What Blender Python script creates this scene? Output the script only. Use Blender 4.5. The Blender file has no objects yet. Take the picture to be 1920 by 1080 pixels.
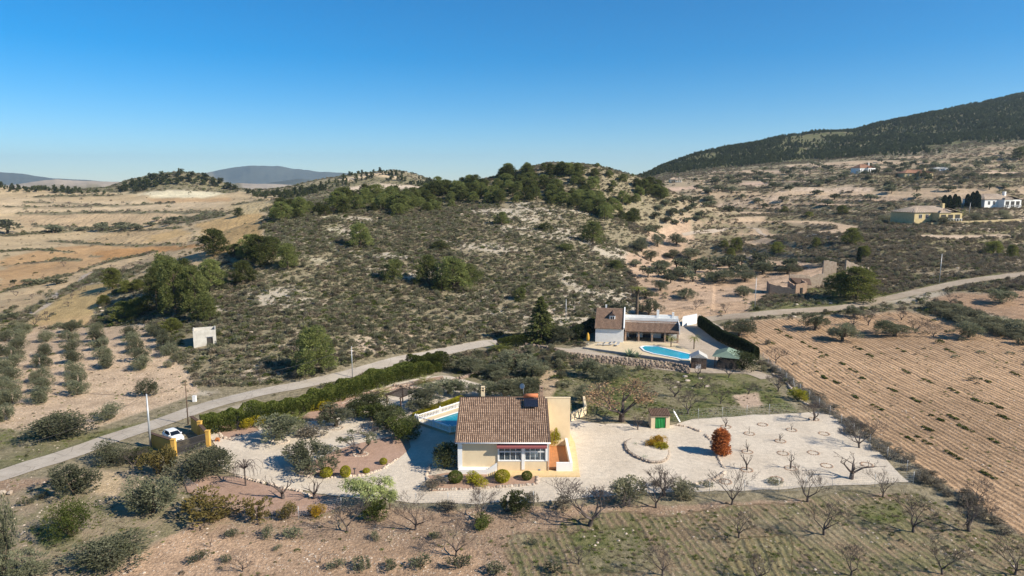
import bpy, math, random
import numpy as np
from mathutils import Vector, Matrix
R = math.radians
scene = bpy.context.scene
COL = scene.collection

# ------------------------------------------------------------------ camera, sky, sun, exposure
CAM_H = 38.0
PITCH = R(8.66)
FOC = 1280.0                                    # focal length in photo pixels
cam_d = bpy.data.cameras.new("camera")
cam_d.sensor_width = 36.0; cam_d.lens = 24.0
cam_d.clip_start = 0.5; cam_d.clip_end = 60000
cam = bpy.data.objects.new("camera", cam_d)
cam.location = (0, 0, CAM_H); cam.rotation_euler = (R(90) - PITCH, 0, 0)
COL.objects.link(cam); scene.camera = cam

SUN_EL, SUN_AZ = R(34), R(113)                  # azimuth clockwise from +Y
w = bpy.data.worlds.new("World"); scene.world = w; w.use_nodes = True
nt = w.node_tree; nt.nodes.clear()
sky = nt.nodes.new('ShaderNodeTexSky'); sky.sky_type = 'NISHITA'
sky.sun_disc = False; sky.sun_elevation = SUN_EL; sky.sun_rotation = SUN_AZ
sky.altitude = 1500; sky.air_density = 1.0; sky.dust_density = 0.0; sky.ozone_density = 5.0
bg = nt.nodes.new('ShaderNodeBackground'); bg.inputs[1].default_value = 0.080
out = nt.nodes.new('ShaderNodeOutputWorld')
hs = nt.nodes.new('ShaderNodeHueSaturation'); hs.inputs['Saturation'].default_value = 1.45; hs.inputs['Hue'].default_value = .497
nt.links.new(sky.outputs[0], hs.inputs['Color']); nt.links.new(hs.outputs[0], bg.inputs[0]); nt.links.new(bg.outputs[0], out.inputs[0])

sun_d = bpy.data.lights.new("sun", 'SUN'); sun_d.energy = 4.8; sun_d.angle = R(0.53)
sun_d.color = (1.0, 0.915, 0.77)
sun = bpy.data.objects.new("sun", sun_d); COL.objects.link(sun)
sdir = Vector((math.sin(SUN_AZ) * math.cos(SUN_EL), math.cos(SUN_AZ) * math.cos(SUN_EL), math.sin(SUN_EL)))
sun.rotation_euler = sdir.to_track_quat('Z', 'Y').to_euler(); sun.location = (60, -20, 90)
scene.view_settings.view_transform = 'Standard'; scene.view_settings.look = 'None'
scene.view_settings.exposure = 0.80; scene.view_settings.gamma = 1.0
scene.render.engine = 'CYCLES'
try:
    scene.cycles.max_bounces = 6; scene.cycles.volume_bounces = 0; scene.cycles.transparent_max_bounces = 16
except Exception: pass

# ------------------------------------------------------------------ noise helpers (numpy)
def _hash(ix, iy, seed):
    h = (ix.astype(np.int64) * 374761393 + iy.astype(np.int64) * 668265263 + seed * 982451653) & 0x7fffffff
    h = ((h ^ (h >> 13)) * 1274126177) & 0x7fffffff
    return ((h ^ (h >> 16)) & 0xffff) / 65535.0
def vnoise(x, y, seed=0):
    x = np.asarray(x, float); y = np.asarray(y, float)
    ix = np.floor(x); iy = np.floor(y); fx = x - ix; fy = y - iy
    fx = fx * fx * (3 - 2 * fx); fy = fy * fy * (3 - 2 * fy)
    a = _hash(ix, iy, seed); b = _hash(ix + 1, iy, seed); c = _hash(ix, iy + 1, seed); d = _hash(ix + 1, iy + 1, seed)
    return (a * (1 - fx) + b * fx) * (1 - fy) + (c * (1 - fx) + d * fx) * fy
def fbm(x, y, seed=0, octv=4):
    s = 0; a = 0.5; t = 0
    for k in range(octv):
        s = s + a * vnoise(x * 2 ** k + 17.3 * k, y * 2 ** k - 9.1 * k, seed + k); t += a; a *= 0.5
    return s / t
def sstep(a, b, x):
    t = np.clip((x - a) / (b - a), 0, 1); return t * t * (3 - 2 * t)

# ------------------------------------------------------------------ terrain heights
CP, SP = math.cos(PITCH), math.sin(PITCH)
def ray(px, py):
    u = (px - 960) / FOC; v = (540 - py) / FOC
    dy = CP + v * SP; dz = -SP + v * CP
    return u / dy, dz / dy                       # x per metre forward, z per metre forward
CT = []
def cp(px, py, D):
    a, s = ray(px, py); CT.append((a, D, CAM_H + D * s))
def cz(u, D, z): CT.append((u, D, z))
for u in (-1.3, -0.9, -0.6, -0.3, 0.0, 0.3, 0.6, 0.9, 1.3):
    for D in (20, 45, 65, 85, 105): cz(u, D, 0)
for u in (-.62, -.5): cz(u, 125, 0)
for px, D in ((380, 108), (500, 119), (650, 133), (800, 150), (900, 158), (0, 84), (200, 97)): cz((px - 960) / FOC / .985, D, 0)
for u in (-.1, 0, .1, .2, .3, .4): cz(u, 130, 0)
for u in (.05, .12, .2, .28): cz(u, 150, .8); cz(u, 170, 1.2)
# central hill, front face
for t in ((600,640,148),(600,560,180),(600,480,220),(600,420,262),(640,397,285),(800,600,172),(800,540,200),(800,480,232),(800,430,266),
          (820,402,297),(800,388,325),(870,346,380),(940,328,400),(1000,313,412),(1060,309,415),(1100,312,412),(1160,322,405),(1215,340,400),
          (1000,400,310),(1000,350,368),(1000,540,205),(1000,470,246),(1000,600,178),(1100,450,276),(1100,400,322),(1100,360,362),(1100,540,212),
          (1180,520,235),(1180,420,330),(1180,470,280),(700,372,330),(620,385,300),(540,408,272),(500,440,245),(420,470,220),(400,520,203),
          (300,560,188),(300,600,172),(400,600,165),(200,600,184),(250,540,200),(330,500,215),(500,600,160),(500,520,195),(700,640,152),(700,560,186),(700,480,224),(700,420,268),
          (900,560,194),(900,480,236),(900,420,290)): cp(*t)
# behind the hill
cz(.03, 520, 26); cz(.12, 520, 24); cz(-.12, 470, 24); cz(-.22, 400, 18); cz(.2, 480, 22)
# right valley and terraces
for t in ((1250,540,225),(1250,500,285),(1250,450,350),(1250,400,450),(1300,350,600),(1260,368,480),(1400,400,420),(1500,400,400),(1400,450,310),(1500,450,290),
          (1415,580,190),(1540,545,215),(1600,545,212),(1762,532,210),(1920,515,214),(1650,470,255),(1755,415,318),(1875,392,365),(1920,420,320),(1850,470,262),
          (1700,610,172),(1900,620,160),(1340,598,186),(1625,326,530),(1720,336,515),(1500,350,540),(1400,340,620),(1300,335,700),(1850,330,480),
          (1450,308,880),(1300,322,850),(1600,295,860),(1700,287,850),(1920,272,800),(1235,331,850),
          (1250,310,1050),(1300,292,1100),(1400,268,1180),(1500,251,1260),(1600,248,1330),(1650,234,1360),(1750,213,1390),(1850,189,1400),(1920,168,1400),
          (2100,130,1400),(2300,90,1400),(2100,300,700),(2300,400,420),(2200,500,230),(1350,308,950),(1500,285,1000),(1700,250,1080),(1900,215,1100)): cp(*t)
cz(.75, 150, 2.5); cz(.6, 140, .8); cz(1.1, 160, 3)
cz(.2, 1400, 40); cz(.3, 1500, 90)
# left valley
for t in ((50,540,265),(50,480,395),(100,440,535),(100,400,640),(100,372,720),(0,352,790),(200,364,755),(-200,340,800),(-400,420,540),(-300,520,300),
          (250,440,520),(250,500,325),(350,460,375),(450,425,420),(450,392,520),(480,376,620),(330,400,600),(340,326,820),(285,333,815),(390,337,815),(215,352,800),(440,352,800),
          (330,368,735),(100,590,195),(0,620,182),(130,540,255),(0,430,540),(560,388,470),(620,362,610),(540,366,700),(600,347,800),(650,334,830),(700,322,845),(740,318,850),(780,328,855),(810,342,860),(690,352,640),(760,352,700),(460,357,790),(500,360,760),(520,368,640),(575,358,760),(830,350,800)): cp(*t)
for u in (-.75, -.6, -.5, -.42, -.36, -.3, -.22, -.15, -.08): cz(u, 1080, 6)
for u in (-1.2, -.75, -.5, -.4, -.3, -.2, -.1, .1): cz(u, 1600, 12)
for u in (-1.2, -.9): cz(u, 160, -1); cz(u, 220, -3)
cz(1.3, 600, 50); cz(1.3, 1400, 250)
CT = np.array(CT)
def wcoord(D): return 1.6 * np.log(D / 100.0)
def tps_phi(r2): return np.where(r2 > 1e-12, 0.5 * r2 * np.log(np.maximum(r2, 1e-12)), 0)
def _solve():
    A = CT[:, 0]; B = wcoord(CT[:, 1]); n = len(A)
    K = tps_phi((A[:, None] - A) ** 2 + (B[:, None] - B) ** 2) + 2e-4 * np.eye(n)
    Pm = np.stack([np.ones(n), A, B], 1)
    M = np.block([[K, Pm], [Pm.T, np.zeros((3, 3))]])
    s = np.linalg.solve(M, np.concatenate([CT[:, 2], np.zeros(3)]))
    return A, B, s
_A, _B, _S = _solve()
def rbf(U, W):
    out = np.full(U.shape, _S[-3]) + _S[-2] * U + _S[-1] * W
    for i in range(len(_A)): out += _S[i] * tps_phi((U - _A[i]) ** 2 + (W - _B[i]) ** 2)
    return out
FAR = 10.0
ridges = [ # silhouette (px,py), distance, spread in ln D
    ([(-300,300),(-100,310),(0,321),(45,326),(100,334),(160,337),(230,345)], 6500, .10),
    ([(330,345),(380,325),(410,318),(440,313),(480,310),(520,311),(560,317),(600,323),(630,324),(700,330),(760,336),(830,345)], 8000, .10),
    ([(420,348),(500,344),(540,338),(565,335),(600,340),(650,347)], 4300, .07),
    ([(-200,345),(20,347),(60,341),(110,336),(170,339),(230,341),(300,345)], 2500, .10),
    ([(380,347),(450,343),(520,345),(600,350)], 3000, .08),
]
def height_grid(U, D):
    Uc = np.clip(U, -1.3, 1.3); Dc = np.clip(D, 20, 1600)
    z = rbf(Uc, wcoord(Dc))
    z = np.where(D < 60, z * sstep(30, 60, D), z)
    x = U * D
    # terraced slopes on the right and far left
    tm = sstep(.24, .32, U) * sstep(225, 270, D) * (1 - sstep(750, 850, D)) + (1 - sstep(-.42, -.34, U)) * sstep(250, 330, D) * (1 - sstep(700, 780, D)) * .22
    s = 2.6; f = z / s + 1.3 * fbm(x / 110, D / 110, 31, 3); fl = np.floor(f); fr = f - fl
    riser = np.where((tm > .3) & (fbm(x / 30, D / 60, 91, 2) > .40), sstep(.66, .74, fr) * (1 - sstep(.93, 1.0, fr)), 0)
    z = z + .75 * tm * s * ((fl + sstep(.68, 1, fr)) - f)
    # relief
    wild = sstep(150, 240, D) * (1 - .8 * tm)
    wild = np.where((U > .3) & (D < 230), 0, wild)
    z = z + wild * (2.4 * (fbm(x / 55, D / 55, 3) - .5) + .9 * (fbm(x / 11, D / 11, 5) - .5)) * np.clip(D / 300, .4, 1.6)
    z = z + .16 * (fbm(x / 9, D / 9, 8) - .5) * sstep(40, 60, D)
    big = sstep(850, 1100, D)
    gul = np.abs(fbm(x / 210, D / 300, 12, 4) - .5) * 2
    z = z + big * 26 * (gul - .35) * sstep(.18, .5, U)
    # skyline of the middle-distance hills, as seen, limits how high they stand
    sx = [-400,0,40,80,120,160,200,240,280,320,340,380,400,420,440,480,520,560,600,640,700,740,780,810,840,900,1150,1190,1215,1240,1300,1400,1500,1600,1650,1750,1850,1920,2100]
    sy = [345,351,355,357,357,356,353,339,330,324,321,327,334,343,353,357,354,348,339,332,323,317,328,339,348,352,352,336,328,315,294,268,251,247,233,213,189,170,110]
    ua = np.array([ray(a, b)[0] for a, b in zip(sx, sy)]); sl = np.interp(U, ua, [ray(a, b)[1] for a, b in zip(sx, sy)])
    cap = CAM_H + D * sl + (fbm(x / 25, D / 400, 51, 3) - .5) * 4 * (D > 600)
    z = np.where(D > 560, np.minimum(z, cap * sstep(560, 640, D) + z * (1 - sstep(560, 640, D))), z)
    k = sstep(1550, 2400, D)
    z = z * (1 - k) + FAR * k
    for sil, Dk, sp in ridges:
        aa = np.array([ray(a, b)[0] for a, b in sil]); ss = np.array([CAM_H + Dk * ray(a, b)[1] for a, b in sil])
        top = np.interp(U, aa, ss, left=0, right=0) - FAR; top = top * (1 + .16 * (fbm(U * 38, U * 0 + Dk, 44, 4) - .5))
        g = np.exp(-((np.log(D) - math.log(Dk)) / sp) ** 2)
        nz = 1 - .75 * np.abs(fbm(x / (Dk * .05), D / (Dk * .05), 40) - .5) * 2 * (1 - g ** 4)
        z = z + np.maximum(top, 0) * g * nz
    return z, riser, np.where(tm > .3, fl, -1)
Drows = np.concatenate([np.geomspace(6, 42, 20, endpoint=False), np.geomspace(42, 1700, 740, endpoint=False), np.geomspace(1700, 14000, 110)])
Ucols = np.concatenate([np.linspace(-5, -.9, 24, endpoint=False), np.linspace(-.9, .9, 800), np.linspace(.9, 5, 25)[1:]])
GU, GD = np.meshgrid(Ucols, Drows)
GZ, GR, GT = height_grid(GU, GD)
lnD = np.log(Drows)
def Hs(x, y):
    x = np.asarray(x, float); y = np.maximum(np.asarray(y, float), 6.01); u = np.clip(x / y, -4.99, 4.99)
    r = np.clip(np.searchsorted(Drows, y) - 1, 0, len(Drows) - 2); c = np.clip(np.searchsorted(Ucols, u) - 1, 0, len(Ucols) - 2)
    fr = (y - Drows[r]) / (Drows[r + 1] - Drows[r]); fc = (u - Ucols[c]) / (Ucols[c + 1] - Ucols[c])
    return (GZ[r, c] * (1 - fc) + GZ[r, c + 1] * fc) * (1 - fr) + (GZ[r + 1, c] * (1 - fc) + GZ[r + 1, c + 1] * fc) * fr
def P(px, py, zoff=0.0):
    """the ground point seen at a photo pixel"""
    a, s = ray(px, py)
    zz = Hs(a * Drows[20:], Drows[20:]); rz = CAM_H + s * Drows[20:] - zoff
    k = np.nonzero(zz > rz)[0]
    if len(k) == 0: k = [len(Drows) - 22]
    i = max(int(k[0]), 1); d0, d1 = Drows[20 + i - 1], Drows[20 + i]
    e0 = zz[i - 1] - rz[i - 1]; e1 = zz[i] - rz[i]; t = 0 if e1 == e0 else min(max(-e0 / (e1 - e0), 0), 1)
    D = d0 + (d1 - d0) * t
    return Vector((a * D, D, float(Hs(a * D, D))))
def Pz(px, py, z):
    a, s = ray(px, py); D = (z - CAM_H) / s
    return Vector((a * D, D, z))
def pxm(p, n=1.0):
    """metres per photo pixel at point p, times n"""
    return n * (p.y * CP + (CAM_H - p.z) * SP) / FOC
def Pc(px, py, dmax):
    q = P(px, py)
    while q.y > dmax and py < 700: py += 1.5; q = P(px, py)
    return q
def wpoly(pts, step=25, dmax=1e9):
    out = []
    for i, (a, b) in enumerate(pts):
        c, d = pts[(i + 1) % len(pts)]; n = max(1, int(math.hypot(c - a, d - b) / step))
        for k in range(n):
            t = k / n; q = Pc(a + (c - a) * t, b + (d - b) * t, dmax); out.append((q.x, q.y))
    return np.array(out)
def inside(poly, X, Y):
    r = np.zeros(X.shape, bool); n = len(poly); j = n - 1
    for i in range(n):
        xi, yi = poly[i]; xj, yj = poly[j]
        if yi != yj:
            c = ((yi > Y) != (yj > Y)) & (X < (xj - xi) * (Y - yi) / (yj - yi) + xi); r ^= c
        j = i
    return r
# ------------------------------------------------------------------ material helpers
def tag(o, label=None, cat=None, group=None, kind=None):
    if label: o['label'] = label
    if cat: o['category'] = cat
    if group: o['group'] = group
    if kind: o['kind'] = kind
    return o
class NT:
    def __init__(s, name):
        s.m = bpy.data.materials.new(name); s.m.use_nodes = True; s.t = s.m.node_tree; s.t.nodes.clear()
        s.out = s.n('ShaderNodeOutputMaterial'); s.b = s.n('ShaderNodeBsdfPrincipled'); s.l(s.b.outputs[0], s.out.inputs[0])
    def n(s, ty, **kw):
        q = s.t.nodes.new(ty)
        for k, v in kw.items(): setattr(q, k, v)
        return q
    def l(s, a, b): s.t.links.new(a, b)
    def val(s, sock, v):
        if hasattr(v, 'is_linked') or hasattr(v, 'links'): s.l(v, sock)
        else: sock.default_value = v
    def math(s, op, a, b=None, c=None, clamp=False):
        q = s.n('ShaderNodeMath', operation=op); q.use_clamp = clamp; s.val(q.inputs[0], a)
        if b is not None: s.val(q.inputs[1], b)
        if c is not None: s.val(q.inputs[2], c)
        return q.outputs[0]
    def mix(s, f, a, b, mode='MIX'):
        q = s.n('ShaderNodeMix'); q.data_type = 'RGBA'; q.blend_type = mode; s.val(q.inputs[0], f)
        for i, v in ((6, a), (7, b)):
            if isinstance(v, (tuple, list)): q.inputs[i].default_value = (*v[:3], 1)
            else: s.l(v, q.inputs[i])
        return q.outputs[2]
    def pos(s, kind='gen'):
        if kind == 'world': return s.n('ShaderNodeNewGeometry').outputs['Position']
        return s.n('ShaderNodeTexCoord').outputs['Object']
    def noise(s, vec, scale, det=4, rough=.6, dist=0):
        q = s.n('ShaderNodeTexNoise'); s.l(vec, q.inputs['Vector']); q.inputs['Scale'].default_value = scale
        q.inputs['Detail'].default_value = det; q.inputs['Roughness'].default_value = rough; q.inputs['Distortion'].default_value = dist
        return q.outputs[0]
    def ramp(s, f, a, b, lo=0.0, hi=1.0):
        q = s.n('ShaderNodeMapRange'); q.interpolation_type = 'SMOOTHSTEP'; s.l(f, q.inputs[0])
        for i, v in ((1, a), (2, b), (3, lo), (4, hi)): s.val(q.inputs[i], v)
        return q.outputs[0]
    def sep(s, v):
        q = s.n('ShaderNodeSeparateXYZ'); s.l(v, q.inputs[0]); return q.outputs
    def attr(s, name):
        q = s.n('ShaderNodeAttribute'); q.attribute_name = name; return q
    def scale_vec(s, vec, sc):
        q = s.n('ShaderNodeMapping'); s.l(vec, q.inputs[0]); q.inputs['Scale'].default_value = sc; return q.outputs[0]
    def bump(s, h, dist=.05, strength=1):
        q = s.n('ShaderNodeBump'); q.inputs['Distance'].default_value = dist; q.inputs['Strength'].default_value = strength
        s.l(h, q.inputs['Height']); s.l(q.outputs[0], s.b.inputs['Normal'])
    def done(s, col, rough=.9, spec=.2):
        if isinstance(col, (tuple, list)): s.b.inputs['Base Color'].default_value = (*col[:3], 1)
        else: s.l(col, s.b.inputs['Base Color'])
        s.val(s.b.inputs['Roughness'], rough); s.b.inputs['Specular IOR Level'].default_value = spec
        return s.m
def mottled(name, c1, c2, scale=1.0, rough=.9, bump=.0, det=5, fine=None, spec=.2, world=False):
    t = NT(name); v = t.pos('world' if world else 'gen'); n = t.noise(v, scale, det)
    c = t.mix(t.ramp(n, .3, .7), c1, c2)
    if fine:
        f = t.noise(v, fine, 3, .7); c = t.mix(t.ramp(f, .3, .75, .0, .45), c, tuple(k * .45 for k in c1))
    if bump: t.bump(t.noise(v, scale * 4, 4), bump)
    return t.done(c, rough, spec)

# ------------------------------------------------------------------ terrain zones
def rowdir(a, b):
    p, q = P(*a), P(*b); d = Vector((q.x - p.x, q.y - p.y)).normalized(); return (-d.y, d.x)   # across the rows
def lin(r, g, b):
    f = lambda c: (c / 255 / 12.92) if c / 255 < .04045 else ((c / 255 + .055) / 1.055) ** 2.4
    return (f(r), f(g), f(b))
zshape = GZ.shape
X = GU * GD; Y = GD.copy()
WC = np.zeros(zshape + (3,)); WC[:] = (.42, .35, .255)              # stony scrub soil
WP = np.zeros(zshape + (3,))                                        # furrow vector x, y (1/spacing) and depth
WQ = np.zeros(zshape + (3,)); WQ[..., 0] = .66                      # ground-cover, stones, greenness
PN = .5 - fbm(X / 14, Y / 14, 77, 4); PN2 = .5 - fbm(X / 14, Y / 14, 78, 4)
def zone(pts, col, cover=.1, stone=.3, green=.3, rows=None, spacing=2.0, amp=0.0, jit=1.0, step=25):
    poly = wpoly(pts, step); s = np.clip(Y / 90, .5, 6) * jit * 3
    x0, y0 = poly.min(0) - 20; x1, y1 = poly.max(0) + 20
    bb = (X > x0) & (X < x1) & (Y > y0) & (Y < y1)
    m = np.zeros(zshape, bool); m[bb] = inside(poly, (X + PN * s)[bb], (Y + PN2 * s)[bb])
    WC[m] = col; WQ[m] = (cover, stone, green)
    if rows:
        a, b = rowdir(*rows); WP[m] = (a / spacing, b / spacing, amp)
    else: WP[m] = 0
    return poly
# right mountain: dark wooded ground above the terraces
m = (GD > 870) & (GU < .15); WC[m] = (.16, .16, .12); WQ[m] = (.5, .2, .4)
m = (GD > 1900) & (GD < 3500); WC[m] = (.36, .30, .24); WQ[m] = (.35, .2, .4)
m = (GD > 3600); WC[m] = (.075, .085, .08); WQ[m] = (.3, .2, .6)
zone([(1238,338),(1300,326),(1500,318),(1700,300),(1920,280),(2500,240),(2500,600),(1920,520),(1800,525),(1600,570),(1330,600),(1200,600),(1196,480),(1225,420),(1255,385)], (.37, .292, .20), .42, .2, .15, jit=2)
zone([(-600,346),(0,350),(200,362),(430,358),(520,366),(505,385),(488,404),(494,440),(440,470),(395,488),(300,492),(225,540),(60,622),(-600,760)], (.43, .315, .205), .18, .2, .3, jit=2)
# foreground
zone([(-300,880),(120,900),(330,905),(420,930),(640,950),(1000,950),(1300,940),(1700,925),(2000,1090),(2300,1500),(-600,1500),(-600,960)], (.34,.235,.16), .34, .6, .25, ((700,1070),(420,1010)), 3, .12)
zone([(940,1000),(1040,965),(1400,935),(1720,930),(1960,1010),(2300,1400),(800,1400),(960,1090),(920,1040)], (.27,.20,.125), .50, .5, .75, ((1640,1075),(1500,960)), .8, .36, 4.5)
zone([(1380,1010),(1480,1000),(1500,1400),(1200,1400)], (.24,.19,.10), .5, .6, .6, ((1440,1075),(1400,990)), .8, .45)
zone([(1600,950),(1680,940),(1700,975),(1640,985)], (.12,.14,.04), .75, .1, 1)
zone([(1060,1000),(1180,985),(1230,1060),(1100,1075)], (.15,.14,.06), .7, .3, .9)
zone([(-300,905),(0,930),(90,905),(200,870),(330,880),(340,915),(400,960),(320,1010),(200,1090),(-300,1300)], (.37,.29,.20), .5, .5, .55)
zone([(60,990),(140,985),(160,1020),(90,1030)], (.10,.16,.04), .8, .1, 1)
zone([(170,885),(225,890),(215,935),(165,925)], (.50,.38,.24), .1, .4, .3)
zone([(330,1000),(900,1030),(900,1300),(200,1300),(200,1080)], (.43,.29,.19), .22, .7, .2, ((700,1070),(420,1010)), 3, .15)
# meadow between the villas
zone([(1020,690),(1130,690),(1300,700),(1420,700),(1500,770),(1480,785),(1240,790),(1075,770),(1030,740)], (.17,.17,.065), .80, .2, 1.0)
zone([(1080,755),(1160,740),(1170,775),(1090,775)], (.14,.16,.05), .8, .1, 1)
zone([(840,690),(1020,680),(1030,745),(870,745)], (.20,.17,.10), .6, .3, .8)
zone([(1020,690),(1060,700),(1035,770),(1000,740)], (.42,.31,.2), .2, .3, .4)
zone([(1380,740),(1425,735),(1440,760),(1400,765)], (.45,.33,.24), .2, .3, .4)
# big ploughed field
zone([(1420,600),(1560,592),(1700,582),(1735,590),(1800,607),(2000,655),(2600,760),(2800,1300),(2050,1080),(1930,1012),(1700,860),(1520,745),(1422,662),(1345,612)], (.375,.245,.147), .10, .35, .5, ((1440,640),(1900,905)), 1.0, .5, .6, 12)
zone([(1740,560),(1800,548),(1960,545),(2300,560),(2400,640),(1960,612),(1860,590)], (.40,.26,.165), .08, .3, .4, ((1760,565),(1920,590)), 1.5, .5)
# grass round the ruin
zone([(1405,555),(1430,535),(1700,540),(1720,555),(1600,575),(1410,590)], (.17,.16,.07), .6, .3, .95)
zone([(1650,500),(1760,520),(1900,500),(1880,530),(1720,545)], (.20,.17,.09), .6, .2, .7)
# olive valley
zone([(1200,600),(1195,540),(1170,500),(1203,450),(1235,428),(1300,405),(1290,470),(1330,490),(1500,490),(1560,505),(1420,560),(1405,585),(1340,597)], (.46,.325,.225), .18, .3, .3, ((1240,590),(1390,560)), 3, .25)
zone([(1205,597),(1300,575),(1400,565),(1400,585),(1330,597)], (.50,.34,.22), .08, .3, .3, ((1240,590),(1390,572)), 2, .4)
zone([(1225,548),(1300,535),(1390,520),(1450,518),(1330,545),(1230,560)], (.48,.33,.22), .12, .3, .3)
# dry grass slopes on the right
zone([(1290,485),(1330,440),(1500,415),(1680,425),(1750,450),(1900,480),(1900,505),(1660,505),(1500,488),(1340,488)], (.30,.235,.165), .55, .1, .1)
zone([(1300,405),(1500,395),(1700,400),(1690,425),(1500,415),(1320,438)], (.25,.20,.145), .58, .1, .1)
zone([(1690,430),(1830,432),(1920,447),(1920,462),(1830,452),(1760,448)], (.50,.38,.27), .12, .3, .3, ((1700,432),(1900,455)), 2.2, .3)
zone([(1345,380),(1440,362),(1500,355),(1620,350),(1640,362),(1560,368),(1450,380),(1330,388)], (.55,.42,.31), .05, .1, .3, ((1450,378),(1500,356)), 3.0, .5)
zone([(1340,392),(1450,382),(1600,370),(1760,362),(1780,368),(1600,384),(1400,396)], (.47,.34,.24), .18, .1, .3, ((1450,390),(1500,372)), 3.0, .3)
for pts in ([(1250,352),(1330,345),(1330,352),(1260,360)], [(1380,343),(1560,335),(1570,340),(1390,348)], [(1640,345),(1800,340),(1900,346),(1780,353),(1650,352)],
            [(1330,322),(1500,318),(1600,322),(1600,326),(1350,330)], [(1480,312),(1580,310),(1600,313),(1490,317)], [(1840,318),(1920,312),(1920,325),(1870,328)], [(1850,368),(1930,366),(1930,372),(1860,376)]):
    zone(pts, (.50, .36, .27), .18, .2, .2)
# left orchard
zone([(-200,660),(30,625),(150,615),(265,610),(300,650),(345,690),(370,735),(330,755),(190,800),(0,835),(-300,860)], (.50,.37,.255), .22, .55, .35, ((100,760),(110,625)), 6, .12)
zone([(-200,800),(0,800),(130,815),(290,790),(330,765),(345,770),(280,800),(150,850),(0,893),(-300,900)], (.25,.22,.13), .6, .5, .75)
zone([(150,820),(280,790),(300,798),(180,835)], (.20,.19,.08), .7, .3, 1)
# yellow strip and left valley fields
zone([(-100,650),(0,615),(40,590),(140,520),(200,490),(290,470),(300,490),(225,530),(215,560),(60,618),(0,640)], (.36,.29,.21), .4, .4, .4)
zone([(48,614),(62,590),(100,565),(140,540),(205,535),(215,548),(180,580),(160,612)], (0.444, 0.308, 0.160), .06, .1, .5)
zone([(0,560),(120,520),(210,488),(290,470),(380,458),(395,470),(300,490),(215,515),(100,550),(0,590)], (0.444, 0.315, 0.202), .1, .3, .3)
zone([(0,520),(60,500),(130,480),(260,462),(350,458),(370,462),(290,474),(200,492),(90,528),(0,548)], (0.429, 0.269, 0.152), .08, .2, .3)
zone([(0,485),(100,465),(200,457),(345,459),(300,470),(130,490),(0,530)], (0.429, 0.262, 0.141), .06, .2, .3)
zone([(180,470),(330,458),(380,462),(300,474),(190,490)], (0.415, 0.223, 0.101), .04, .1, .3)
zone([(372,418),(430,405),(482,403),(492,430),(480,452),(400,485),(380,455)], (0.421, 0.276, 0.141), .04, .1, .5, ((400,450),(470,410)), 2.5, .3)
zone([(230,430),(350,424),(352,440),(378,452),(280,458),(150,458),(180,445)], (0.444, 0.308, 0.185), .06, .1, .3, ((250,455),(300,430)), 3, .45)
zone([(270,445),(345,428),(350,440),(300,452)], (0.447, 0.296, 0.155), .05, .1, .3)
zone([(30,402),(250,400),(410,402),(370,412),(230,425),(40,428)], (0.458, 0.321, 0.208), .08, .1, .3, ((100,425),(140,402)), 3, .4)
zone([(0,370),(120,375),(200,378),(300,372),(430,372),(420,388),(240,395),(60,396),(0,400)], (0.488, 0.361, 0.248), .1, .2, .3, ((100,395),(160,375)), 3, .3)
zone([(280,372),(430,371),(440,377),(300,380)], (0.458, 0.295, 0.174), .04, .1, .3)
zone([(430,385),(505,376),(515,384),(485,402),(440,408)], (0.458, 0.341, 0.202), .08, .1, .4, ((450,402),(480,380)), 3.2, .55)
zone([(300,410),(410,398),(430,402),(360,414),(300,418)], (.24,.2,.14), .6, .1, .3)
# hill on the far left and second hill
zone([(60,350),(215,348),(290,328),(345,320),(400,332),(455,354),(440,362),(290,360),(100,362)], (.26,.21,.15), .6, .3, .4)
zone([(250,365),(290,358),(360,356),(430,362),(380,371),(300,370)], (.62,.53,.40), .25, .3, .3)
zone([(560,358),(620,338),(720,322),(800,340),(810,350),(640,352)], (.27,.23,.15), .55, .3, .5)
zone([(640,336),(700,325),(728,326),(760,336),(720,334),(690,331),(650,341)], (.66,.50,.33), .1, .3, .3)
zone([(640,350),(720,345),(800,348),(790,353),(650,358)], (.60,.48,.36), .25, .3, .3)
zone([(765,365),(790,357),(830,355),(820,361),(780,370)], (.60,.33,.17), .05, .2, .3)
def zline(pts, wpx, col, cover=.75, green=.3):
    up_ = [(a, b - wpx / 2) for a, b in pts]; dn = [(a, b + wpx / 2) for a, b in pts][::-1]; zone(up_ + dn, col, cover, .2, green, jit=.5)
for L, wd in (([(0,548),(90,528),(200,492),(290,473)],4),([(0,442),(180,430),(240,426)],3.5),([(30,401),(250,398),(410,398)],4),([(60,370),(120,368),(225,366)],2.5),([(40,379),(110,381),(200,384)],2.5),([(85,452),(200,459),(345,457)],3),
              ([(180,435),(345,428)],2.5),([(352,418),(358,436),(380,452),(384,462)],9),([(0,472),(60,468),(140,472)],3),([(100,486),(155,488)],6),([(165,481),(196,479)],4),([(0,604),(60,580),(130,545),(200,508)],9),([(0,590),(30,575)],8),([(0,500),(60,494),(120,488)],2.5),
              ([(300,418),(360,416),(420,404)],3.5),([(435,385),(500,375)],2.5),([(60,424),(140,428)],5),([(0,388),(80,389),(240,385),(330,380)],2.5),([(230,463),(340,459)],2)):
    zline(L, wd, (.22, .18, .12))
m = (GU > .15) & (GD > 860 + 60 * (fbm(X / 70, Y / 200, 83, 3) - .5)); WC[m] = (.12, .11, .06); WQ[m] = (.95, .2, 1.0); WP[m] = 0
lv = vnoise(GT * 3.7, np.floor(X / 70 + .5 * GT) * 1.3, 97); m = (GT > 0) & (GU > .2) & (GD > 300) & (GD < 850) & (lv > .52) & (GR < .3) & ~((GD < 420) & (lv < .66)); WC[m] = (.46, .34, .23); WQ[m] = (.14, .1, .1); WP[m] = 0
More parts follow.
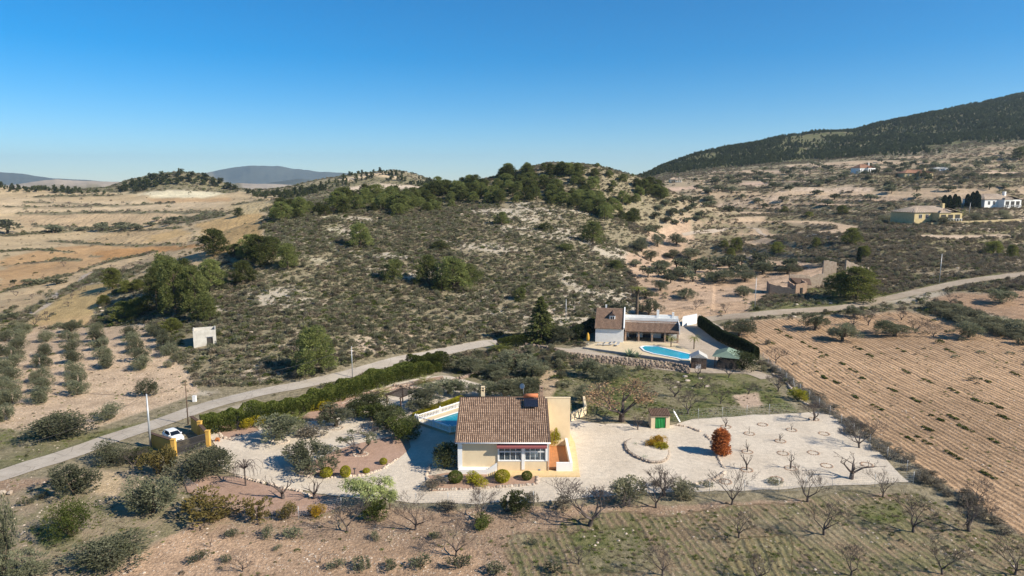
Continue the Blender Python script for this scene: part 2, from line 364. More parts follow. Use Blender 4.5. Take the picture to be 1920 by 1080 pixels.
sm_ = fbm(X / 20, Y / 13, 93, 4); hill = (WQ[..., 0] == .66) & (Y > 120) & (Y < 330)
k_ = (sstep(.51, .64, sm_) * hill)[..., None]; WC = WC * (1 - k_) + np.array([.47, .405, .315]) * k_; WQ[..., 0] -= .28 * k_[..., 0]; WQ[..., 1] += .5 * k_[..., 0]
# bare earth and rock patches on the main hill
for c, r, k in (((700,640),(60,16),(.58,.46,.34)), ((560,660),(50,10),(.56,.47,.37)), ((850,505),(60,10),(.52,.46,.39)), ((470,700),(60,20),(.55,.46,.36)), ((1050,590),(40,10),(.55,.44,.33)),
                ((760,630),(50,14),(.58,.44,.31)), ((900,560),(70,12),(.5,.43,.35)), ((480,760),(60,8),(.5,.42,.33)), ((1160,590),(25,8),(.55,.42,.3)), ((720,480),(70,8),(.5,.44,.37)), ((640,470),(30,8),(.5,.44,.37))):
    pts = [(c[0] + r[0] * math.cos(a) * (.7 + .3 * math.sin(3 * a)), c[1] + r[1] * math.sin(a)) for a in np.linspace(0, 2 * math.pi, 14)[:-1]]
    zone(pts, tuple(v * .88 for v in k), .40, .9, .2, jit=2.4)
rm = GR > .4; WC[rm] = (.17, .14, .095); WQ[rm] = (.8, .3, .4); WP[rm] = 0

def blur(A, n=2):
    for _ in range(n):
        B = A.copy(); B[1:-1] = (A[:-2] + 2 * A[1:-1] + A[2:]) / 4; A = B.copy(); A[:, 1:-1] = (B[:, :-2] + 2 * B[:, 1:-1] + B[:, 2:]) / 4
    return A
far_l = (GU < -.25) & (GD > 190) & (GD < 900) & (WC[..., 0] > .35); WC[far_l] *= np.array([1.0, 1.035, .96])
WC = blur(WC); WQ = blur(WQ); WP[..., 2] = blur(WP[..., 2], 1)
def ground_mat():
    t = NT('ground'); pos = t.pos('world')
    c = t.attr('soil').outputs['Color']; q = t.sep(t.attr('cover').outputs['Vector']); f = t.sep(t.attr('furrow').outputs['Vector'])
    px = t.sep(pos)
    flat = t.n('ShaderNodeCombineXYZ'); t.l(px[0], flat.inputs[0]); t.l(px[1], flat.inputs[1]); pv = flat.outputs[0]
    big = t.noise(pv, .035, 5); mid = t.noise(pv, .35, 5, .65); fine = t.noise(pv, 2.6, 4, .7); vfar = t.noise(pv, .008, 5, .7)
    v = t.math('MULTIPLY', t.ramp(big, .25, .75, .82, 1.16), t.ramp(mid, .25, .75, .80, 1.2))
    v = t.math('MULTIPLY', v, t.ramp(fine, .25, .75, .62, 1.3))
    v = t.math('MULTIPLY', v, t.ramp(vfar, .3, .7, .88, 1.1))
    soil = t.mix(1.0, c, v, 'MULTIPLY')
    # furrows
    wob = t.noise(pv, .06, 3)
    ph = t.math('ADD', t.math('ADD', t.math('MULTIPLY', px[0], f[0]), t.math('MULTIPLY', px[1], f[1])), t.math('MULTIPLY', wob, 3.0))
    ph = t.math('ADD', ph, t.math('ADD', t.math('MULTIPLY', fine, .3), t.math('MULTIPLY', mid, .28)))
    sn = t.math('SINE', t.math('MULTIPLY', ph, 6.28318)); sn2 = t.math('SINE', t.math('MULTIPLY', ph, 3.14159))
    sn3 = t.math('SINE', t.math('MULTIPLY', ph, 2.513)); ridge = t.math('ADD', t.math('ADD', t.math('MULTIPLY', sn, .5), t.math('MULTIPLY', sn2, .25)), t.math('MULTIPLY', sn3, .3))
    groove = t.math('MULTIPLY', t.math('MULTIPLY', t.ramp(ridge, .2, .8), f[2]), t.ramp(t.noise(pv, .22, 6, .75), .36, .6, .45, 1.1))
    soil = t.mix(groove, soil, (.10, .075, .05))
    # stones
    vo = t.n('ShaderNodeTexVoronoi'); vo.inputs['Scale'].default_value = 2.4; t.l(pv, vo.inputs['Vector'])
    st = t.math('MULTIPLY', t.ramp(vo.outputs['Distance'], .12, .30, 1, 0), t.ramp(mid, .36, .58))
    st = t.math('MULTIPLY', st, q[1])
    soil = t.mix(st, soil, (.62, .55, .46))
    # low ground cover: dry grass to green
    gn = t.math('ADD', t.math('MULTIPLY', fine, .45), t.math('MULTIPLY', mid, .55)); gn = t.math('ADD', gn, t.math('MULTIPLY', big, .25))
    th = t.math('ADD', t.math('SUBTRACT', .92, t.math('MULTIPLY', q[0], .62)), t.math('MULTIPLY', t.math('MULTIPLY', ridge, f[2]), -.22))
    cov = t.ramp(gn, t.math('SUBTRACT', th, .05), t.math('ADD', th, .07))
    dry = t.mix(t.ramp(t.noise(pv, 1.1, 4), .35, .65), (.14, .12, .07), (.28, .235, .15))
    grn = t.mix(t.ramp(t.noise(pv, .9, 4), .35, .65), (.06, .08, .022), (.17, .165, .065))
    veg = t.mix(t.math('MULTIPLY', q[2], t.ramp(t.noise(pv, .12, 3), .35, .6)), dry, grn)
    col = t.mix(t.math('MULTIPLY', cov, .85), soil, veg)
    bh = t.math('ADD', t.math('MULTIPLY', ridge, t.math('MULTIPLY', f[2], -.22)), t.math('MULTIPLY', t.math('ADD', fine, mid), .28))
    t.bump(t.math('ADD', bh, t.math('MULTIPLY', st, .08)), 1.0, .8)
    return t.done(col, .95, .1)
def grid_mesh(name, Xa, Ya, Za):
    nr, nc = Xa.shape; me = bpy.data.meshes.new(name)
    co = np.stack([Xa, Ya, Za], -1).reshape(-1, 3).astype(np.float32)
    i = np.arange((nr - 1) * nc).reshape(nr - 1, nc)[:, :-1].ravel()
    quads = np.stack([i, i + 1, i + nc + 1, i + nc], 1).astype(np.int32); nf = len(quads)
    me.vertices.add(len(co)); me.vertices.foreach_set('co', co.ravel())
    me.loops.add(nf * 4); me.loops.foreach_set('vertex_index', quads.ravel())
    me.polygons.add(nf); me.polygons.foreach_set('loop_start', np.arange(0, nf * 4, 4, dtype=np.int32)); me.polygons.foreach_set('loop_total', np.full(nf, 4, np.int32))
    me.update(calc_edges=True); me.polygons.foreach_set('use_smooth', np.ones(nf, bool))
    return me
gme = grid_mesh('ground', X, Y, GZ)
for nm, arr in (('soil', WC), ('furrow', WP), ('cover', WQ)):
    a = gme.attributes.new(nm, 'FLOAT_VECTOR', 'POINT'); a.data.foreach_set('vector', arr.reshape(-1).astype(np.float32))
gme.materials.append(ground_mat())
ground = bpy.data.objects.new('ground', gme); COL.objects.link(ground); tag(ground, kind='structure')
# ------------------------------------------------------------------ mesh helpers
def new_obj(name, me, parent=None):
    o = bpy.data.objects.new(name, me); COL.objects.link(o)
    if parent is not None: o.parent = parent
    return o
def thing(name, label, cat, loc=(0, 0, 0), rz=0.0, group=None):
    o = new_obj(name, None); o.location = loc; o.rotation_euler = (0, 0, rz); return tag(o, label, cat, group)
class MB:
    def __init__(s): s.v = []; s.f = []; s.mi = []; s.cur = 0; s.sm = []
    def add(s, vs, fs, smooth=False):
        b = len(s.v); s.v += [tuple(v) for v in vs]; s.f += [tuple(i + b for i in f) for f in fs]
        s.mi += [s.cur] * len(fs); s.sm += [smooth] * len(fs); return s
    def box(s, x0, x1, y0, y1, z0, z1):
        return s.add([(x0,y0,z0),(x1,y0,z0),(x1,y1,z0),(x0,y1,z0),(x0,y0,z1),(x1,y0,z1),(x1,y1,z1),(x0,y1,z1)],
                     [(0,3,2,1),(4,5,6,7),(0,1,5,4),(1,2,6,5),(2,3,7,6),(3,0,4,7)])
    def prism(s, poly, z0, z1):
        n = len(poly); zs = z0 if hasattr(z0, '__len__') else [z0] * n; ze = z1 if hasattr(z1, '__len__') else [z1] * n
        a = sum(poly[i][0] * poly[(i + 1) % n][1] - poly[(i + 1) % n][0] * poly[i][1] for i in range(n))
        idx = list(range(n)) if a > 0 else list(range(n))[::-1]
        vs = [(poly[i][0], poly[i][1], zs[i]) for i in idx] + [(poly[i][0], poly[i][1], ze[i]) for i in idx]
        return s.add(vs, [tuple(range(n))[::-1], tuple(range(n, 2 * n))] + [(i, (i + 1) % n, n + (i + 1) % n, n + i) for i in range(n)])
    def profile_x(s, prof, x0, x1):               # prof = (y,z) outline extruded along x
        n = len(prof); a = sum(prof[i][0] * prof[(i + 1) % n][1] - prof[(i + 1) % n][0] * prof[i][1] for i in range(n))
        p = prof if a > 0 else prof[::-1]
        return s.add([(x0, y, z) for y, z in p] + [(x1, y, z) for y, z in p],
                     [tuple(range(n))[::-1], tuple(range(n, 2 * n))] + [(i, (i + 1) % n, n + (i + 1) % n, n + i) for i in range(n)])
    def tube(s, pts, rad, sides=8, cap=True, smooth=True):
        pts = [Vector(p) for p in pts]; rad = rad if hasattr(rad, '__len__') else [rad] * len(pts)
        vs = []; fs = []; ref = None
        for i, p in enumerate(pts):
            t = (pts[min(i + 1, len(pts) - 1)] - pts[max(i - 1, 0)]).normalized()
            if ref is None: ref = Vector((1, 0, 0)) if abs(t.x) < .8 else Vector((0, 1, 0))
            a = (ref - t * ref.dot(t)).normalized(); b = t.cross(a); ref = a
            for k in range(sides):
                q = 2 * math.pi * k / sides; vs.append(p + (a * math.cos(q) + b * math.sin(q)) * rad[i])
        for i in range(len(pts) - 1):
            for k in range(sides):
                k2 = (k + 1) % sides; fs.append((i * sides + k, i * sides + k2, (i + 1) * sides + k2, (i + 1) * sides + k))
        if cap: fs.append(tuple(range(sides))[::-1]); fs.append(tuple(range((len(pts) - 1) * sides, len(pts) * sides)))
        return s.add(vs, fs, smooth)
    def beam(s, a, b, w, h=None):                 # rectangular bar from a to b
        a, b = Vector(a), Vector(b); h = h or w; t = (b - a).normalized(); up = Vector((0, 0, 1)) if abs(t.z) < .9 else Vector((0, 1, 0))
        sx = t.cross(up).normalized() * w / 2; sy = sx.cross(t).normalized() * h / 2
        vs = [a - sx - sy, a + sx - sy, a + sx + sy, a - sx + sy, b - sx - sy, b + sx - sy, b + sx + sy, b - sx + sy]
        return s.add(vs, [(0,3,2,1),(4,5,6,7),(0,1,5,4),(1,2,6,5),(2,3,7,6),(3,0,4,7)])
    def lathe(s, prof, c=(0, 0, 0), n=16):        # prof = (r,z)
        vs = []; fs = []
        for r, z in prof:
            for k in range(n): q = 2 * math.pi * k / n; vs.append((c[0] + r * math.cos(q), c[1] + r * math.sin(q), c[2] + z))
        for i in range(len(prof) - 1):
            for k in range(n): k2 = (k + 1) % n; fs.append((i * n + k, i * n + k2, (i + 1) * n + k2, (i + 1) * n + k))
        fs.append(tuple(range(n))[::-1]); fs.append(tuple(range((len(prof) - 1) * n, len(prof) * n)))
        return s.add(vs, fs, True)
    def rock(s, c, r, rng, sq=.7):
        vs = []; fs = []; n = 7; rows = 4
        j = [[rng.uniform(.75, 1.15) for _ in range(n)] for _ in range(rows + 1)]
        for i in range(rows + 1):
            ph = math.pi * (i / rows) ; 
            for k in range(n):
                q = 2 * math.pi * k / n; rr = r * j[i][k] if 0 < i < rows else r
                vs.append((c[0] + rr * math.sin(ph) * math.cos(q), c[1] + rr * math.sin(ph) * math.sin(q), c[2] - rr * math.cos(ph) * sq))
        for i in range(rows):
            for k in range(n): k2 = (k + 1) % n; fs.append((i * n + k, i * n + k2, (i + 1) * n + k2, (i + 1) * n + k))
        return s.add(vs, fs)
    def mesh(s, name, mats):
        me = bpy.data.meshes.new(name); me.from_pydata(s.v, [], s.f)
        for m in (mats if isinstance(mats, (list, tuple)) else [mats]): me.materials.append(m)
        me.polygons.foreach_set('material_index', s.mi); me.polygons.foreach_set('use_smooth', s.sm); me.update(); return me
    def build(s, name, mats, parent=None): return new_obj(name, s.mesh(name, mats), parent)
def mesh_np(name, V, F, mats, mi=None, smooth=False):
    """V (n,3), F list of int arrays each (k,m) of same-size faces"""
    me = bpy.data.meshes.new(name); V = np.asarray(V, np.float32)
    me.vertices.add(len(V)); me.vertices.foreach_set('co', V.ravel())
    tot = np.concatenate([np.full(len(f), f.shape[1], np.int32) for f in F]); loops = np.concatenate([np.asarray(f, np.int32).ravel() for f in F])
    me.loops.add(len(loops)); me.loops.foreach_set('vertex_index', loops)
    me.polygons.add(len(tot)); me.polygons.foreach_set('loop_start', np.concatenate([[0], np.cumsum(tot)[:-1]]).astype(np.int32)); me.polygons.foreach_set('loop_total', tot)
    if mi is not None: me.polygons.foreach_set('material_index', np.asarray(mi, np.int32))
    if smooth: me.polygons.foreach_set('use_smooth', np.ones(len(tot), bool))
    for m in mats: me.materials.append(m)
    me.update(calc_edges=True); return me

# ------------------------------------------------------------------ foliage and branches
def leaf_mat(name, c1, c2, var=.32, trans=.38, nscale=1.3):
    t = NT(name); t.t.nodes.remove(t.b); v = t.pos()
    n = t.noise(v, nscale, 3); g = t.n('ShaderNodeObjectInfo').outputs['Random']
    wn = t.noise(v, nscale * 9, 2)
    c = t.mix(t.ramp(t.math('ADD', t.math('MULTIPLY', n, .6), t.math('MULTIPLY', wn, .4)), .36, .64), c1, c2)
    br = t.math('MULTIPLY', t.ramp(g, 0, 1, 1 - var, 1 + var), 1.0)
    c = t.mix(1.0, c, br, 'MULTIPLY')
    d = t.n('ShaderNodeBsdfDiffuse'); tr = t.n('ShaderNodeBsdfTranslucent'); mx = t.n('ShaderNodeMixShader')
    t.l(c, d.inputs[0]); t.l(c, tr.inputs[0]); mx.inputs[0].default_value = trans
    t.l(d.outputs[0], mx.inputs[1]); t.l(tr.outputs[0], mx.inputs[2]); t.l(mx.outputs[0], t.out.inputs[0]); return t.m
def bark_mat(name, c1, c2):
    t = NT(name); v = t.pos(); c = t.mix(t.ramp(t.noise(v, 9, 4), .3, .7), c1, c2); return t.done(c, .9, .1)
M = {}
M['pine'] = leaf_mat('pine needles', (.090, .108, .034), (.24, .255, .09), .45, .45)
M['brightpine'] = leaf_mat('bright pine needles', (.10, .115, .028), (.27, .275, .08), .2, .45)
M['darkpine'] = leaf_mat('dark needles', (.055, .066, .028), (.125, .135, .06), .3)
M['olive'] = leaf_mat('olive leaves', (.090, .100, .055), (.235, .232, .150))
M['scrub'] = leaf_mat('scrub leaves', (.135, .130, .075), (.30, .285, .185), .35)
M['dryscrub'] = leaf_mat('dry scrub', (.15, .12, .085), (.29, .24, .17), .3)
M['green'] = leaf_mat('green shrub leaves', (.050, .068, .020), (.150, .170, .045))
M['hedge'] = leaf_mat('hedge leaves', (.060, .085, .018), (.20, .215, .055), .1)
M['cyphedge'] = leaf_mat('clipped cypress', (0.018, 0.027, 0.012), (0.053, 0.068, 0.027), .1)
M['yellow'] = leaf_mat('yellow shrub leaves', (0.234, 0.195, 0.016), (0.624, 0.494, 0.039), .15)
M['gold'] = leaf_mat('golden conifer leaves', (.22, .13, .012), (.60, .38, .04), .15)
M['yelgreen'] = leaf_mat('yellow green leaves', (.20, .19, .02), (.50, .45, .05), .12)
M['red'] = leaf_mat('rusty needles', (.26, .075, .03), (.70, .27, .09), .1, .3, 4)
M['pepper'] = leaf_mat('pale feathery leaves', (0.225, 0.270, 0.090), (0.540, 0.570, 0.255), .1)
M['autumn'] = leaf_mat('autumn leaves', (.26, .16, .09), (.55, .38, .23), .15)
M['bronze'] = leaf_mat('bronze foliage', (.11, .088, .03), (.26, .205, .075), .2)
M['greyshrub'] = leaf_mat('grey shrub leaves', (0.135, 0.120, 0.090), (0.300, 0.262, 0.203), .2)
M['palm'] = leaf_mat('palm leaves', (0.105, 0.128, 0.030), (0.300, 0.300, 0.090), .15)
M['agave'] = leaf_mat('agave leaves', (0.150, 0.195, 0.120), (0.300, 0.360, 0.225), .15)
M['grass'] = leaf_mat('grass blades', (0.090, 0.120, 0.030), (0.232, 0.247, 0.083), .35)
M['bark'] = bark_mat('bark', (.07, .05, .035), (.17, .13, .095))
M['greybark'] = bark_mat('grey bark', (.060, .046, .040), (.145, .118, .105))
M['palebark'] = bark_mat('pale bark', (.22, .17, .13), (.38, .31, .25))

def cards(C, size, rng, aspect=1.7, up=0.0, dirs=None):
    n = len(C); d = rng.normal(size=(n, 3)) if dirs is None else dirs + .35 * rng.normal(size=(n, 3)); d[:, 2] += up
    d /= np.linalg.norm(d, axis=1)[:, None] + 1e-9
    q = rng.normal(size=(n, 3)); a = np.cross(d, q); a /= np.linalg.norm(a, axis=1)[:, None] + 1e-9
    s = (size * rng.uniform(.6, 1.4, n))[:, None]
    V = np.stack([C - d * s * .5, C + a * s * .5 / aspect, C + d * s * .5, C - a * s * .5 / aspect], 1).reshape(-1, 3)
    return V, np.arange(4 * n).reshape(n, 4)
def lobe_points(lobes, n, rng, shell=.45, gap=.36, gs=2.2, lowcut=-.75):
    L = np.array(lobes, float); wgt = (L[:, 3] * L[:, 4] * L[:, 5]) ** .66; wgt /= wgt.sum()
    m = int(n * 2.2); i = rng.choice(len(L), m, p=wgt); d = rng.normal(size=(m, 3)); d /= np.linalg.norm(d, axis=1)[:, None]
    keep = d[:, 2] > lowcut; i, d = i[keep], d[keep]
    r = 1 - shell * rng.uniform(0, 1, len(d)) ** 1.4
    Pp = L[i, :3] + d * r[:, None] * L[i, 3:6]
    nz = vnoise(Pp[:, 0] * gs * 4 + 31, Pp[:, 2] * gs * 4 + Pp[:, 1] * gs * 3.1, 5)
    k = nz > gap; Pp, d = Pp[k], d[k]
    return Pp[:n], d[:n]
def segs_mesh(S, sides=5):
    """S rows: p0(3) p1(3) r0 r1 -> frusta"""
    S = np.array(S, float); n = len(S); p0, p1 = S[:, :3], S[:, 3:6]; t = p1 - p0; t /= np.linalg.norm(t, axis=1)[:, None] + 1e-9
    ref = np.where(np.abs(t[:, 2:3]) < .9, [[0, 0, 1.]], [[1., 0, 0]]); a = np.cross(t, ref); a /= np.linalg.norm(a, axis=1)[:, None] + 1e-9; b = np.cross(t, a)
    q = np.arange(sides) * 2 * math.pi / sides
    ring = a[:, None] * np.cos(q)[None, :, None] + b[:, None] * np.sin(q)[None, :, None]
    V = np.concatenate([p0[:, None] + ring * S[:, 6, None, None], p1[:, None] + ring * S[:, 7, None, None]], 1).reshape(-1, 3)
    k = np.arange(sides); k2 = (k + 1) % sides; f = np.stack([k, k2, sides + k2, sides + k], 1)
    return V, (f[None] + (np.arange(n) * 2 * sides)[:, None, None]).reshape(-1, 4)
def branches(rng, levels=5, h0=.22, spread=.6, n_child=(3, 3, 3, 2, 3), r0=.035, upb=.25, lenf=.68, l0=.26, lean=.1, twigr=.0022, droop=0):
    S = []
    def grow(p, d, L, r, lv):
        k = 2 if lv < 3 else 1; q = p
        for i in range(k):
            d = d + rng.normal(size=3) * .16; d[2] += upb * .15 - droop * lv * .12; d = d / np.linalg.norm(d)
            e = q + d * L / k; r2 = max(r * (.84 if k == 2 else .7), twigr); S.append((*q, *e, r, r2)); q = e; r = r2
        if lv >= levels: return
        for c in range(n_child[min(lv, len(n_child) - 1)]):
            az = rng.uniform(0, 6.283); s = spread * rng.uniform(.6, 1.35)
            nd = d + s * np.array([math.cos(az), math.sin(az), rng.uniform(-.25, .5) + upb * .4]); nd /= np.linalg.norm(nd)
            grow(q, nd, L * lenf * rng.uniform(.75, 1.25), max(r * .72, twigr), lv + 1)
    d0 = np.array([rng.normal() * lean, rng.normal() * lean, 1.0]); d0 /= np.linalg.norm(d0); p = np.zeros(3) - np.array([0, 0, .02])
    e = p + d0 * h0; S.append((*p, *e, r0 * 1.25, r0)); n0 = n_child[0]
    for c in range(n0 + 1):
        az = 6.283 * c / (n0 + 1) + rng.normal() * .4; nd = np.array([math.cos(az) * spread * 1.3, math.sin(az) * spread * 1.3, .75 + upb]); nd /= np.linalg.norm(nd)
        grow(e, nd, l0 * rng.uniform(.8, 1.2), r0 * .72, 1)
    S = np.array(S); top = S[:, 5].max(); S /= top; return S

KIND = {}
def fit(V):   # scale to unit height
    return V
def add_variant(kind, crown, trunk, cm, tm):
    """crown/trunk: (V,F) or None. stores part meshes and a joined mesh"""
    V = []; F = []; mi = []; b = 0; mats = []
    parts = {}
    for nm, g, m in (('crown', crown, cm), ('trunk', trunk, tm)):
        if g is None: continue
        parts[nm] = mesh_np(kind + '_' + nm, g[0], [g[1]], [m]); V.append(g[0]); F.append(g[1] + b); b += len(g[0]); mi += [len(mats)] * len(g[1]); mats.append(m)
    parts['whole'] = mesh_np(kind, np.concatenate(V), F, mats, mi)
    KIND.setdefault(kind, []).append(parts)
def tree_thing(kind, name, label, cat, loc, h, wscale=1.0, rz=0.0, group=None, var=0, split=True, crown_name='crown'):
    ps = KIND[kind][var % len(KIND[kind])]; sc = (h * wscale, h * wscale, h)
    if (split or 'whole' not in ps) and 'crown' in ps and 'trunk' in ps:
        o = thing(name, label, cat, loc, rz, group); o.scale = sc
        new_obj(crown_name, ps['crown'], o); new_obj('trunk', ps['trunk'], o)
    else:
        o = new_obj(name, ps['whole']); o.location = loc; o.rotation_euler = (0, 0, rz); o.scale = sc; tag(o, label, cat, group)
    return o
def rr(seed): return np.random.default_rng(seed)

# pines: irregular stacked puffs
for sd in range(5):
    g = rr(100 + sd); lob = []; n = 20
    n = 26
    for k in range(n):
        z = .13 + .74 * (k / (n - 1)) ; w = .26 * min(1, ((1.0 - z) / .5)) ** .8 * g.uniform(.45, 1.15); az = 2.4 * k + g.uniform(-.6, .6)
        lob.append((math.cos(az) * w, math.sin(az) * w, z + g.uniform(-.04, .04), g.uniform(.10, .16), g.uniform(.10, .16), g.uniform(.085, .15)))
    lob.append((0, 0, .88, .09, .09, .11)); lob.append((0, 0, .5, .2, .2, .3))
    C, d = lobe_points(lob, 9500, g, .6, .36, 4); cr = cards(C, .032, g, 2.2, .55, d)
    S = [(0, 0, -.03, 0, 0, .5, .022, .014), (0, 0, .5, 0, 0, .9, .014, .004)] + [(0, 0, l[2] * .8, l[0], l[1], l[2], .008, .003) for l in lob]
    add_variant('pine', cr, segs_mesh(S, 6), M['pine'], M['bark']); add_variant('brightpine', cr, segs_mesh(S, 6), M['brightpine'], M['bark'])
for sd in range(4):   # low-detail pines for the far slopes
    g = rr(130 + sd); lob = []
    for k in range(9):
        z = .2 + .6 * k / 8; w = .2 * (1.05 - z) ** .5 * g.uniform(.4, 1.2); az = g.uniform(0, 6.283)
        lob.append((math.cos(az) * w, math.sin(az) * w, z, g.uniform(.14, .2), g.uniform(.14, .2), g.uniform(.1, .14)))
    C, d = lobe_points(lob, 520, g, .5, .3, 3); cr = cards(C, .11, g, 1.7, .2, d)
    add_variant('farpine', cr, segs_mesh([(0, 0, -.05, 0, 0, .7, .025, .01)], 4), M['darkpine'], M['bark'])
for sd in range(4):   # olive: several round puffs on a forked stem
    g = rr(200 + sd); lob = []
    for k in range(15):
        az = g.uniform(0, 6.283); w = g.uniform(.03, .36); z = .27 + .50 * g.uniform(0, 1) * (1 - w * 1.1)
        lob.append((math.cos(az) * w, math.sin(az) * w, z + .03, g.uniform(.14, .21), g.uniform(.14, .21), g.uniform(.19, .27)))
    C, d = lobe_points(lob, 6200, g, .5, .36, 3.2); cr = cards(C, .040, g, 2.4, .4, d)
    S = [(0, 0, -.03, .02, 0, .22, .05, .038)] + [(.02, 0, .2, l[0] * .8, l[1] * .8, l[2], .026, .006) for l in lob[:9]]
    add_variant('olive', cr, segs_mesh(S, 6), M['olive'], M['bark'])
for sd in range(3):   # sparse olive
    g = rr(240 + sd); lob = []
    for k in range(11):
        az = g.uniform(0, 6.283); w = g.uniform(.15, .5); z = .5 + .35 * g.uniform(0, 1) * (1 - w * .8)
        lob.append((math.cos(az) * w, math.sin(az) * w, z + .03, g.uniform(.1, .17), g.uniform(.1, .17), g.uniform(.08, .12)))
    C, d = lobe_points(lob, 2300, g, .8, .42, 4); cr = cards(C, .038, g, 2.2, .3, d)
    S = [(0, 0, -.03, .05, 0, .18, .045, .035), (.05, 0, .17, .18, .05, .35, .03, .022), (.05, 0, .17, -.12, -.03, .33, .03, .02)]
    S += [((.18, .05, .35) if l[0] > 0 else (-.12, -.03, .33)) + (l[0], l[1], l[2], .016, .004) for l in lob]
    add_variant('sparseolive', cr, segs_mesh(S, 6), M['olive'], M['greybark'])
for sd in range(4):   # far olive
    g = rr(220 + sd); lob = [(g.uniform(-.25, .25), g.uniform(-.25, .25), g.uniform(.36, .66), .26, .26, .26) for k in range(6)]
    C, d = lobe_points(lob, 420, g, .5, .3, 3); cr = cards(C, .13, g, 1.6, .2, d)
    add_variant('farolive', cr, segs_mesh([(0, 0, -.05, 0, 0, .4, .05, .03)], 4), M['olive'], M['bark'])
def shrub_kind(kind, mat, seeds, n=1800, size=.075, flat=.5, lobn=7, sharp=0, stems=True, spread=.38, gap=.34, bm='bark', tall=1.0):
    for sd in seeds:
        g = rr(sd); lob = []
        for k in range(lobn):
            az = g.uniform(0, 6.283); w = g.uniform(0, spread); lob.append((math.cos(az) * w, math.sin(az) * w, g.uniform(.28, .58), g.uniform(.2, .3), g.uniform(.2, .3), g.uniform(.25, .4)))
        C, d = lobe_points(lob, n, g, .5, gap, 2.6, -.9); C[:, 2] = np.maximum(C[:, 2], .02); cr = cards(C, size, g, 2.0, .5 + sharp, d)
        tr = segs_mesh([(0, 0, -.05, l[0] * .8, l[1] * .8, l[2], .02, .006) for l in lob], 4) if stems else None
        add_variant(kind, cr, tr, M[mat], M[bm])
shrub_kind('shrub', 'scrub', (301, 302, 303), 2200, .06)
shrub_kind('greenshrub', 'green', (311, 312), 2600, .055)
shrub_kind('greyshrub', 'greyshrub', (321, 322), 1500, .06, gap=.42)
shrub_kind('bronzeshrub', 'bronze', (331, 332), 1900, .065, gap=.4, sharp=.5)
shrub_kind('yellowshrub', 'yellow', (341, 342), 2600, .055)
shrub_kind('yelgreenshrub', 'yelgreen', (351,), 2200, .06)
shrub_kind('darkshrub', 'darkpine', (361, 362), 3800, .045, gap=.25, lobn=10)
shrub_kind('goldshrub', 'gold', (371, 372), 2600, .055, gap=.22)
shrub_kind('bushyolive', 'olive', (391, 392, 393), 5200, .045, gap=.36, lobn=12, tall=1)
shrub_kind('bigbush', 'green', (395, 396), 6500, .032, gap=.34, lobn=14)
shrub_kind('weedshrub', 'olive', (381, 382), 700, .085, gap=.4, sharp=.4)
def ball_kind(kind, mat, sd, n=3000, size=.06, rx=.55, prof='ball', core=True):
    g = rr(sd); d = g.normal(size=(n, 3)); d /= np.linalg.norm(d, axis=1)[:, None]
    if prof == 'ball': C = d * np.array([rx, rx, .5]) * (1 - .14 * g.uniform(0, 1, n))[:, None]; C[:, 2] += .5
    else:              # tall rounded column
        z = g.uniform(0, 1, n); r = rx * (np.clip(z / .12 + .3, 0, 1) ** .5) * np.sqrt(np.clip(1 - (np.maximum(z - .4, 0) / .6) ** 2.6, 0, 1)); a = g.uniform(0, 6.283, n); r = r * (1 - .2 * g.uniform(0, 1, n) ** 2) * (1 + .09 * np.sin(a * 5 + z * 9))
        C = np.stack([r * np.cos(a), r * np.sin(a), z], 1); d = np.stack([np.cos(a), np.sin(a), z - .3], 1)
    cr = cards(C, size, g, 1.6, .2)
    add_variant(kind, cr, segs_mesh([(0, 0, -.05, 0, 0, .5, .03, .02)], 6), M[mat], M['bark'])
ball_kind('yellowball', 'yelgreen', 401, 4200, .07); ball_kind('greenball', 'hedge', 402, 4200, .07)
g = rr(403); lob = [(math.cos(a) * r, math.sin(a) * r, z, .15, .15, .13) for a, r, z in [(2.4 * k, g.uniform(.06, .14) if k < 30 else .04, .1 + .76 * k / 35) for k in range(36)]]
C, d = lobe_points(lob, 9000, g, .5, .22, 5, -1); C[:, 2] = np.maximum(C[:, 2], .01); add_variant('redcolumn', cards(C, .045, g, 1.8, .2, d), segs_mesh([(0, 0, -.05, 0, 0, .5, .03, .02)], 6), M['red'], M['bark'])
ball_kind('cypress', 'cyphedge', 404, 2500, .06, .13, 'col')
# spruce: whorled cone
g = rr(420); Cc = []; Dd = []; S = [(0, 0, -.03, 0, 0, 1, .02, .003)]
for k in range(26):
    z = .08 + .9 * k / 25; L = .3 * (1 - z) ** .75 + .02
    for j in range(9):
        az = g.uniform(0, 6.283); l = L * g.uniform(.7, 1.15); tip = np.array([math.cos(az) * l, math.sin(az) * l, z - .05 * l / .3])
        S.append((0, 0, z, *tip, .004, .001)); m = int(26 * l / .3) + 4; t = g.uniform(.25, 1, m)[:, None]
        Cc.append(np.array([0, 0, z]) * (1 - t) + tip * t + g.normal(size=(m, 3)) * .012); Dd.append(np.tile(tip - np.array([0, 0, z]), (m, 1)))
Dd = np.concatenate(Dd); Dd /= np.linalg.norm(Dd, axis=1)[:, None]
add_variant('spruce', cards(np.concatenate(Cc), .05, g, 2.2, -.1, Dd), segs_mesh(S, 5), M['pine'], M['bark'])
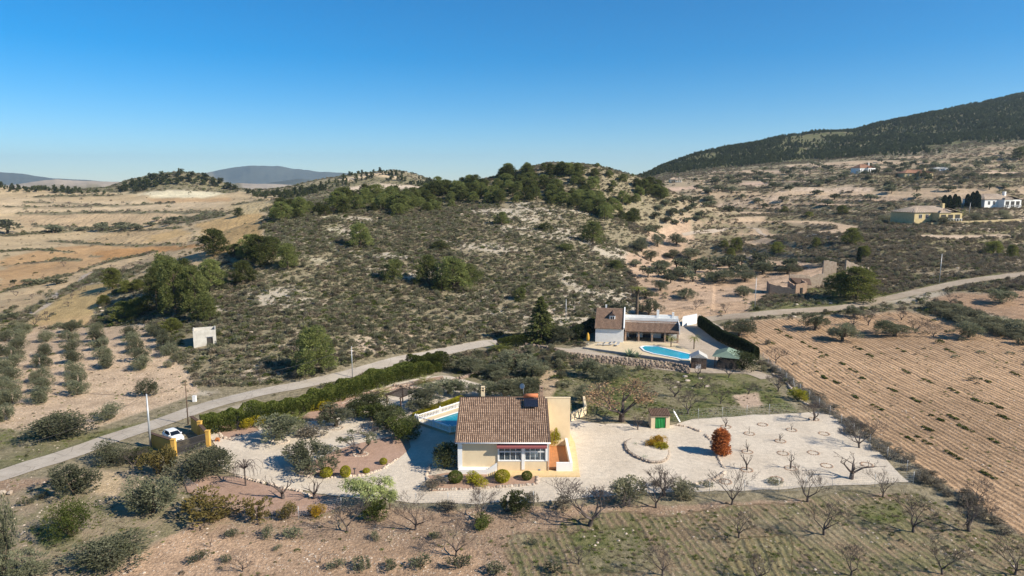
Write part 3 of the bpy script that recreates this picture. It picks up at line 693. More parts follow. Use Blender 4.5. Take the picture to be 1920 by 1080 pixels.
# bare trees: almonds and others
def bare_kind(kind, seeds, mat='greybark', **kw):
    for sd in seeds:
        S = branches(rr(sd), **kw); th = S[:, 6] > .010
        a = segs_mesh(S[th], 6); b = segs_mesh(S[~th], 3); me = mesh_np(kind, np.concatenate([a[0], b[0]]), [a[1], b[1] + len(a[0])], [M[mat]])
        tk = mesh_np(kind + '_trunk', a[0], [a[1]], [M[mat]]); tw = mesh_np(kind + '_crown', b[0], [b[1]], [M[mat]])
        KIND.setdefault(kind, []).append({'whole': me, 'trunk': tk, 'crown': tw})
bare_kind('almond', range(500, 506), levels=7, n_child=(3, 2, 3, 3, 3, 2, 2), spread=.62, twigr=.0021, r0=.030, l0=.25, h0=.17, lenf=.72)
bare_kind('wintertree', range(520, 523), levels=6, n_child=(3, 3, 3, 3, 3, 2), spread=.5, upb=.5, h0=.12, twigr=.0022)
bare_kind('sapling', range(540, 544), levels=3, n_child=(2, 2, 2), spread=.5, upb=.5, h0=.5, l0=.28, r0=.022, twigr=.005)
bare_kind('openalmond', range(550, 553), levels=5, n_child=(3, 2, 2, 2, 2), spread=.75, twigr=.004, r0=.04)
bare_kind('vase', range(560, 563), 'greybark', levels=4, n_child=(3, 2, 2, 2), spread=.42, upb=.6, h0=.2, twigr=.004)
# weeping bare tree
g = rr(570); S = [(0, 0, -.03, .01, 0, .7, .022, .016)]
for k in range(34):
    az = g.uniform(0, 6.283); p = np.array([.01, 0, .68]); r = g.uniform(.2, .46); hh = g.uniform(.16, .3)
    q = None
    for i in range(1, 8):
        t = i / 7; e = np.array([math.cos(az) * r * min(1, t * 1.5), math.sin(az) * r * min(1, t * 1.5), .68 + hh * math.sin(min(1, t * 1.6) * 2.4) - max(0, t - .5) * .75]) + g.normal(size=3) * .008
        S.append((*p, *e, .008 * (1 - t * .6), .008 * (1 - t * .6))); p = e
a = segs_mesh(S, 4); KIND['weeping'] = [{'whole': mesh_np('weeping', a[0], [a[1]], [M['greybark']])}]
# autumn broad tree
g = rr(580); S = branches(g, levels=6, n_child=(3, 3, 3, 2), spread=.6, twigr=.003); tips = S[S[:, 6] < .008]; tips = tips[g.choice(len(tips), min(len(tips), 1700))]
C = np.repeat(tips[:, 3:6], 3, 0) + g.normal(size=(len(tips) * 3, 3)) * .04
add_variant('autumntree', cards(C, .028, g, 1.4), segs_mesh(S, 5), M['autumn'], M['greybark'])
# pepper tree: umbrella of drooping leaves
g = rr(590); lob = [(math.cos(a) * r, math.sin(a) * r, z, .17, .17, .15) for a, r, z in [(g.uniform(0, 6.28), g.uniform(.05, .36), g.uniform(.5, .8)) for _ in range(14)]]
C, d = lobe_points(lob, 4200, g, .6, .36, 3); C[:, 2] -= g.uniform(0, .12, len(C))
add_variant('pepper', cards(C, .045, g, 3.0, -1.2, d), segs_mesh([(0, 0, -.03, .02, 0, .3, .035, .028)] + [(.02, 0, .28, l[0], l[1], l[2], .018, .005) for l in lob], 5), M['pepper'], M['bark'])
# palms
def palm_kind(kind, trunk_h, nf, fl, seed, lift=.6):
    g = rr(seed); V = []; F = []; b = 0
    for k in range(nf):
        az = 2.4 * k + g.normal() * .2; el = lift * (1 - 1.5 * k / nf) + .35; p = np.array([0, 0, trunk_h]); L = fl * g.uniform(.85, 1.1); d = np.array([math.cos(az) * math.cos(el), math.sin(az) * math.cos(el), math.sin(el)])
        sdv = np.array([-math.sin(az), math.cos(az), 0]); n = 9; pts = [p]
        for i in range(n): d = d + np.array([0, 0, -.16]); d /= np.linalg.norm(d); pts.append(pts[-1] + d * L / n)
        for i in range(n):
            a0, a1 = pts[i], pts[i + 1]; wv = .17 * fl * math.sin(math.pi * (i + .8) / (n + 1))
            for s_ in (-1, 1):
                for q in range(3):
                    t = q / 3; r0 = a0 * (1 - t) + a1 * t; r1 = r0 + (a1 - a0) * .2; tip = r0 + sdv * s_ * wv + (a1 - a0) * .9 - np.array([0, 0, wv * .45])
                    V += [r0, r1, tip, tip]; F.append((b, b + 1, b + 2)); b += 4
    V = np.array(V); F = np.array(F)
    S = [(0, 0, -.03 + trunk_h * i / 8, 0, 0, trunk_h * (i + 1) / 8, .028 + (.012 if i == 7 else 0), .026) for i in range(8)]
    ps = {'crown': mesh_np(kind + '_crown', V, [F], [M['palm']])}; t = segs_mesh(S, 8); ps['trunk'] = mesh_np(kind + '_trunk', t[0], [t[1]], [M['bark']]); KIND[kind] = [ps]
palm_kind('lowpalm', .22, 26, .75, 600, .8); palm_kind('tallpalm', .86, 30, .2, 601, .5); palm_kind('youngpalm', .66, 22, .42, 602, .6)
for sd in (610, 611):  # agave rosette
    g = rr(sd); V = []; F = []; b = 0
    for k in range(26):
        az = 2.4 * k; el = 1.25 * k / 26 + .2; d = np.array([math.cos(az) * math.cos(el), math.sin(az) * math.cos(el), math.sin(el)]); s_ = np.array([-math.sin(az), math.cos(az), 0]) * .05
        V += [d * .06 - s_, d * .06 + s_, d * .45 + s_ * 1.1, d * .45 - s_ * 1.1, d * .9]; F += [(b, b + 1, b + 2, b + 3)]; F.append((b + 3, b + 2, b + 4, b + 4)); b += 5
    V = np.array(V); KIND.setdefault('agave', []).append({'whole': mesh_np('agave', V, [np.array(F)[::2], np.array(F)[1::2][:, :3]], [M['agave']])})

# ------------------------------------------------------------------ scatter of uncountable things
SRC = {}
def src_collection(name, meshes):
    c = bpy.data.collections.new(name)
    for i, me in enumerate(meshes): c.objects.link(bpy.data.objects.new('%s_source' % name, me))
    SRC[name] = c; return c
def scatter(name, pts, scl, rot, idx, coll, label=None, cat=None):
    """one uncountable mass as a geometry-nodes object"""
    me = bpy.data.meshes.new(name); n = len(pts); me.vertices.add(n); me.vertices.foreach_set('co', np.asarray(pts, np.float32).ravel())
    a = me.attributes.new('scl', 'FLOAT_VECTOR', 'POINT'); a.data.foreach_set('vector', np.asarray(scl, np.float32).ravel())
    r3 = np.zeros((n, 3), np.float32); r3[:, 2] = rot; a = me.attributes.new('rot', 'FLOAT_VECTOR', 'POINT'); a.data.foreach_set('vector', r3.ravel())
    a = me.attributes.new('idx', 'INT', 'POINT'); a.data.foreach_set('value', np.asarray(idx, np.int32))
    ng = bpy.data.node_groups.new(name, 'GeometryNodeTree'); ng.interface.new_socket('Geometry', in_out='INPUT', socket_type='NodeSocketGeometry'); ng.interface.new_socket('Geometry', in_out='OUTPUT', socket_type='NodeSocketGeometry')
    N = ng.nodes; gi = N.new('NodeGroupInput'); go = N.new('NodeGroupOutput'); ip = N.new('GeometryNodeInstanceOnPoints'); ci = N.new('GeometryNodeCollectionInfo')
    ci.inputs['Collection'].default_value = coll; ci.inputs['Separate Children'].default_value = True; ci.inputs['Reset Children'].default_value = True
    ip.inputs['Pick Instance'].default_value = True
    def na(nm, ty): q = N.new('GeometryNodeInputNamedAttribute'); q.data_type = ty; q.inputs[0].default_value = nm; return q.outputs[0]
    L = ng.links; L.new(gi.outputs[0], ip.inputs['Points']); L.new(ci.outputs[0], ip.inputs['Instance']); L.new(na('idx', 'INT'), ip.inputs['Instance Index'])
    L.new(na('rot', 'FLOAT_VECTOR'), ip.inputs['Rotation']); L.new(na('scl', 'FLOAT_VECTOR'), ip.inputs['Scale']); L.new(ip.outputs[0], go.inputs[0])
    o = new_obj(name, me); md = o.modifiers.new('scatter', 'NODES'); md.node_group = ng
    return tag(o, label, cat, None, 'stuff')
def sheet(name, pts, mat, off=.06, sp=1.2, kind='structure', jit=.15, seed=0, step=14):
    """draped sheet with a crisp outline given as photo pixels"""
    from mathutils.geometry import delaunay_2d_cdt
    poly = wpoly(pts, step); k = len(poly)
    if jit:
        poly = poly + jit * 2 * np.stack([fbm(poly[:, 0] * .7, poly[:, 1] * .7, seed, 2) - .5, fbm(poly[:, 0] * .7, poly[:, 1] * .7, seed + 9, 2) - .5], 1)
    return sheet_world(name, poly, mat, off, sp, kind)
def sheet_world(name, poly, mat, off=.06, sp=1.2, kind='structure'):
    from mathutils.geometry import delaunay_2d_cdt
    poly = np.asarray(poly); k = len(poly)
    x0, y0 = poly.min(0); x1, y1 = poly.max(0); gx, gy = np.meshgrid(np.arange(x0, x1, sp), np.arange(y0, y1, sp)); gx = gx.ravel(); gy = gy.ravel(); m = inside(poly, gx, gy)
    vs = [Vector(p) for p in poly] + [Vector(p) for p in zip(gx[m], gy[m])]
    r = delaunay_2d_cdt(vs, [(i, (i + 1) % k) for i in range(k)], [list(range(k))], 1, 1e-4)
    V = np.array([(p.x, p.y) for p in r[0]]); z = Hs(V[:, 0], V[:, 1]) + off
    me = bpy.data.meshes.new(name); me.from_pydata([(a, b, c) for (a, b), c in zip(V, z)], [], [tuple(f) for f in r[2]]); me.materials.append(mat)
    bad = sum(1 for p in me.polygons if p.normal.z < 0)
    if bad > len(me.polygons) / 2: me.flip_normals()
    o = new_obj(name, me)
    if kind: tag(o, kind=kind)
    return o
# ------------------------------------------------------------------ road, gravel, beds
def gravel_mat(name, c1, c2, fine=9):
    t = NT(name); v = t.pos('world'); big = t.noise(v, .16, 4); f = t.noise(v, fine, 4, .75); m = t.noise(v, 1.4, 4, .65)
    c = t.mix(t.ramp(big, .3, .7), c1, c2)
    k = t.math('MULTIPLY', t.ramp(f, .25, .75, .78, 1.15), t.ramp(m, .25, .75, .88, 1.08)); c = t.mix(1.0, c, k, 'MULTIPLY'); c = t.mix(t.ramp(t.noise(v, .55, 6, .75), .56, .74, 0, .35), c, (.38, .29, .20))
    t.bump(t.math('ADD', f, t.math('MULTIPLY', m, 1.2)), .08, .7); return t.done(c, .95, .1)
M['gravel'] = gravel_mat('pale gravel', (.63, .545, .44), (.54, .46, .365))
M['pinkgravel'] = gravel_mat('reddish gravel', (.42, .28, .21), (.36, .235, .17))
M['courtgravel'] = gravel_mat('court gravel', (.46, .38, .30), (.39, .32, .25))
t = NT('worn concrete road'); v = t.pos('world'); c = t.mix(t.ramp(t.noise(v, .22, 5), .3, .7), (.45, .395, .33), (.36, .31, .255))
c = t.mix(t.ramp(t.noise(v, 1.7, 6, .7), .52, .72, 0, .5), c, (.22, .19, .16)); vo = t.n('ShaderNodeTexVoronoi'); vo.feature = 'DISTANCE_TO_EDGE'; vo.inputs['Scale'].default_value = .35; t.l(v, vo.inputs['Vector'])
c = t.mix(t.ramp(vo.outputs['Distance'], 0, .02, .55, 0), c, (.14, .12, .1)); t.bump(t.noise(v, 6, 4), .03); M['road'] = t.done(c, .9, .2)
M['tarmac'] = gravel_mat('driveway earth', (.42, .345, .265), (.34, .27, .2), 5)
def strip(name, pts, width, mat, off=.09, ragged=.18, seed=0, kind='structure'):
    W = [P(*p) for p in pts]; C = []
    for i in range(len(W) - 1):      # catmull-rom
        p0, p1, p2, p3 = W[max(i - 1, 0)], W[i], W[i + 1], W[min(i + 2, len(W) - 1)]; n = max(3, int((p2 - p1).length / 1.3))
        for k in range(n):
            u = k / n; C.append(.5 * ((2 * p1) + (p2 - p0) * u + (2 * p0 - 5 * p1 + 4 * p2 - p3) * u * u + (3 * p1 - p0 - 3 * p2 + p3) * u ** 3))
    C.append(W[-1]); V = []; F = []; m = 6
    for i, c in enumerate(C):
        d = C[min(i + 1, len(C) - 1)] - C[max(i - 1, 0)]; nrm = Vector((-d.y, d.x, 0)).normalized(); wv = width(i / (len(C) - 1)) if callable(width) else width
        for k in range(m + 1):
            s = (k / m - .5) * wv; e = ragged * (float(fbm(c.x * .6 + k * 7, c.y * .6, seed, 2)) - .5) * 2 if k in (0, m) else 0
            q = c + nrm * (s + e); V.append((q.x, q.y, float(Hs(q.x, q.y)) + off))
    for i in range(len(C) - 1):
        for k in range(m): a = i * (m + 1) + k; F.append((a, a + m + 1, a + m + 2, a + 1))
    me = bpy.data.meshes.new(name); me.from_pydata(V, [], F); me.materials.append(mat)
    if sum(p.normal.z for p in me.polygons) < 0: me.flip_normals()
    o = new_obj(name, me); return tag(o, kind=kind) if kind else o
strip('road', [(-260,955),(-120,925),(0,893),(60,873),(120,855),(200,826),(270,803),(320,786),(380,764),(440,748),(500,734),(560,723),(620,710),(700,690),(780,670),(850,656),(915,644),(985,646)], 4.3, M['road'])
strip('road', [(1300,604),(1345,597),(1420,590),(1500,583),(1560,579),(1610,572),(1650,563),(1700,552),(1750,541),(1800,530),(1860,521),(1935,513),(2050,506)], 4.6, M['tarmac'], seed=5)
strip('path', [(980,647),(1040,655),(1100,662),(1180,675),(1250,690),(1330,695),(1400,697),(1440,710)], 3.4, M['courtgravel'], seed=7, off=.07)
strip('path', [(-20,640),(20,612),(60,588),(100,560),(150,530),(190,505)], 2.6, M['courtgravel'], seed=8)
strip('road', [(1800,418),(1850,430),(1860,420),(1925,413),(2000,410)], 5, M['tarmac'], seed=9, off=.15)
strip('path', [(1280,440),(1340,432),(1420,430),(1500,445),(1600,440),(1700,446)], 2.2, M['courtgravel'], seed=10, off=.12)
yard = sheet('gravel_yard', [(392,804),(428,788),(470,795),(560,790),(600,755),(700,728),(800,706),(840,705),(900,720),(960,745),(1020,760),(1075,786),(1130,795),(1180,795),(1235,805),(1300,787),(1400,779),(1480,776),(1545,772),(1600,800),(1650,850),(1704,905),(1640,908),(1570,910),(1460,919),(1330,922),(1200,925),(1100,935),(1000,942),(900,945),(780,943),(640,932),(520,912),(460,893),(425,885),(395,865),(425,850),(400,835),(388,815)], M['gravel'], .06, 1.1, 'structure', .35)
beds = [('front of the gate', [(404,812),(418,796),(450,790),(478,797),(486,808),(455,817),(425,823)]),
        ('pink', [(345,905),(400,893),(450,898),(500,910),(560,925),(640,934),(640,950),(600,967),(540,970),(470,962),(400,950),(350,925)]),
        ('centre', [(548,884),(580,868),(640,842),(690,828),(735,818),(765,822),(770,840),(745,862),(712,882),(680,893),(620,896),(560,892)]),
        ('hedge', [(560,790),(585,770),(640,748),(720,728),(790,712),(830,706),(834,712),(780,722),(720,737),(660,755),(640,775),(600,790)]),
        ('front', [(800,893),(850,886),(1008,888),(1007,909),(960,911),(900,917),(850,920),(806,922)]),
        ('dark', [(770,800),(830,810),(858,830),(858,890),(800,895),(806,870),(800,850)])]
for i, (nm, pts) in enumerate(beds):
    if nm != 'dark': sheet('planting_bed', pts, M['pinkgravel'], .10, 1.0, 'structure', .25, seed=20 + i)
# court of the white villa
sheet('gravel_court', [(1100,648),(1160,645),(1270,640),(1270,606),(1285,592),(1312,590),(1350,612),(1395,645),(1420,668),(1410,690),(1340,697),(1300,692),(1200,668),(1150,655)], M['courtgravel'], .05, 1.4, 'structure', .2)

# ------------------------------------------------------------------ uncountable ground cover
src_collection('scrub', [KIND[k][v]['whole'] for k, v in (('shrub', 0), ('shrub', 1), ('shrub', 2), ('weedshrub', 0), ('weedshrub', 1), ('greyshrub', 0))])
def low_clump(name, sd, mat, n=90, size=.16):
    g = rr(sd); d = g.normal(size=(n, 3)); d[:, 2] = np.abs(d[:, 2]); d /= np.linalg.norm(d, axis=1)[:, None]
    C = d * np.array([.5, .42, .5]) * g.uniform(.55, 1.05, n)[:, None] + np.array([0, 0, .12]); a = cards(C, size, g, 1.6, .4, d)
    return mesh_np(name, a[0], [a[1]], [mat])
lowc = [low_clump('low scrub', 700 + i, m, 110) for i, m in enumerate([M['scrub'], M['scrub'], M['dryscrub'], M['scrub'], M['dryscrub'], M['green']])]
src_collection('lowscrub', lowc)
def tuft(name, sd, mat, n=26):
    g = rr(sd); d = g.normal(size=(n, 3)) * .5; d[:, 2] = 1; d /= np.linalg.norm(d, axis=1)[:, None]; b = np.stack([g.uniform(-.3, .3, n), g.uniform(-.3, .3, n), np.zeros(n)], 1)
    a = cards(b + d * .4, .8, g, 7, 0, d); return mesh_np(name, a[0], [a[1]], [mat])
src_collection('tufts', [tuft('tuft', 720, M['grass']), tuft('tuft', 721, M['grass']), tuft('tuft', 722, M['dryscrub'])])
rmesh = []
t = NT('limestone'); v = t.pos(); c = t.mix(t.ramp(t.noise(v, 3, 4), .3, .7), (.56, .47, .38), (.40, .31, .235)); c = t.mix(1, c, t.ramp(t.n('ShaderNodeObjectInfo').outputs['Random'], 0, 1, .75, 1.15), 'MULTIPLY'); M['stone'] = t.done(c, .9, .2)
for i in range(4): b_ = MB(); b_.rock((0, 0, .1), .5, random.Random(i), .6); rmesh.append(b_.mesh('stone', M['stone']))
src_collection('stones', rmesh)
def cover_at(x, y):
    u = np.clip(x / y, -4.99, 4.99); r = np.clip(np.searchsorted(Drows, y) - 1, 0, len(Drows) - 2); c = np.clip(np.searchsorted(Ucols, u) - 1, 0, len(Ucols) - 2)
    return WQ[r, c], GR[r, c]
def sample(n, d0, d1, u0=-.82, u1=.82, seed=1):
    g = rr(seed); D = np.sqrt(g.uniform(d0 * d0, d1 * d1, n)); u = g.uniform(u0, u1, n); return u * D, D, g
roadpts = []
def near_poly(px_list): return wpoly(px_list)
YARD = wpoly([(380,810),(428,780),(600,735),(800,690),(860,700),(1020,745),(1075,780),(1240,790),(1545,768),(1710,905),(1460,925),(1200,930),(1000,948),(780,950),(640,940),(500,915),(380,870)])
COURT = wpoly([(1090,640),(1110,600),(1180,575),(1290,585),(1340,600),(1430,665),(1420,700),(1300,700),(1100,665)])
MEAD = wpoly([(1060,692),(1130,690),(1300,700),(1420,700),(1500,770),(1480,785),(1240,790),(1075,770)])
HUT = wpoly([(338,655),(345,628),(400,628),(405,655)])
def rseg(px):
    W = [P(*p) for p in px]; return np.array([(a.x, a.y) for a in W])
ROADS = [(rseg([(-260,955),(0,893),(120,855),(270,803),(380,764),(500,734),(620,710),(780,670),(915,644),(985,646),(1100,662),(1250,690),(1440,710)]), 3.2),
         (rseg([(1300,604),(1420,590),(1560,579),(1700,552),(1800,530),(1935,513)]), 3.4)]
def clear(x, y, nm=''):
    ok = ~inside(YARD, x, y) & ~inside(COURT, x, y) & ~inside(HUT, x, y) & ~((nm == 'scrub') & inside(MEAD, x, y) & (vnoise(x * 3, y * 3, 5) > .12))
    for L, wd in ROADS:
        for a, b in zip(L[:-1], L[1:]):
            d = b - a; t_ = np.clip(((x - a[0]) * d[0] + (y - a[1]) * d[1]) / (d @ d), 0, 1); ok &= np.hypot(x - a[0] - t_ * d[0], y - a[1] - t_ * d[1]) > wd
    return ok
def cull(x, y):     # keep what can be seen from about the camera: drop ground hidden behind crests
    k = np.linspace(.25, .985, 40); z = Hs(x, y); best = np.ones(len(x), bool)
    for s in k: best &= Hs(x * s, y * s) < CAM_H + (z + 3.0 - CAM_H) * s + .5
    return best
def scat(name, n, d0, d1, coll, size, hs, dens, seed, u0=-.82, u1=.82, label=None, cat=None, nidx=6, cond=None, pw=1):
    x, y, g = sample(n, d0, d1, u0, u1, seed); q, rz = cover_at(x, y)
    pr = dens(q, rz, x, y); ok = g.uniform(0, 1, n) < pr; x, y, pr = x[ok], y[ok], pr[ok]; ok = clear(x, y, name) & cull(x, y); x, y = x[ok], y[ok]
    if cond is not None: ok = cond(x, y); x, y = x[ok], y[ok]
    m = len(x); s = size[0] + (size[1] - size[0]) * g.uniform(0, 1, m) ** 1.7; h = s * g.uniform(hs[0], hs[1], m)
    print(name, m)
    return scatter(name, np.stack([x, y, Hs(x, y) - .03], 1), np.stack([s, s, h], 1), g.uniform(0, 6.28, m), np.where((x / y > .17) & (y > 200) & (g.uniform(0, 1, m) < .75) & (nidx == 6), 2 if coll.name.startswith('low') else 5, g.integers(0, nidx, m)), coll, label, cat)
def d_scrub(q, rz, x, y):
    pt = fbm(x / 16, y / 16, 55, 3); c = q[:, 0]; base = np.where(c > .35, .25 + c, c * .10)
    base = base * (.5 + .75 * sstep(.38, .58, fbm(x / 48, y / 48, 57, 3)))
    base = np.where((x / y > .235) & (y > 260), base * .55, base)
    return np.clip(np.where(rz > .4, 1.4, base * (.35 + .9 * sstep(.30, .50, pt))), 0, 1)
scat('scrub', 130000, 125, 330, SRC['lowscrub'], (.4, 2.3), (.4, .85), d_scrub, 11, label='low grey green scrub and esparto grass covering the stony hillside', cat='scrub')
scat('scrub', 80000, 330, 560, SRC['lowscrub'], (1.0, 2.6), (.45, .85), d_scrub, 12, label='low scrub covering the upper slopes of the hill and valley', cat='scrub')
scat('scrub', 11000, 125, 330, SRC['scrub'], (1.0, 2.3), (.7, 1.0), lambda q, r, x, y: d_scrub(q, r, x, y) * .8, 13, label='taller dark bushes scattered through the hillside scrub', cat='bushes')
scat('scrub', 42000, 520, 900, SRC['lowscrub'], (1.6, 4.6), (.5, .9), lambda q, r, x, y: d_scrub(q, r, x, y) * .8, 14, label='dark bushes along the distant field terraces', cat='scrub')
scat('grass', 60000, 58, 150, SRC['tufts'], (.22, .6), (.3, .6), lambda q, r, x, y: np.clip(q[:, 0] * q[:, 2] * 1.3, 0, 1) * sstep(.35, .6, fbm(x / 4, y / 4, 61, 3)), 15, label='short green and dry grass tufts on the open ground', cat='grass', nidx=3)
scat('weeds', 14000, 58, 150, SRC['lowscrub'], (.25, .8), (.4, .7), lambda q, r, x, y: np.where((q[:, 0] > .15), q[:, 0] * .45, 0) * sstep(.45, .62, fbm(x / 5, y / 5, 66, 3)), 16, label='low dry weeds among the stones', cat='weeds')
scat('stones', 50000, 58, 190, SRC['stones'], (.08, .36), (.5, .9), lambda q, r, x, y: q[:, 1] * sstep(.40, .62, fbm(x / 5, y / 5, 71, 3)), 17, label='loose pale limestone pieces lying over the soil', cat='stones', nidx=4)
scat('rocks', 5000, 125, 330, SRC['stones'], (.5, 1.7), (.3, .6), lambda q, r, x, y: np.where(q[:, 0] > .3, 1, 0) * sstep(.52, .66, fbm(x / 9, y / 9, 73, 3)), 18, label='pale rock outcrops showing through the scrub', cat='rocks', nidx=4)
src_collection('woodtrees', [v['whole'] for v in KIND['farpine']])
def d_wood(q, rz, x, y):
    lim = np.interp(x / y, [.13, .22, .30, .45, .60, .80], [790, 860, 900, 860, 800, 760]) + 90 * (fbm(x / 70, y / 200, 83, 3) - .5)
    return np.where((x / y > .15) & (y > lim), sstep(.22, .5, fbm(x / 60, y / 90, 81, 3)) * np.clip(.5 + (y - lim) / 500, 0, 1), 0)
scat('pine_wood', 40000, 780, 1480, SRC['woodtrees'], (3.5, 7), (.8, 1.1), d_wood, 19, .14, .85, 'dark pine wood covering the mountainside on the right', 'pine wood', 4)

HILLW = [wpoly([(590,352),(640,334),(700,320),(750,320),(810,342),(800,352),(740,340),(690,342),(640,352)], 25, 870), wpoly([(460,362),(540,366),(600,350),(620,358),(560,374),(500,376)], 25, 870), wpoly([(0,350),(60,354),(210,360),(215,366),(60,362),(0,358)], 25, 870)]
scat('pine_wood', 9000, 500, 880, SRC['woodtrees'], (4, 8), (.8, 1.1), lambda q, r, x, y: (inside(HILLW[0], x, y) | inside(HILLW[1], x, y) | inside(HILLW[2], x, y)) * .42, 29, -.8, 0, 'thin pine wood on the second hill with the pale scar and its saddle', 'pine wood', 4)
# ------------------------------------------------------------------ building materials
def plain(name, c, rough=.6, spec=.3, metal=0): t = NT(name); t.b.inputs['Metallic'].default_value = metal; return t.done(c, rough, spec)
def render_mat(name, c1, c2, sc=.9, stain=.25):
    t = NT(name); v = t.pos(); c = t.mix(t.ramp(t.noise(v, sc, 5), .3, .7), c1, c2)
    sv = t.scale_vec(v, (3.5, 3.5, .5)); c = t.mix(t.ramp(t.noise(sv, 1.6, 4), .55, .8, 0, stain), c, tuple(k * .55 for k in c2)); t.bump(t.noise(v, 14, 4), .02); return t.done(c, .9, .15)
M['ywall'] = render_mat('cream roughcast', (.74, .60, .40), (.69, .55, .36))
M['yapron'] = render_mat('ochre paving', (.70, .52, .28), (.62, .44, .23), 1.5)
M['ochre'] = render_mat('ochre wall', (.62, .37, .09), (.52, .30, .07))
M['white'] = render_mat('white render', (.78, .77, .74), (.70, .69, .66), 1.2, .15)
M['wtrim'] = plain('white paint', (.80, .79, .77), .5)
M['conc'] = render_mat('bare concrete', (.40, .38, .35), (.30, .28, .26))
M['brick'] = render_mat('rubble masonry', (.32, .205, .14), (.42, .30, .215), 2.5, .4)
M['oldwall'] = render_mat('old lime render', (.42, .34, .26), (.31, .23, .17), 1.6, .5)
M['wood'] = render_mat('dark timber', (.09, .055, .04), (.15, .10, .07), 3)
M['iron'] = plain('dark iron', (.07, .065, .065), .5, .4, .3)
M['steel'] = plain('galvanised steel', (.42, .43, .44), .45, .5, .4)
M['greenroof'] = render_mat('green roof sheet', (.16, .22, .17), (.20, .26, .20), 1)
M['curtain'] = plain('green curtain', (.03, .28, .07), .8)
M['maroon'] = plain('maroon awning cloth', (.24, .075, .075), .8)
M['terra'] = plain('terracotta', (.48, .16, .07), .8)
M['black'] = plain('solar glass', (.015, .018, .03), .12, .6)
M['blue'] = plain('blue plastic', (.04, .16, .38), .5)
M['tyre'] = plain('rubber', (.03, .03, .03), .8)
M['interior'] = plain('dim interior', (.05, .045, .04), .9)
M['carwhite'] = plain('white car paint', (.78, .79, .80), .25, .6)
M['carglass'] = plain('car glass', (.02, .03, .05), .06, .7)
M['redlamp'] = plain('red lens', (.35, .02, .02), .3)
M['clearlamp'] = plain('lamp lens', (.6, .62, .65), .15, .6)
M['mustard'] = plain('mustard canvas', (.50, .28, .04), .9)
M['greycloth'] = plain('grey cloth', (.45, .43, .40), .9)
t = NT('glass'); t.b.inputs['Transmission Weight'].default_value = .75; t.b.inputs['IOR'].default_value = 1.45; M['glass'] = t.done((.22, .28, .34), .05, .5)
t = NT('terrace tile'); v = t.pos(); br = t.n('ShaderNodeTexBrick'); br.offset = 0; br.inputs['Color1'].default_value = (.48, .20, .075, 1); br.inputs['Color2'].default_value = (.40, .16, .06, 1); br.inputs['Mortar'].default_value = (.30, .17, .10, 1)
br.inputs['Scale'].default_value = 1; br.inputs['Brick Width'].default_value = .3; br.inputs['Row Height'].default_value = .3; br.inputs['Mortar Size'].default_value = .015; t.l(v, br.inputs[0]); M['tile'] = t.done(br.outputs[0], .6, .3)
def roof_mat(name, a, b_, c_):
    t = NT(name); v = t.attr('tile').outputs['Vector']; wn = t.n('ShaderNodeTexWhiteNoise'); fl = t.n('ShaderNodeVectorMath', operation='FLOOR'); t.l(v, fl.inputs[0]); t.l(fl.outputs[0], wn.inputs['Vector'])
    c = t.mix(wn.outputs['Value'], a, b_); c = t.mix(t.ramp(t.noise(t.pos(), .9, 5), .45, .75, 0, .55), c, c_)
    s = t.sep(v); fr = t.math('FRACT', s[0]); ch = t.math('ABSOLUTE', t.math('SUBTRACT', fr, .5)); c = t.mix(t.ramp(ch, .26, .48, 0, .85), c, (.07, .045, .035)); fy = t.math('FRACT', s[1]); c = t.mix(t.ramp(fy, .72, .98, 0, .7), c, (.10, .065, .045)); return t.done(c, .85, .15)  # row shadows painted into the tile colour; channels between barrels darkened too
M['roof'] = roof_mat('barrel roof tiles', (.47, .325, .23), (.25, .16, .11), (.25, .17, .12))
M['roof2'] = roof_mat('brown roof tiles', (.34, .23, .165), (.24, .155, .11), (.20, .14, .10))
M['roof3'] = roof_mat('light roof tiles', (.62, .50, .38), (.52, .40, .30), (.45, .33, .25))
t = NT('pool water'); v = t.pos('world'); c = t.mix(t.ramp(t.noise(v, .35, 3), .3, .7), (.008, .20, .27), (.02, .30, .38)); t.bump(t.noise(v, 2.2, 3), .06, .5); M['water'] = t.done(c, .06, .5)
t = NT('hidden water'); v = t.pos('world'); c = t.mix(t.ramp(t.noise(v, .35, 3), .3, .7), (.02, .31, .44), (.03, .38, .50)); t.bump(t.noise(v, 2.2, 3), .05, .5); M['water2'] = t.done(c, .06, .5); M['water2'].name = 'bright pool water'
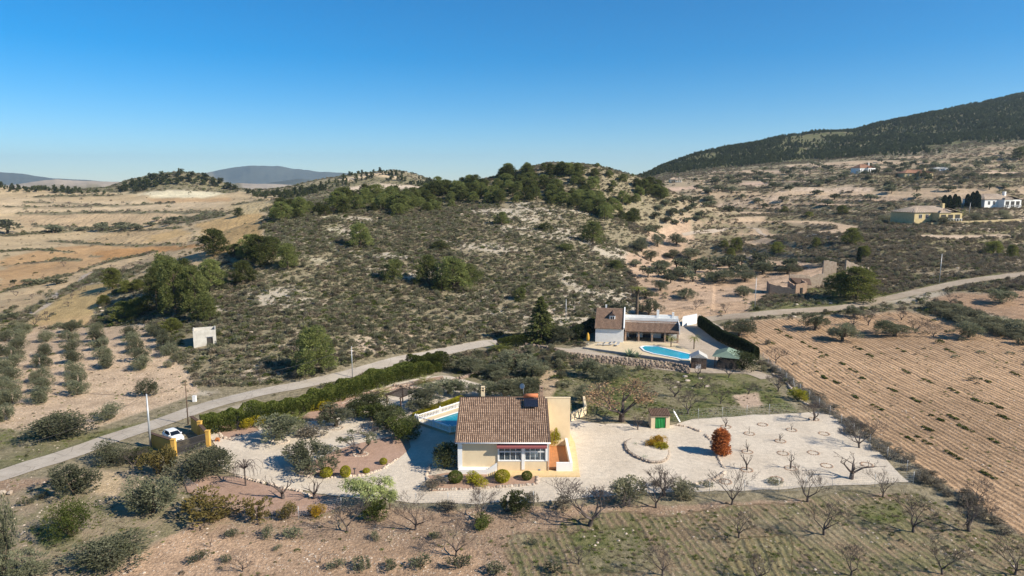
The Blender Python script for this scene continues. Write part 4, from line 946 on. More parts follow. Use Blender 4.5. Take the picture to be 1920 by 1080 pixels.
def tile_roof(name, a, b, c, d, ncol, nrow, mat, parent, amp=.055, thick=.07):
    """a,b eave corners, c,d ridge corners (a-d and b-c are the sides)"""
    a, b, c, d = map(Vector, (a, b, c, d)); nrm = (b - a).cross(d - a).normalized(); V = []; F = []; A = []; cs = 5; W = ncol * cs + 1
    ts = []
    for r in range(nrow): ts += [(r / nrow, amp * 1.1, r + .01), ((r + .985) / nrow, 0, r + .99)]
    for t_, lift, ri in ts:
        l = a.lerp(d, t_); r_ = b.lerp(c, t_)
        for i in range(W):
            s = i / (W - 1); f = (i % cs) / cs; hgt = amp * math.cos(2 * math.pi * (f - .5)) ; V.append(l.lerp(r_, s) + nrm * (hgt + lift + thick)); A.append((i / cs, ri, 0))
    for k in range(len(ts) - 1):
        for i in range(W - 1): q = k * W + i; F.append((q, q + 1, q + W + 1, q + W))
    n0 = len(V); V += [a, b, c, d]; A += [(0, 0, 0)] * 4; F.append((n0, n0 + 3, n0 + 2, n0 + 1)); L = (len(ts) - 1) * W
    F += [(n0, n0 + 1, W - 1, 0), (n0 + 1, n0 + 2, L + W - 1, W - 1), (n0 + 2, n0 + 3, L, L + W - 1), (n0 + 3, n0, 0, L)]
    me = bpy.data.meshes.new(name); me.from_pydata([tuple(v) for v in V], [], F); at = me.attributes.new('tile', 'FLOAT_VECTOR', 'POINT')
    at.data.foreach_set('vector', np.array(A, np.float32).ravel()); me.materials.append(mat); return new_obj(name, me, parent)
def window(parent, x0, x1, z0, z1, y, nx=2, nz=1, fw=.06, frame=None, name='window', dep=.08, pane='black'):
    """window standing at local y, facing -y"""
    f = MB()
    f.box(x0, x1, y - dep, y, z0, z0 + fw); f.box(x0, x1, y - dep, y, z1 - fw, z1)
    for i in range(nx + 1): xx = x0 + (x1 - x0 - fw) * i / nx; f.box(xx, xx + fw, y - dep, y, z0 + fw, z1 - fw)
    for j in range(1, nz): zz = z0 + (z1 - z0) * j / nz; f.box(x0 + fw, x1 - fw, y - dep + .02, y - .01, zz - fw / 2, zz + fw / 2)
    w_ = f.build(name, frame or M['wtrim'], parent); p = MB(); p.box(x0 + fw, x1 - fw, y - .03, y - .015, z0 + fw, z1 - fw); p.build('pane', M[pane], w_); return w_

# ------------------------------------------------------------------ the cream house
H = thing('villa', 'cream villa with a barrel tiled roof, glazed sunroom and maroon awning in the gravel yard', 'house', (0, 86.4, 0))
b_ = MB(); b_.box(-7.05, -1.9, 0, .3, -.3, 4.28); b_.box(-7.05, 4.75, .3, 16, -.31, 4.25)
b_.add([(-7.05, .3, 4.25), (-7.05, 9.2, 7.15), (-7.05, 16, 4.9), (-7.05, 16, 4.25)], [(0, 1, 2, 3)]); b_.add([(4.75, .3, 4.25), (4.75, 9.2, 7.15), (4.75, 16, 4.9), (4.75, 16, 4.25)], [(3, 2, 1, 0)])
b_ = MB(); b_.box(-7.05, -1.9, 0, .31, -.3, 4.25); b_.box(-7.05, -1.9, .31, 3.6, -.3, 4.25)
b_.profile_x([(3.6, -.3), (16, -.3), (16, 4.9), (9.2, 7.15), (3.6, 5.3)], -7.05, 4.75); b_.profile_x([(.02, 4.0), (3.6, 4.0), (3.6, 5.3), (.02, 4.27)], -7.04, 4.74)
b_.build('wall', M['ywall'], H)
s_ = MB(); s_.box(-1.9, 4.75, -.12, 3.6, -.3, 1.55); s_.build('sunroom_wall', M['ywall'], H)
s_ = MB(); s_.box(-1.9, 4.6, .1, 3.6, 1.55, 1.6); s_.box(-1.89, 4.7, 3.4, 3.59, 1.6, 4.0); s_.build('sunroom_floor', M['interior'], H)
tile_roof('roof', (-7.45, -.55, 4.22), (5.02, -.55, 4.22), (5.02, 9.25, 7.28), (-7.45, 9.25, 7.28), 46, 26, M['roof'], H)
tile_roof('roof', (5.02, 16.4, 4.75), (-7.45, 16.4, 4.75), (-7.45, 9.45, 7.26), (5.02, 9.45, 7.26), 46, 18, M['roof'], H)
rc = MB(); rc.tube([(-7.5, 9.35, 7.34), (5.05, 9.35, 7.34)], .13, 8); rc.build('ridge_tiles', M['roof'], H)
for xs in (-7.46, 5.02):
    e = MB(); e.beam((xs, -.55, 4.30), (xs, 9.3, 7.38), .2, .16); e.build('verge', M['roof'], H)
gt = MB(); gt.tube([(-7.5, -.66, 4.28), (5.1, -.66, 4.28)], .085, 8); gt.tube([(-6.85, -.62, 4.2), (-6.85, -.08, 4.0), (-6.85, -.08, .3)], .05, 8); gt.tube([(4.86, -.62, 4.2), (4.86, -.2, 3.9), (4.86, -.2, .3)], .05, 8); gt.build('gutter', M['wtrim'], H)
pl = MB(); pl.box(-7.12, -2.8, -.1, 0, .0, .72); pl.add([(-3.3, -1.0, 0), (-1.95, -1.0, 0), (-1.95, -.86, 0), (-3.3, -.86, 0), (-3.3, -1.0, .75), (-1.95, -1.0, 1.75), (-1.95, -.86, 1.75), (-3.3, -.86, .75)], [(0,3,2,1),(4,5,6,7),(0,1,5,4),(1,2,6,5),(2,3,7,6),(3,0,4,7)])
pl.box(-7.12, -3.3, -1.0, -.86, 0, .75); pl.build('plinth', M['wtrim'], H)
pa = MB(); pa.box(-7.1, -3.3, -.86, -.1, -.2, .60); pa.box(-7.2, -6.6, -.16, -.1, .6, 4.1); pa.build('terrace', M['wtrim'], H)
stp = MB()
for i in range(5): stp.box(-3.28 + i * .27, -1.95, -1.9 + i * .0, -1.02, .0 + i * .12, .12 + i * .12)
stp.build('stair', M['yapron'], H)
# glazing of the sunroom
for (x0, x1) in ((-1.75, 1.25), (1.7, 4.45)):
    window(H, x0, x1, 1.66, 2.85, -.02, 4, 1, .07, pane='glass'); window(H, x0, x1, 2.89, 3.42, -.02, 4, 1, .06, pane='glass')
col_ = MB(); col_.box(1.28, 1.67, -.2, .2, .4, 3.9); col_.box(-1.9, 4.75, -.16, .12, 1.552, 1.655); col_.box(4.46, 4.80, -.2, .2, 1.6, 4.0); col_.box(-1.9, -1.76, -.14, .1, 1.6, 3.9); col_.box(-1.74, 4.45, -.1, .1, 3.43, 3.6); col_.build('window_surround', M['wtrim'], H)
aw = MB(); aw.tube([(-2.0, -.42, 3.98), (4.62, -.42, 3.98)], .11, 10); aw.add([(-2.0, -.32, 4.05), (4.62, -.32, 4.05), (4.62, -.78, 3.78), (-2.0, -.78, 3.78), (-2.0, -.32, 3.98), (4.62, -.32, 3.98), (4.62, -.78, 3.58), (-2.0, -.78, 3.58)], [(0,3,2,1),(3,7,6,2),(0,4,7,3),(1,2,6,5),(4,5,6,7)]); aw.build('awning', M['maroon'], H)
fr_ = MB(); fr_.box(1.9, 3.5, 1.2, 2.0, 1.6, 2.1); fr_.box(1.9, 2.1, 1.2, 2.0, 2.1, 2.5); fr_.box(2.2, 3.3, 1.25, 1.9, 2.1, 2.22); fr_.build('sofa', M['wtrim'], H)
for cx in (-4.25, 4.3):
    ch = MB(); ch.box(cx - .27, cx + .27, 9.6, 10.14, 6.6, 8.1)
    for k in (-1, 1): ch.box(cx + k * .2 - .05, cx + k * .2 + .05, 9.62, 10.12, 8.1, 8.4)
    ch.box(cx - .3, cx + .3, 9.57, 10.17, 8.4, 8.48)
    for k in (-1, 1): ch.box(cx + k * .2 - .05, cx + k * .2 + .05, 9.62, 10.12, 8.48, 8.74)
    ch.box(cx - .28, cx + .28, 9.6, 10.14, 8.74, 8.82); ch.build('chimney', M['brick'] if cx > 0 else M['ywall'], H)
sp_ = thing('solar_heater', 'solar water heater with red tank and dark panel on the cream villa roof', 'water heater', (2.7, 93.9, 6.9))
q = MB(); q.beam((0, -1.1, -.02), (0, .75, .62), 1.95, .09); q.build('panel', M['black'], sp_)
q = MB(); q.tube([(-1.05, 1.05, .95), (1.05, 1.05, .95)], .30, 14); q.build('tank', M['terra'], sp_)
q = MB()
for xs in (-.8, .8): q.beam((xs, 1.05, .7), (xs, 1.05, .1), .06); q.beam((xs, .7, .55), (xs, .9, .1), .05); q.beam((xs, -1.0, -.1), (xs, 1.05, .28), .05)
q.beam((-.8, .95, .14), (.8, .95, .14), .05); q.beam((-.8, -.9, -.1), (.8, -.9, -.1), .05)
q.build('frame', M['steel'], sp_)
sd = thing('satellite_dish', 'grey satellite dish on a mast at the villa ridge', 'satellite dish', (1.7, 97.2, 6.8)); q = MB(); q.tube([(0, 0, 0), (0, 0, 2.0)], .03, 6); q.build('mast', M['steel'], sd)
q = MB(); q.lathe([(.02, 0), (.25, .03), (.42, .11), (.43, .12), (.25, .06), (.02, .03)], (0, 0, 0), 18); dd = q.build('dish', M['steel'], sd); dd.location = (-.15, -.05, 1.75); dd.rotation_euler = (R(70), 0, R(-35))
# annex, patio and apron
an = MB(); an.box(4.78, 8.45, 8.9, 9.2, -.3, 7.35); an.box(4.78, 8.45, 9.2, 16, -.3, 4.6); an.box(4.76, 8.5, 8.86, 9.24, 7.35, 7.45); an.build('annex', M['ywall'], H)
pt = MB(); pt.box(4.78, 7.7, .1, 8.88, -.2, .52); pt.build('patio_floor', M['tile'], H)
pw = MB(); pw.box(7.7, 8.05, -.35, 8.6, -.2, 1.45); pw.box(5.9, 7.695, -.35, -.05, -.2, 1.42); pw.build('patio_wall', M['wtrim'], H)
pw = MB(); pw.box(4.9, 7.69, 8.0, 8.3, .52, 1.3); pw.build('back_wall', M['ywall'], H)
ap = MB(); ap.prism([(-2.6, -1.75), (8.9, -1.75), (9.3, 9.5), (8.55, 17), (8.46, 17), (8.46, 8.6), (8.06, 8.58), (8.06, -.36), (5.85, -.36), (5.85, -.06), (4.77, .05), (4.77, -.13), (-2.6, -.13)], -.2, .26); ap.build('paved_apron', M['yapron'], H)
cw = MB(); cw.tube([(8.75, 4, .6)] * 1 + [(8.75, 4, 1.0)], .04, 6)
bk = MB(); bk.lathe([(.16, 0), (.22, .42), (.24, .44)], (0, 0, 0), 12); o = bk.build('bucket', M['blue']); o.location = P(1011, 885); tag(o, 'blue bucket at the corner of the planting bed before the villa', 'bucket')
# retaining wall behind the yard
a0, a1, a2 = P(1071, 790), P(1097, 779), P(1097, 776)
rw = MB(); zt = 1.4
rw.prism([(a0.x, a0.y), (a1.x, a1.y), (a1.x + .2, a1.y + .35), (a0.x, a0.y + .4)], -.2, zt); rw.prism([(a1.x - .1, a1.y + .36), (a1.x + .3, a1.y + .36), (a1.x + .6, a1.y + 6), (a1.x + .2, a1.y + 6)], -.2, zt - .01)
o = rw.build('garden_wall', M['ywall']); tag(o, 'short cream garden wall running back from the annex', 'wall')

# ------------------------------------------------------------------ pool of the cream house
PZ = .45; A_, C_, E_ = Pz(778, 790, PZ), Pz(843.5, 811, PZ), Pz(862, 806, PZ); B_ = Pz(868, 761, PZ); E_ = Vector((-7.3, E_.y, PZ)); B2 = Vector((-6.8, B_.y + 1.5, PZ))
pool = thing('swimming_pool', 'blue swimming pool on a tiled deck behind the white balustrade beside the cream villa', 'pool', (A_.x, A_.y, 0))
def L2(v): return (v.x - A_.x, v.y - A_.y)
dk = [L2(A_), L2(C_), L2(E_), L2(B2 + Vector((2, 0, 0))), L2(B2), L2(B_)]
w1, w2, w3, w4 = Pz(811, 788, PZ), Pz(846, 800, PZ), Pz(846, 800, PZ) + Vector((4.2, 2.4, 0)), Pz(866, 771, PZ) + Vector((2.2, 0, 0)); w5 = Pz(863, 771.5, PZ)
ring = [L2(v) for v in (w1, w2, w3, w4, w5)]
dbm = MB(); dbm.prism(dk, -.3, PZ - .14); dbm.build('basin_wall', M['ywall'], pool)
from mathutils.geometry import delaunay_2d_cdt
def holed(outer, inner, z, name, mat, parent):
    n, m = len(outer), len(inner); vs = [Vector(p) for p in outer] + [Vector(p) for p in inner]
    ed = [(i, (i + 1) % n) for i in range(n)] + [(n + i, n + (i + 1) % m) for i in range(m)]; r = delaunay_2d_cdt(vs, ed, [], 1, 1e-4)
    inn = np.array(inner); out_ = np.array(outer); F = []
    for f in r[2]:
        c = sum((r[0][i] for i in f), Vector((0, 0))) / len(f)
        cx, cy = np.array([c.x]), np.array([c.y])
        if inside(out_, cx, cy)[0] and not inside(inn, cx, cy)[0]: F.append(tuple(f))
    q = MB(); V2 = [(p.x, p.y, z) for p in r[0]]; k = len(V2); q.add(V2 + [(a, b, z - .12) for a, b, _ in V2], F)
    ot = [(a, b, z) for a, b in outer]; q.add(ot + [(a, b, z - .3) for a, b in outer], [(i, i + n, (i + 1) % n + n, (i + 1) % n) for i in range(n)])
    it = [(a, b, z) for a, b in inner]; q.add(it + [(a, b, z - .2) for a, b in inner], [(i, i + m, (i + 1) % m + m, (i + 1) % m) for i in range(m)]); return q.build(name, mat, parent)
M['deck'] = render_mat('sandstone deck', (.62, .50, .33), (.55, .44, .29))
holed(dk, ring, PZ, 'deck', M['deck'], pool)
q = MB(); q.prism(ring, PZ - .13, PZ - .10); q.build('water', M['water'], pool)
cpw = MB()
for i in range(len(ring)): a, b = Vector((*ring[i], PZ + .02)), Vector((*ring[(i + 1) % len(ring)], PZ + .02)); cpw.beam(a, b, .28, .05)
cpw.build('coping', M['wtrim'], pool)
def balustrade(pts, label, group=None):
    root = thing('balustrade', label, 'balustrade', pts[0], 0, group); rail = MB(); bal = []; post = []
    for a, b in zip(pts[:-1], pts[1:]):
        a = a - pts[0]; b = b - pts[0]; L = (b - a).length; d = (b - a) / L; rail.beam(a + Vector((0, 0, .88)), b + Vector((0, 0, .88)), .16, .08); rail.beam(a + Vector((0, 0, .05)), b + Vector((0, 0, .05)), .16, .08)
        n = max(2, int(L / .32))
        for i in range(1, n): bal.append(a + d * L * i / n)
        m = max(1, int(L / 3.6))
        for i in range(m + 1): post.append(a + d * L * i / m)
    rail.build('rail', M['wtrim'], root); bm_ = MB(); bm_.lathe([(.04, .11), (.06, .2), (.065, .32), (.035, .46), (.03, .58), (.055, .68), (.04, .82)], (0, 0, 0), 8); bme = bm_.mesh('baluster', M['wtrim'])
    for p in bal[:100]: o = new_obj('baluster', bme, root); o.location = p
    pm = MB(); pm.box(-.13, .13, -.13, .13, 0, 1.0); pm.box(-.17, .17, -.17, .17, 1.0, 1.06); pm.lathe([(.02, 1.06), (.09, 1.12), (.09, 1.18), (.02, 1.26)], (0, 0, 0), 8); pme = pm.mesh('post', M['wtrim'])
    seen = []
    for p in post:
        if all((p - q_).length > .3 for q_ in seen): o = new_obj('post', pme, root); o.location = p; seen.append(p)
    return root
up = Vector((0, 0, PZ)); Z0 = lambda v: Vector((v.x, v.y, PZ))
balustrade([Z0(A_) + Vector((.1, .1, 0)), Z0(B_)], 'white balustrade along the far side of the villa pool')
balustrade([Z0(A_) + Vector((.45, -.05, 0)), Z0(C_) + Vector((0, .15, 0)), Z0(E_) + Vector((0, .15, 0))], 'white balustrade along the near side of the villa pool, in shade')

# ------------------------------------------------------------------ small well house with the green curtain
p = Pz(1220.5, 803.5, 0); wx = 3.45 * pxm(p) / pxm(p) ; wdt = pxm(p, 35.0)
pz0 = float(Hs(p.x + 1, p.y)); T = thing('pump_house', 'small cream pump house with a green curtain at the back of the gravel yard', 'hut', (p.x, p.y, pz0))
q = MB(); q.box(0, .62, 0, 2.2, -.2, 2.05); q.box(wdt - .62, wdt, 0, 2.2, -.2, 2.05); q.box(.62, wdt - .62, 2.0, 2.2, -.2, 2.05); q.box(.62, wdt - .62, 0, .2, 1.85, 2.05); q.build('wall', M['ywall'], T)
tile_roof('roof', (-.12, -.2, 2.06), (wdt + .12, -.2, 2.06), (wdt + .12, 2.4, 2.45), (-.12, 2.4, 2.45), 12, 7, M['roof2'], T)
q = MB(); n = 24; x0, x1 = .66, wdt - .72
for i in range(n):
    a, b2 = x0 + (x1 - x0) * i / n, x0 + (x1 - x0) * (i + 1) / n; ya, yb = .12 + .05 * math.sin(i * 1.7), .12 + .05 * math.sin((i + 1) * 1.7); q.add([(a, ya, .03), (b2, yb, .03), (b2, yb * .8, 1.84), (a, ya * .8, 1.84)], [(0, 1, 2, 3)])
q.build('curtain', M['curtain'], T)
pk = MB(); a, b2 = P(1275, 792), P(1263, 789); pk.beam((0, 0, .05), b2 - a + Vector((0, 0, 1.6)), .28, .07); o = pk.build('white_board', M['wtrim']); o.location = a; tag(o, 'long white board leaning on the fence beside the pump house', 'board')
# stone planter
def stone_ring(name, cx, cy, rx, ry, label, cat, hgt=.35, thick=.35, n=60, seed=3, fill=None, shape=None):
    c = P(cx, cy); o = thing(name, label, cat, c); rg = random.Random(seed); q = MB(); kx = pxm(c, rx); pt0, pt1 = P(cx, cy - ry), P(cx, cy + ry); ky = (pt0.y - pt1.y) / 2
    for i in range(n):
        a = 2 * math.pi * i / n; w_ = 1 if shape is None else shape(a)
        for L in range(max(1, int(hgt / .2))): q.rock((kx * w_ * math.cos(a) + rg.uniform(-.06, .06), ky * w_ * math.sin(a) + rg.uniform(-.06, .06), .08 + L * .2), thick * rg.uniform(.5, .85), rg, .6)
    q.build('stone_rim', M['stone'], o)
    if fill:
        pp = [(kx * .97 * (1 if shape is None else shape(a)) * math.cos(a), ky * .97 * (1 if shape is None else shape(a)) * math.sin(a)) for a in np.linspace(0, 2 * math.pi, 41)[:-1]]; q = MB(); q.prism(pp, -.1, hgt * .7); q.build('gravel_fill', fill, o)
    return o
stone_ring('stone_planter', 1214, 846, 35, 23, 'oval stone walled planting bed with golden conifers in the gravel yard', 'planter', .6, .30, 64, 3, M['gravel'], lambda a: 1 + .10 * math.cos(2 * a + .5) + .05 * math.sin(3 * a))
for cx, cy, rx, lb in ((524, 829, 17, 'ring of pale stones under the olive left of the gravel drive'), (629, 803, 15, 'ring of pale stones under the olive behind the drive'), (676, 853, 13, 'ring of pale stones under the leaning sparse olive'), (580, 883, 17, 'ring of pale stones under the olive beside the centre bed')):
    stone_ring('stone_ring', cx, cy, rx, 4, lb, 'stone ring', .22, .28, 26, int(cx))
def stone_row(px, label, hgt=.22, seed=1, sz=.34, gap=.36):
    W = [P(*a) for a in px]; c = W[0]; rg = random.Random(seed); q = MB()
    for a, b in zip(W[:-1], W[1:]):
        L = (b - a).length
        for i in range(int(L / gap)): s = a.lerp(b, (i + .5) * gap / L); q.rock((s.x - c.x + rg.uniform(-.08, .08), s.y - c.y + rg.uniform(-.08, .08), s.z - c.z + .08), sz * rg.uniform(.5, 1), rg, .75)
    o = q.build('stone_border', M['stone']); o.location = c; return tag(o, label, 'stone border')
stone_row([(1268, 798), (1290, 801), (1314, 811)], 'row of stones curving from the pump house into the yard')
stone_row([(1321, 815), (1334, 828), (1343, 850), (1350, 866), (1357, 880)], 'row of stones passing under the rusty conifer', seed=2)
stone_row([(1360, 885), (1345, 897), (1320, 904), (1295, 910)], 'double row of stones at the front of the yard', seed=3, sz=.34)
stone_row([(1357, 888), (1340, 901), (1318, 909)], 'second row of stones at the front of the yard beside bare trees', seed=4, sz=.3)
stone_row([(803, 919), (860, 919), (930, 915), (1006, 909), (1007, 889)], 'stone edging of the planting bed before the villa', seed=5, gap=.36)
stone_row([(805, 917), (800, 893), (806, 872)], 'stone edging left of the villa bed', seed=6)
stone_row([(560, 893), (620, 897), (685, 892), (720, 879), (745, 861)], 'stone edging of the centre bed', seed=7, gap=.38)
stone_row([(405, 806), (418, 822), (440, 826)], 'stone edging of the bed inside the gate', seed=8, sz=.36)
stone_row([(440, 892), (500, 908), (560, 922), (588, 935)], 'stone edging between the drive and the front reddish bed', seed=9)
stone_row([(640, 758), (690, 742), (760, 722), (808, 712)], 'stone edging of the bed along the clipped hedge', seed=10)
stone_row([(1448, 702), (1470, 712), (1500, 752), (1520, 762)], 'pale kerb stones beside the meadow', seed=12, sz=.4)
rk = MB(); rk.rock((0, 0, .3), .8, random.Random(5), .8); o = rk.build('boulder', M['stone']); o.location = P(836, 903); tag(o, 'pale boulder at the corner of the villa bed', 'rock')
rk = MB(); rk.rock((0, 0, .25), .55, random.Random(6), .7); rk.rock((.9, .2, .2), .4, random.Random(7), .7); o = rk.build('boulder', M['stone']); o.location = P(3, 928); tag(o, 'two pale boulders beside the road at the left edge', 'rock')

# ------------------------------------------------------------------ entrance: gate, walls, car, bin
G0, G1, G2, G3, G4 = Pz(327, 855, 0), Pz(391, 836, 0), Pz(376, 818, 0), Pz(359, 806, 0), Pz(280, 835, 0)
def pier(nm, p, h, label): q = MB(); q.box(-.28, .28, -.28, .28, -.2, h); q.box(-.33, .33, -.33, .33, h, h + .08); o = q.build(nm, M['ochre']); o.location = (p.x, p.y, 0); return tag(o, label, 'pillar')
pier('gate_pillar', G0, 2.45, 'ochre gate pillar on the near side of the iron gate'); pier('gate_pillar', G1, 2.3, 'ochre gate pillar on the far side of the iron gate')
def gwall(a, b, h0, h1, label):
    o = thing('entrance_wall', label, 'wall', (a.x, a.y, 0)); v = Vector((b.x - a.x, b.y - a.y, 0)); d = v.normalized(); n = Vector((-d.y, d.x, 0)) * .12; s = d * .3; e = v - d * .3
    vs = [s - n, e - n, e + n, s + n]; q = MB(); q.add([(p.x, p.y, -.2) for p in vs] + [(vs[0].x, vs[0].y, h0), (vs[1].x, vs[1].y, h1), (vs[2].x, vs[2].y, h1), (vs[3].x, vs[3].y, h0)], [(0,3,2,1),(4,5,6,7),(0,1,5,4),(1,2,6,5),(2,3,7,6),(3,0,4,7)]); q.build('wall', M['ochre'], o)
    q = MB(); m = int(v.length / .24)
    for i in range(m): t_ = (i + .5) / m; c = s + (e - s) * t_; z = h0 + (h1 - h0) * t_; q.beam(c - n * 2.2 + Vector((0, 0, z + .02)), c + n * 2.2 + Vector((0, 0, z + .05)), .2, .09)
    q.build('coping_tiles', M['roof2'], o); return o
gwall(G0, G4, 2.3, 2.0, 'ochre entrance wall sweeping from the near pillar behind the parked car')
gwall(G1, G2, 1.9, 1.9, 'low ochre entrance wall beyond the far gate pillar'); pier('wall_pier', G2, 2.35, 'ochre pier halfway along the far entrance wall'); gwall(G2, G3, 2.2, 2.3, 'tile capped ochre wall at the road end of the entrance')
gt_ = thing('iron_gate', 'dark iron sliding gate between the two ochre pillars', 'gate', (G0.x, G0.y, 0)); v = Vector((G1.x - G0.x, G1.y - G0.y, 0)); d = v.normalized(); q = MB()
for z in (.15, 1.0, 1.95): q.beam(d * .35 + Vector((0, 0, z)), v - d * .3 + Vector((0, 0, z)), .07, .07)
for i in range(46): c = d * .35 + (v - d * .65) * (i / 45); q.beam(c + Vector((0, 0, .15)), c + Vector((0, 0, 1.95)), .05)
q.build('bars', M['iron'], gt_); q = MB(); q.beam(d * .35 + Vector((0, 0, .12)), v - d * .3 + Vector((0, 0, .12)), .05, .3); q.build('kick_plate', M['iron'], gt_)
# car
def make_car(loc, rz):
    car = thing('parked_car', 'small white hatchback car parked outside the ochre gate', 'car', loc, rz); L, W = 3.95, 1.7
    prof = [(-1.97, .35), (-1.97, .75), (-1.85, .95), (-1.05, 1.02), (1.55, 1.0), (1.9, .95), (1.98, .6), (1.95, .32)]       # x from nose (-) to tail (+)
    def loft(secs, close=True):
        vs = []; n = len(secs[0]); fs = []
        for s in secs: vs += s
        for i in range(len(secs) - 1):
            for k in range(n - 1): fs.append((i * n + k, i * n + k + 1, (i + 1) * n + k + 1, (i + 1) * n + k))
        return vs, fs
    def sec(x, w, zb, zt, cr): return [(x, -w, zb), (x, -w * 1.01, (zb + zt) / 2), (x, -w * .97, zt - .06), (x, -w * .8, zt), (x, 0, zt + cr), (x, w * .8, zt), (x, w * .97, zt - .06), (x, w * 1.01, (zb + zt) / 2), (x, w, zb)]
    S = [sec(-1.98, .60, .35, .55, .01), sec(-1.93, .72, .28, .72, .02), (sec(-1.6, .82, .22, .86, .04)), sec(-1.0, .85, .22, .98, .04), sec(-.2, .86, .22, 1.0, .02), sec(1.0, .86, .22, 1.02, .02), sec(1.7, .84, .24, 1.03, .02), sec(1.93, .78, .3, .98, .01), sec(1.98, .66, .38, .8, .0)]
    q = MB(); vs, fs = loft(S); q.add(vs, fs, True); q.add(S[0], [tuple(range(9))]); q.add(S[-1], [tuple(range(9))[::-1]]); body = q.build('body', M['carwhite'], car)
    def cab(x, w, z): return [(x, -w, z), (x, w, z)]
    base = [(-.95, .76, 1.0), (-.25, .80, 1.0), (1.2, .80, 1.02), (1.82, .74, 1.02)]; top = [(-.22, .60, 1.42), (.2, .63, 1.47), (1.15, .62, 1.46), (1.50, .58, 1.40)]
    q = MB(); vs = [(x, -w, z) for x, w, z in top] + [(x, w, z) for x, w, z in top] + [(x, -w, z - .05) for x, w, z in top] + [(x, w, z - .05) for x, w, z in top]
    q.add(vs, [(0,1,5,4),(1,2,6,5),(2,3,7,6),(0,4,12,8),(3,11,15,7),(0,8,9,1),(1,9,10,2),(2,10,11,3),(4,5,13,12),(5,6,14,13),(6,7,15,14)], False)
    for s in (-1, 1):
        for (b0, t0) in ((base[0], top[0]), (base[2], top[2]), (base[3], top[3])): q.beam((b0[0], s * b0[1], b0[2]), (t0[0], s * t0[1], t0[2] - .03), .075)
    q.build('roof', M['carwhite'], car)
    q = MB(); a, b, c, e = base[0], top[0], base[3], top[3]
    q.add([(a[0], -a[1], a[2]), (a[0], a[1], a[2]), (b[0], b[1], b[2] - .03), (b[0], -b[1], b[2] - .03)], [(0, 1, 2, 3), (3, 2, 1, 0)]); q.build('windscreen', M['carglass'], car)
    q = MB(); q.add([(c[0], -c[1], c[2]), (c[0], c[1], c[2]), (e[0], e[1], e[2] - .03), (e[0], -e[1], e[2] - .03)], [(3, 2, 1, 0), (0, 1, 2, 3)]); q.build('rear_window', M['carglass'], car)
    for s in (-1, 1):
        q = MB(); bb = [(x, s * w, z) for x, w, z in base]; tt = [(x, s * w, z - .04) for x, w, z in top]; q.add(bb + tt, [(0, 1, 5, 4), (1, 2, 6, 5), (2, 3, 7, 6)]); q.build('side_window', M['carglass'], car)
        q = MB(); q.box(-.75, -.6, s * .88 - .09, s * .88 + .09, .98, 1.12); q.build('wing_mirror', M['carwhite'], car)
        for x in (-1.25, 1.25):
            q = MB(); q.tube([(x, s * .66, .31), (x, s * .87, .31)], .31, 18); wh = q.build('wheel', M['tyre'], car); q = MB(); q.tube([(x, s * .865, .31), (x, s * .885, .31)], .19, 12); q.build('rim', M['steel'], wh)
        q = MB(); q.add([(-1.95, s * .42, .58), (-1.86, s * .76, .62), (-1.80, s * .76, .78), (-1.92, s * .42, .74)], [(0, 1, 2, 3), (3, 2, 1, 0)]); q.build('headlight', M['clearlamp'], car)
        q = MB(); q.box(1.9, 1.985, s * .7 - .09, s * .7 + .09, .7, .95); q.build('tail_light', M['redlamp'], car)
    q = MB(); q.box(-2.0, -1.96, -.4, .4, .38, .52); q.build('grille', M['iron'], car); return car
cp_ = Pz(323, 826, .1); make_car((cp_.x, cp_.y + .4, float(Hs(cp_.x, cp_.y)) + .07), R(140))
o = MB(); o.box(-.35, .35, -.2, .2, .3, .42); o.box(-.3, -.2, -.15, .15, 0, .3); o.box(.2, .3, -.15, .15, 0, .3); o.box(-.22, .22, -.16, .16, .42, .62); o = o.build('wooden_planter', plain('orange wood', (.42, .17, .06))); o.location = P(408, 828); tag(o, 'small orange wooden planter bench inside the gate', 'planter')
o = MB(); o.box(-.3, .3, -.2, .2, -.1, 1.0); o.box(-.34, .34, -.24, .24, 1.0, 1.06); o = o.build('meter_box', M['wtrim']); o.location = P(365, 753); tag(o, 'white meter box across the road from the hedge', 'utility box')
# ------------------------------------------------------------------ poles and wires
tops = {}
def pole(key, px, pybase, pytop, label, mat='steel', r=.13, arm=True):
    b = P(px, pybase); z = pxm(b, pybase - pytop) / math.cos(PITCH + math.atan((pybase - 540) / FOC)) ; o = thing('utility_pole', label, 'pole', b); q = MB(); q.tube([(0, 0, -.3), (0, 0, z)], [r, r * .6], 10); q.build('shaft', M[mat], o)
    if arm: q = MB(); q.beam((-.55, 0, z - .25), (.55, .2, z - .25), .09); q.tube([(-.5, 0, z - .22), (-.5, 0, z - .05)], .05, 6); q.tube([(.5, .18, z - .22), (.5, .18, z - .05)], .05, 6); q.build('crossarm', M['iron'], o)
    tops[key] = b + Vector((0, 0, z - .15)); return o
pole('a', 283, 841, 743, 'tall grey utility pole beside the ochre entrance wall', r=.17)
pole('b', 353, 796, 717, 'slim brown utility pole at the end of the entrance wall', 'wood', .1, False)
pole('c', 661, 708, 650, 'grey utility pole standing in the hedge beside the road', r=.11, arm=False)
pole('d', 1061, 606, 561, 'pale utility pole behind the white villa', r=.11, arm=False)
pole('e', 1415, 582, 521, 'grey utility pole beside the lane left of the ruin', r=.11, arm=False)
pole('f', 1761, 532, 476, 'grey utility pole beside the lane right of the ruin', r=.12, arm=True)
pole('g', 1817, 405, 380, 'distant pole between the yellow villa and the white villa', r=.12, arm=False)
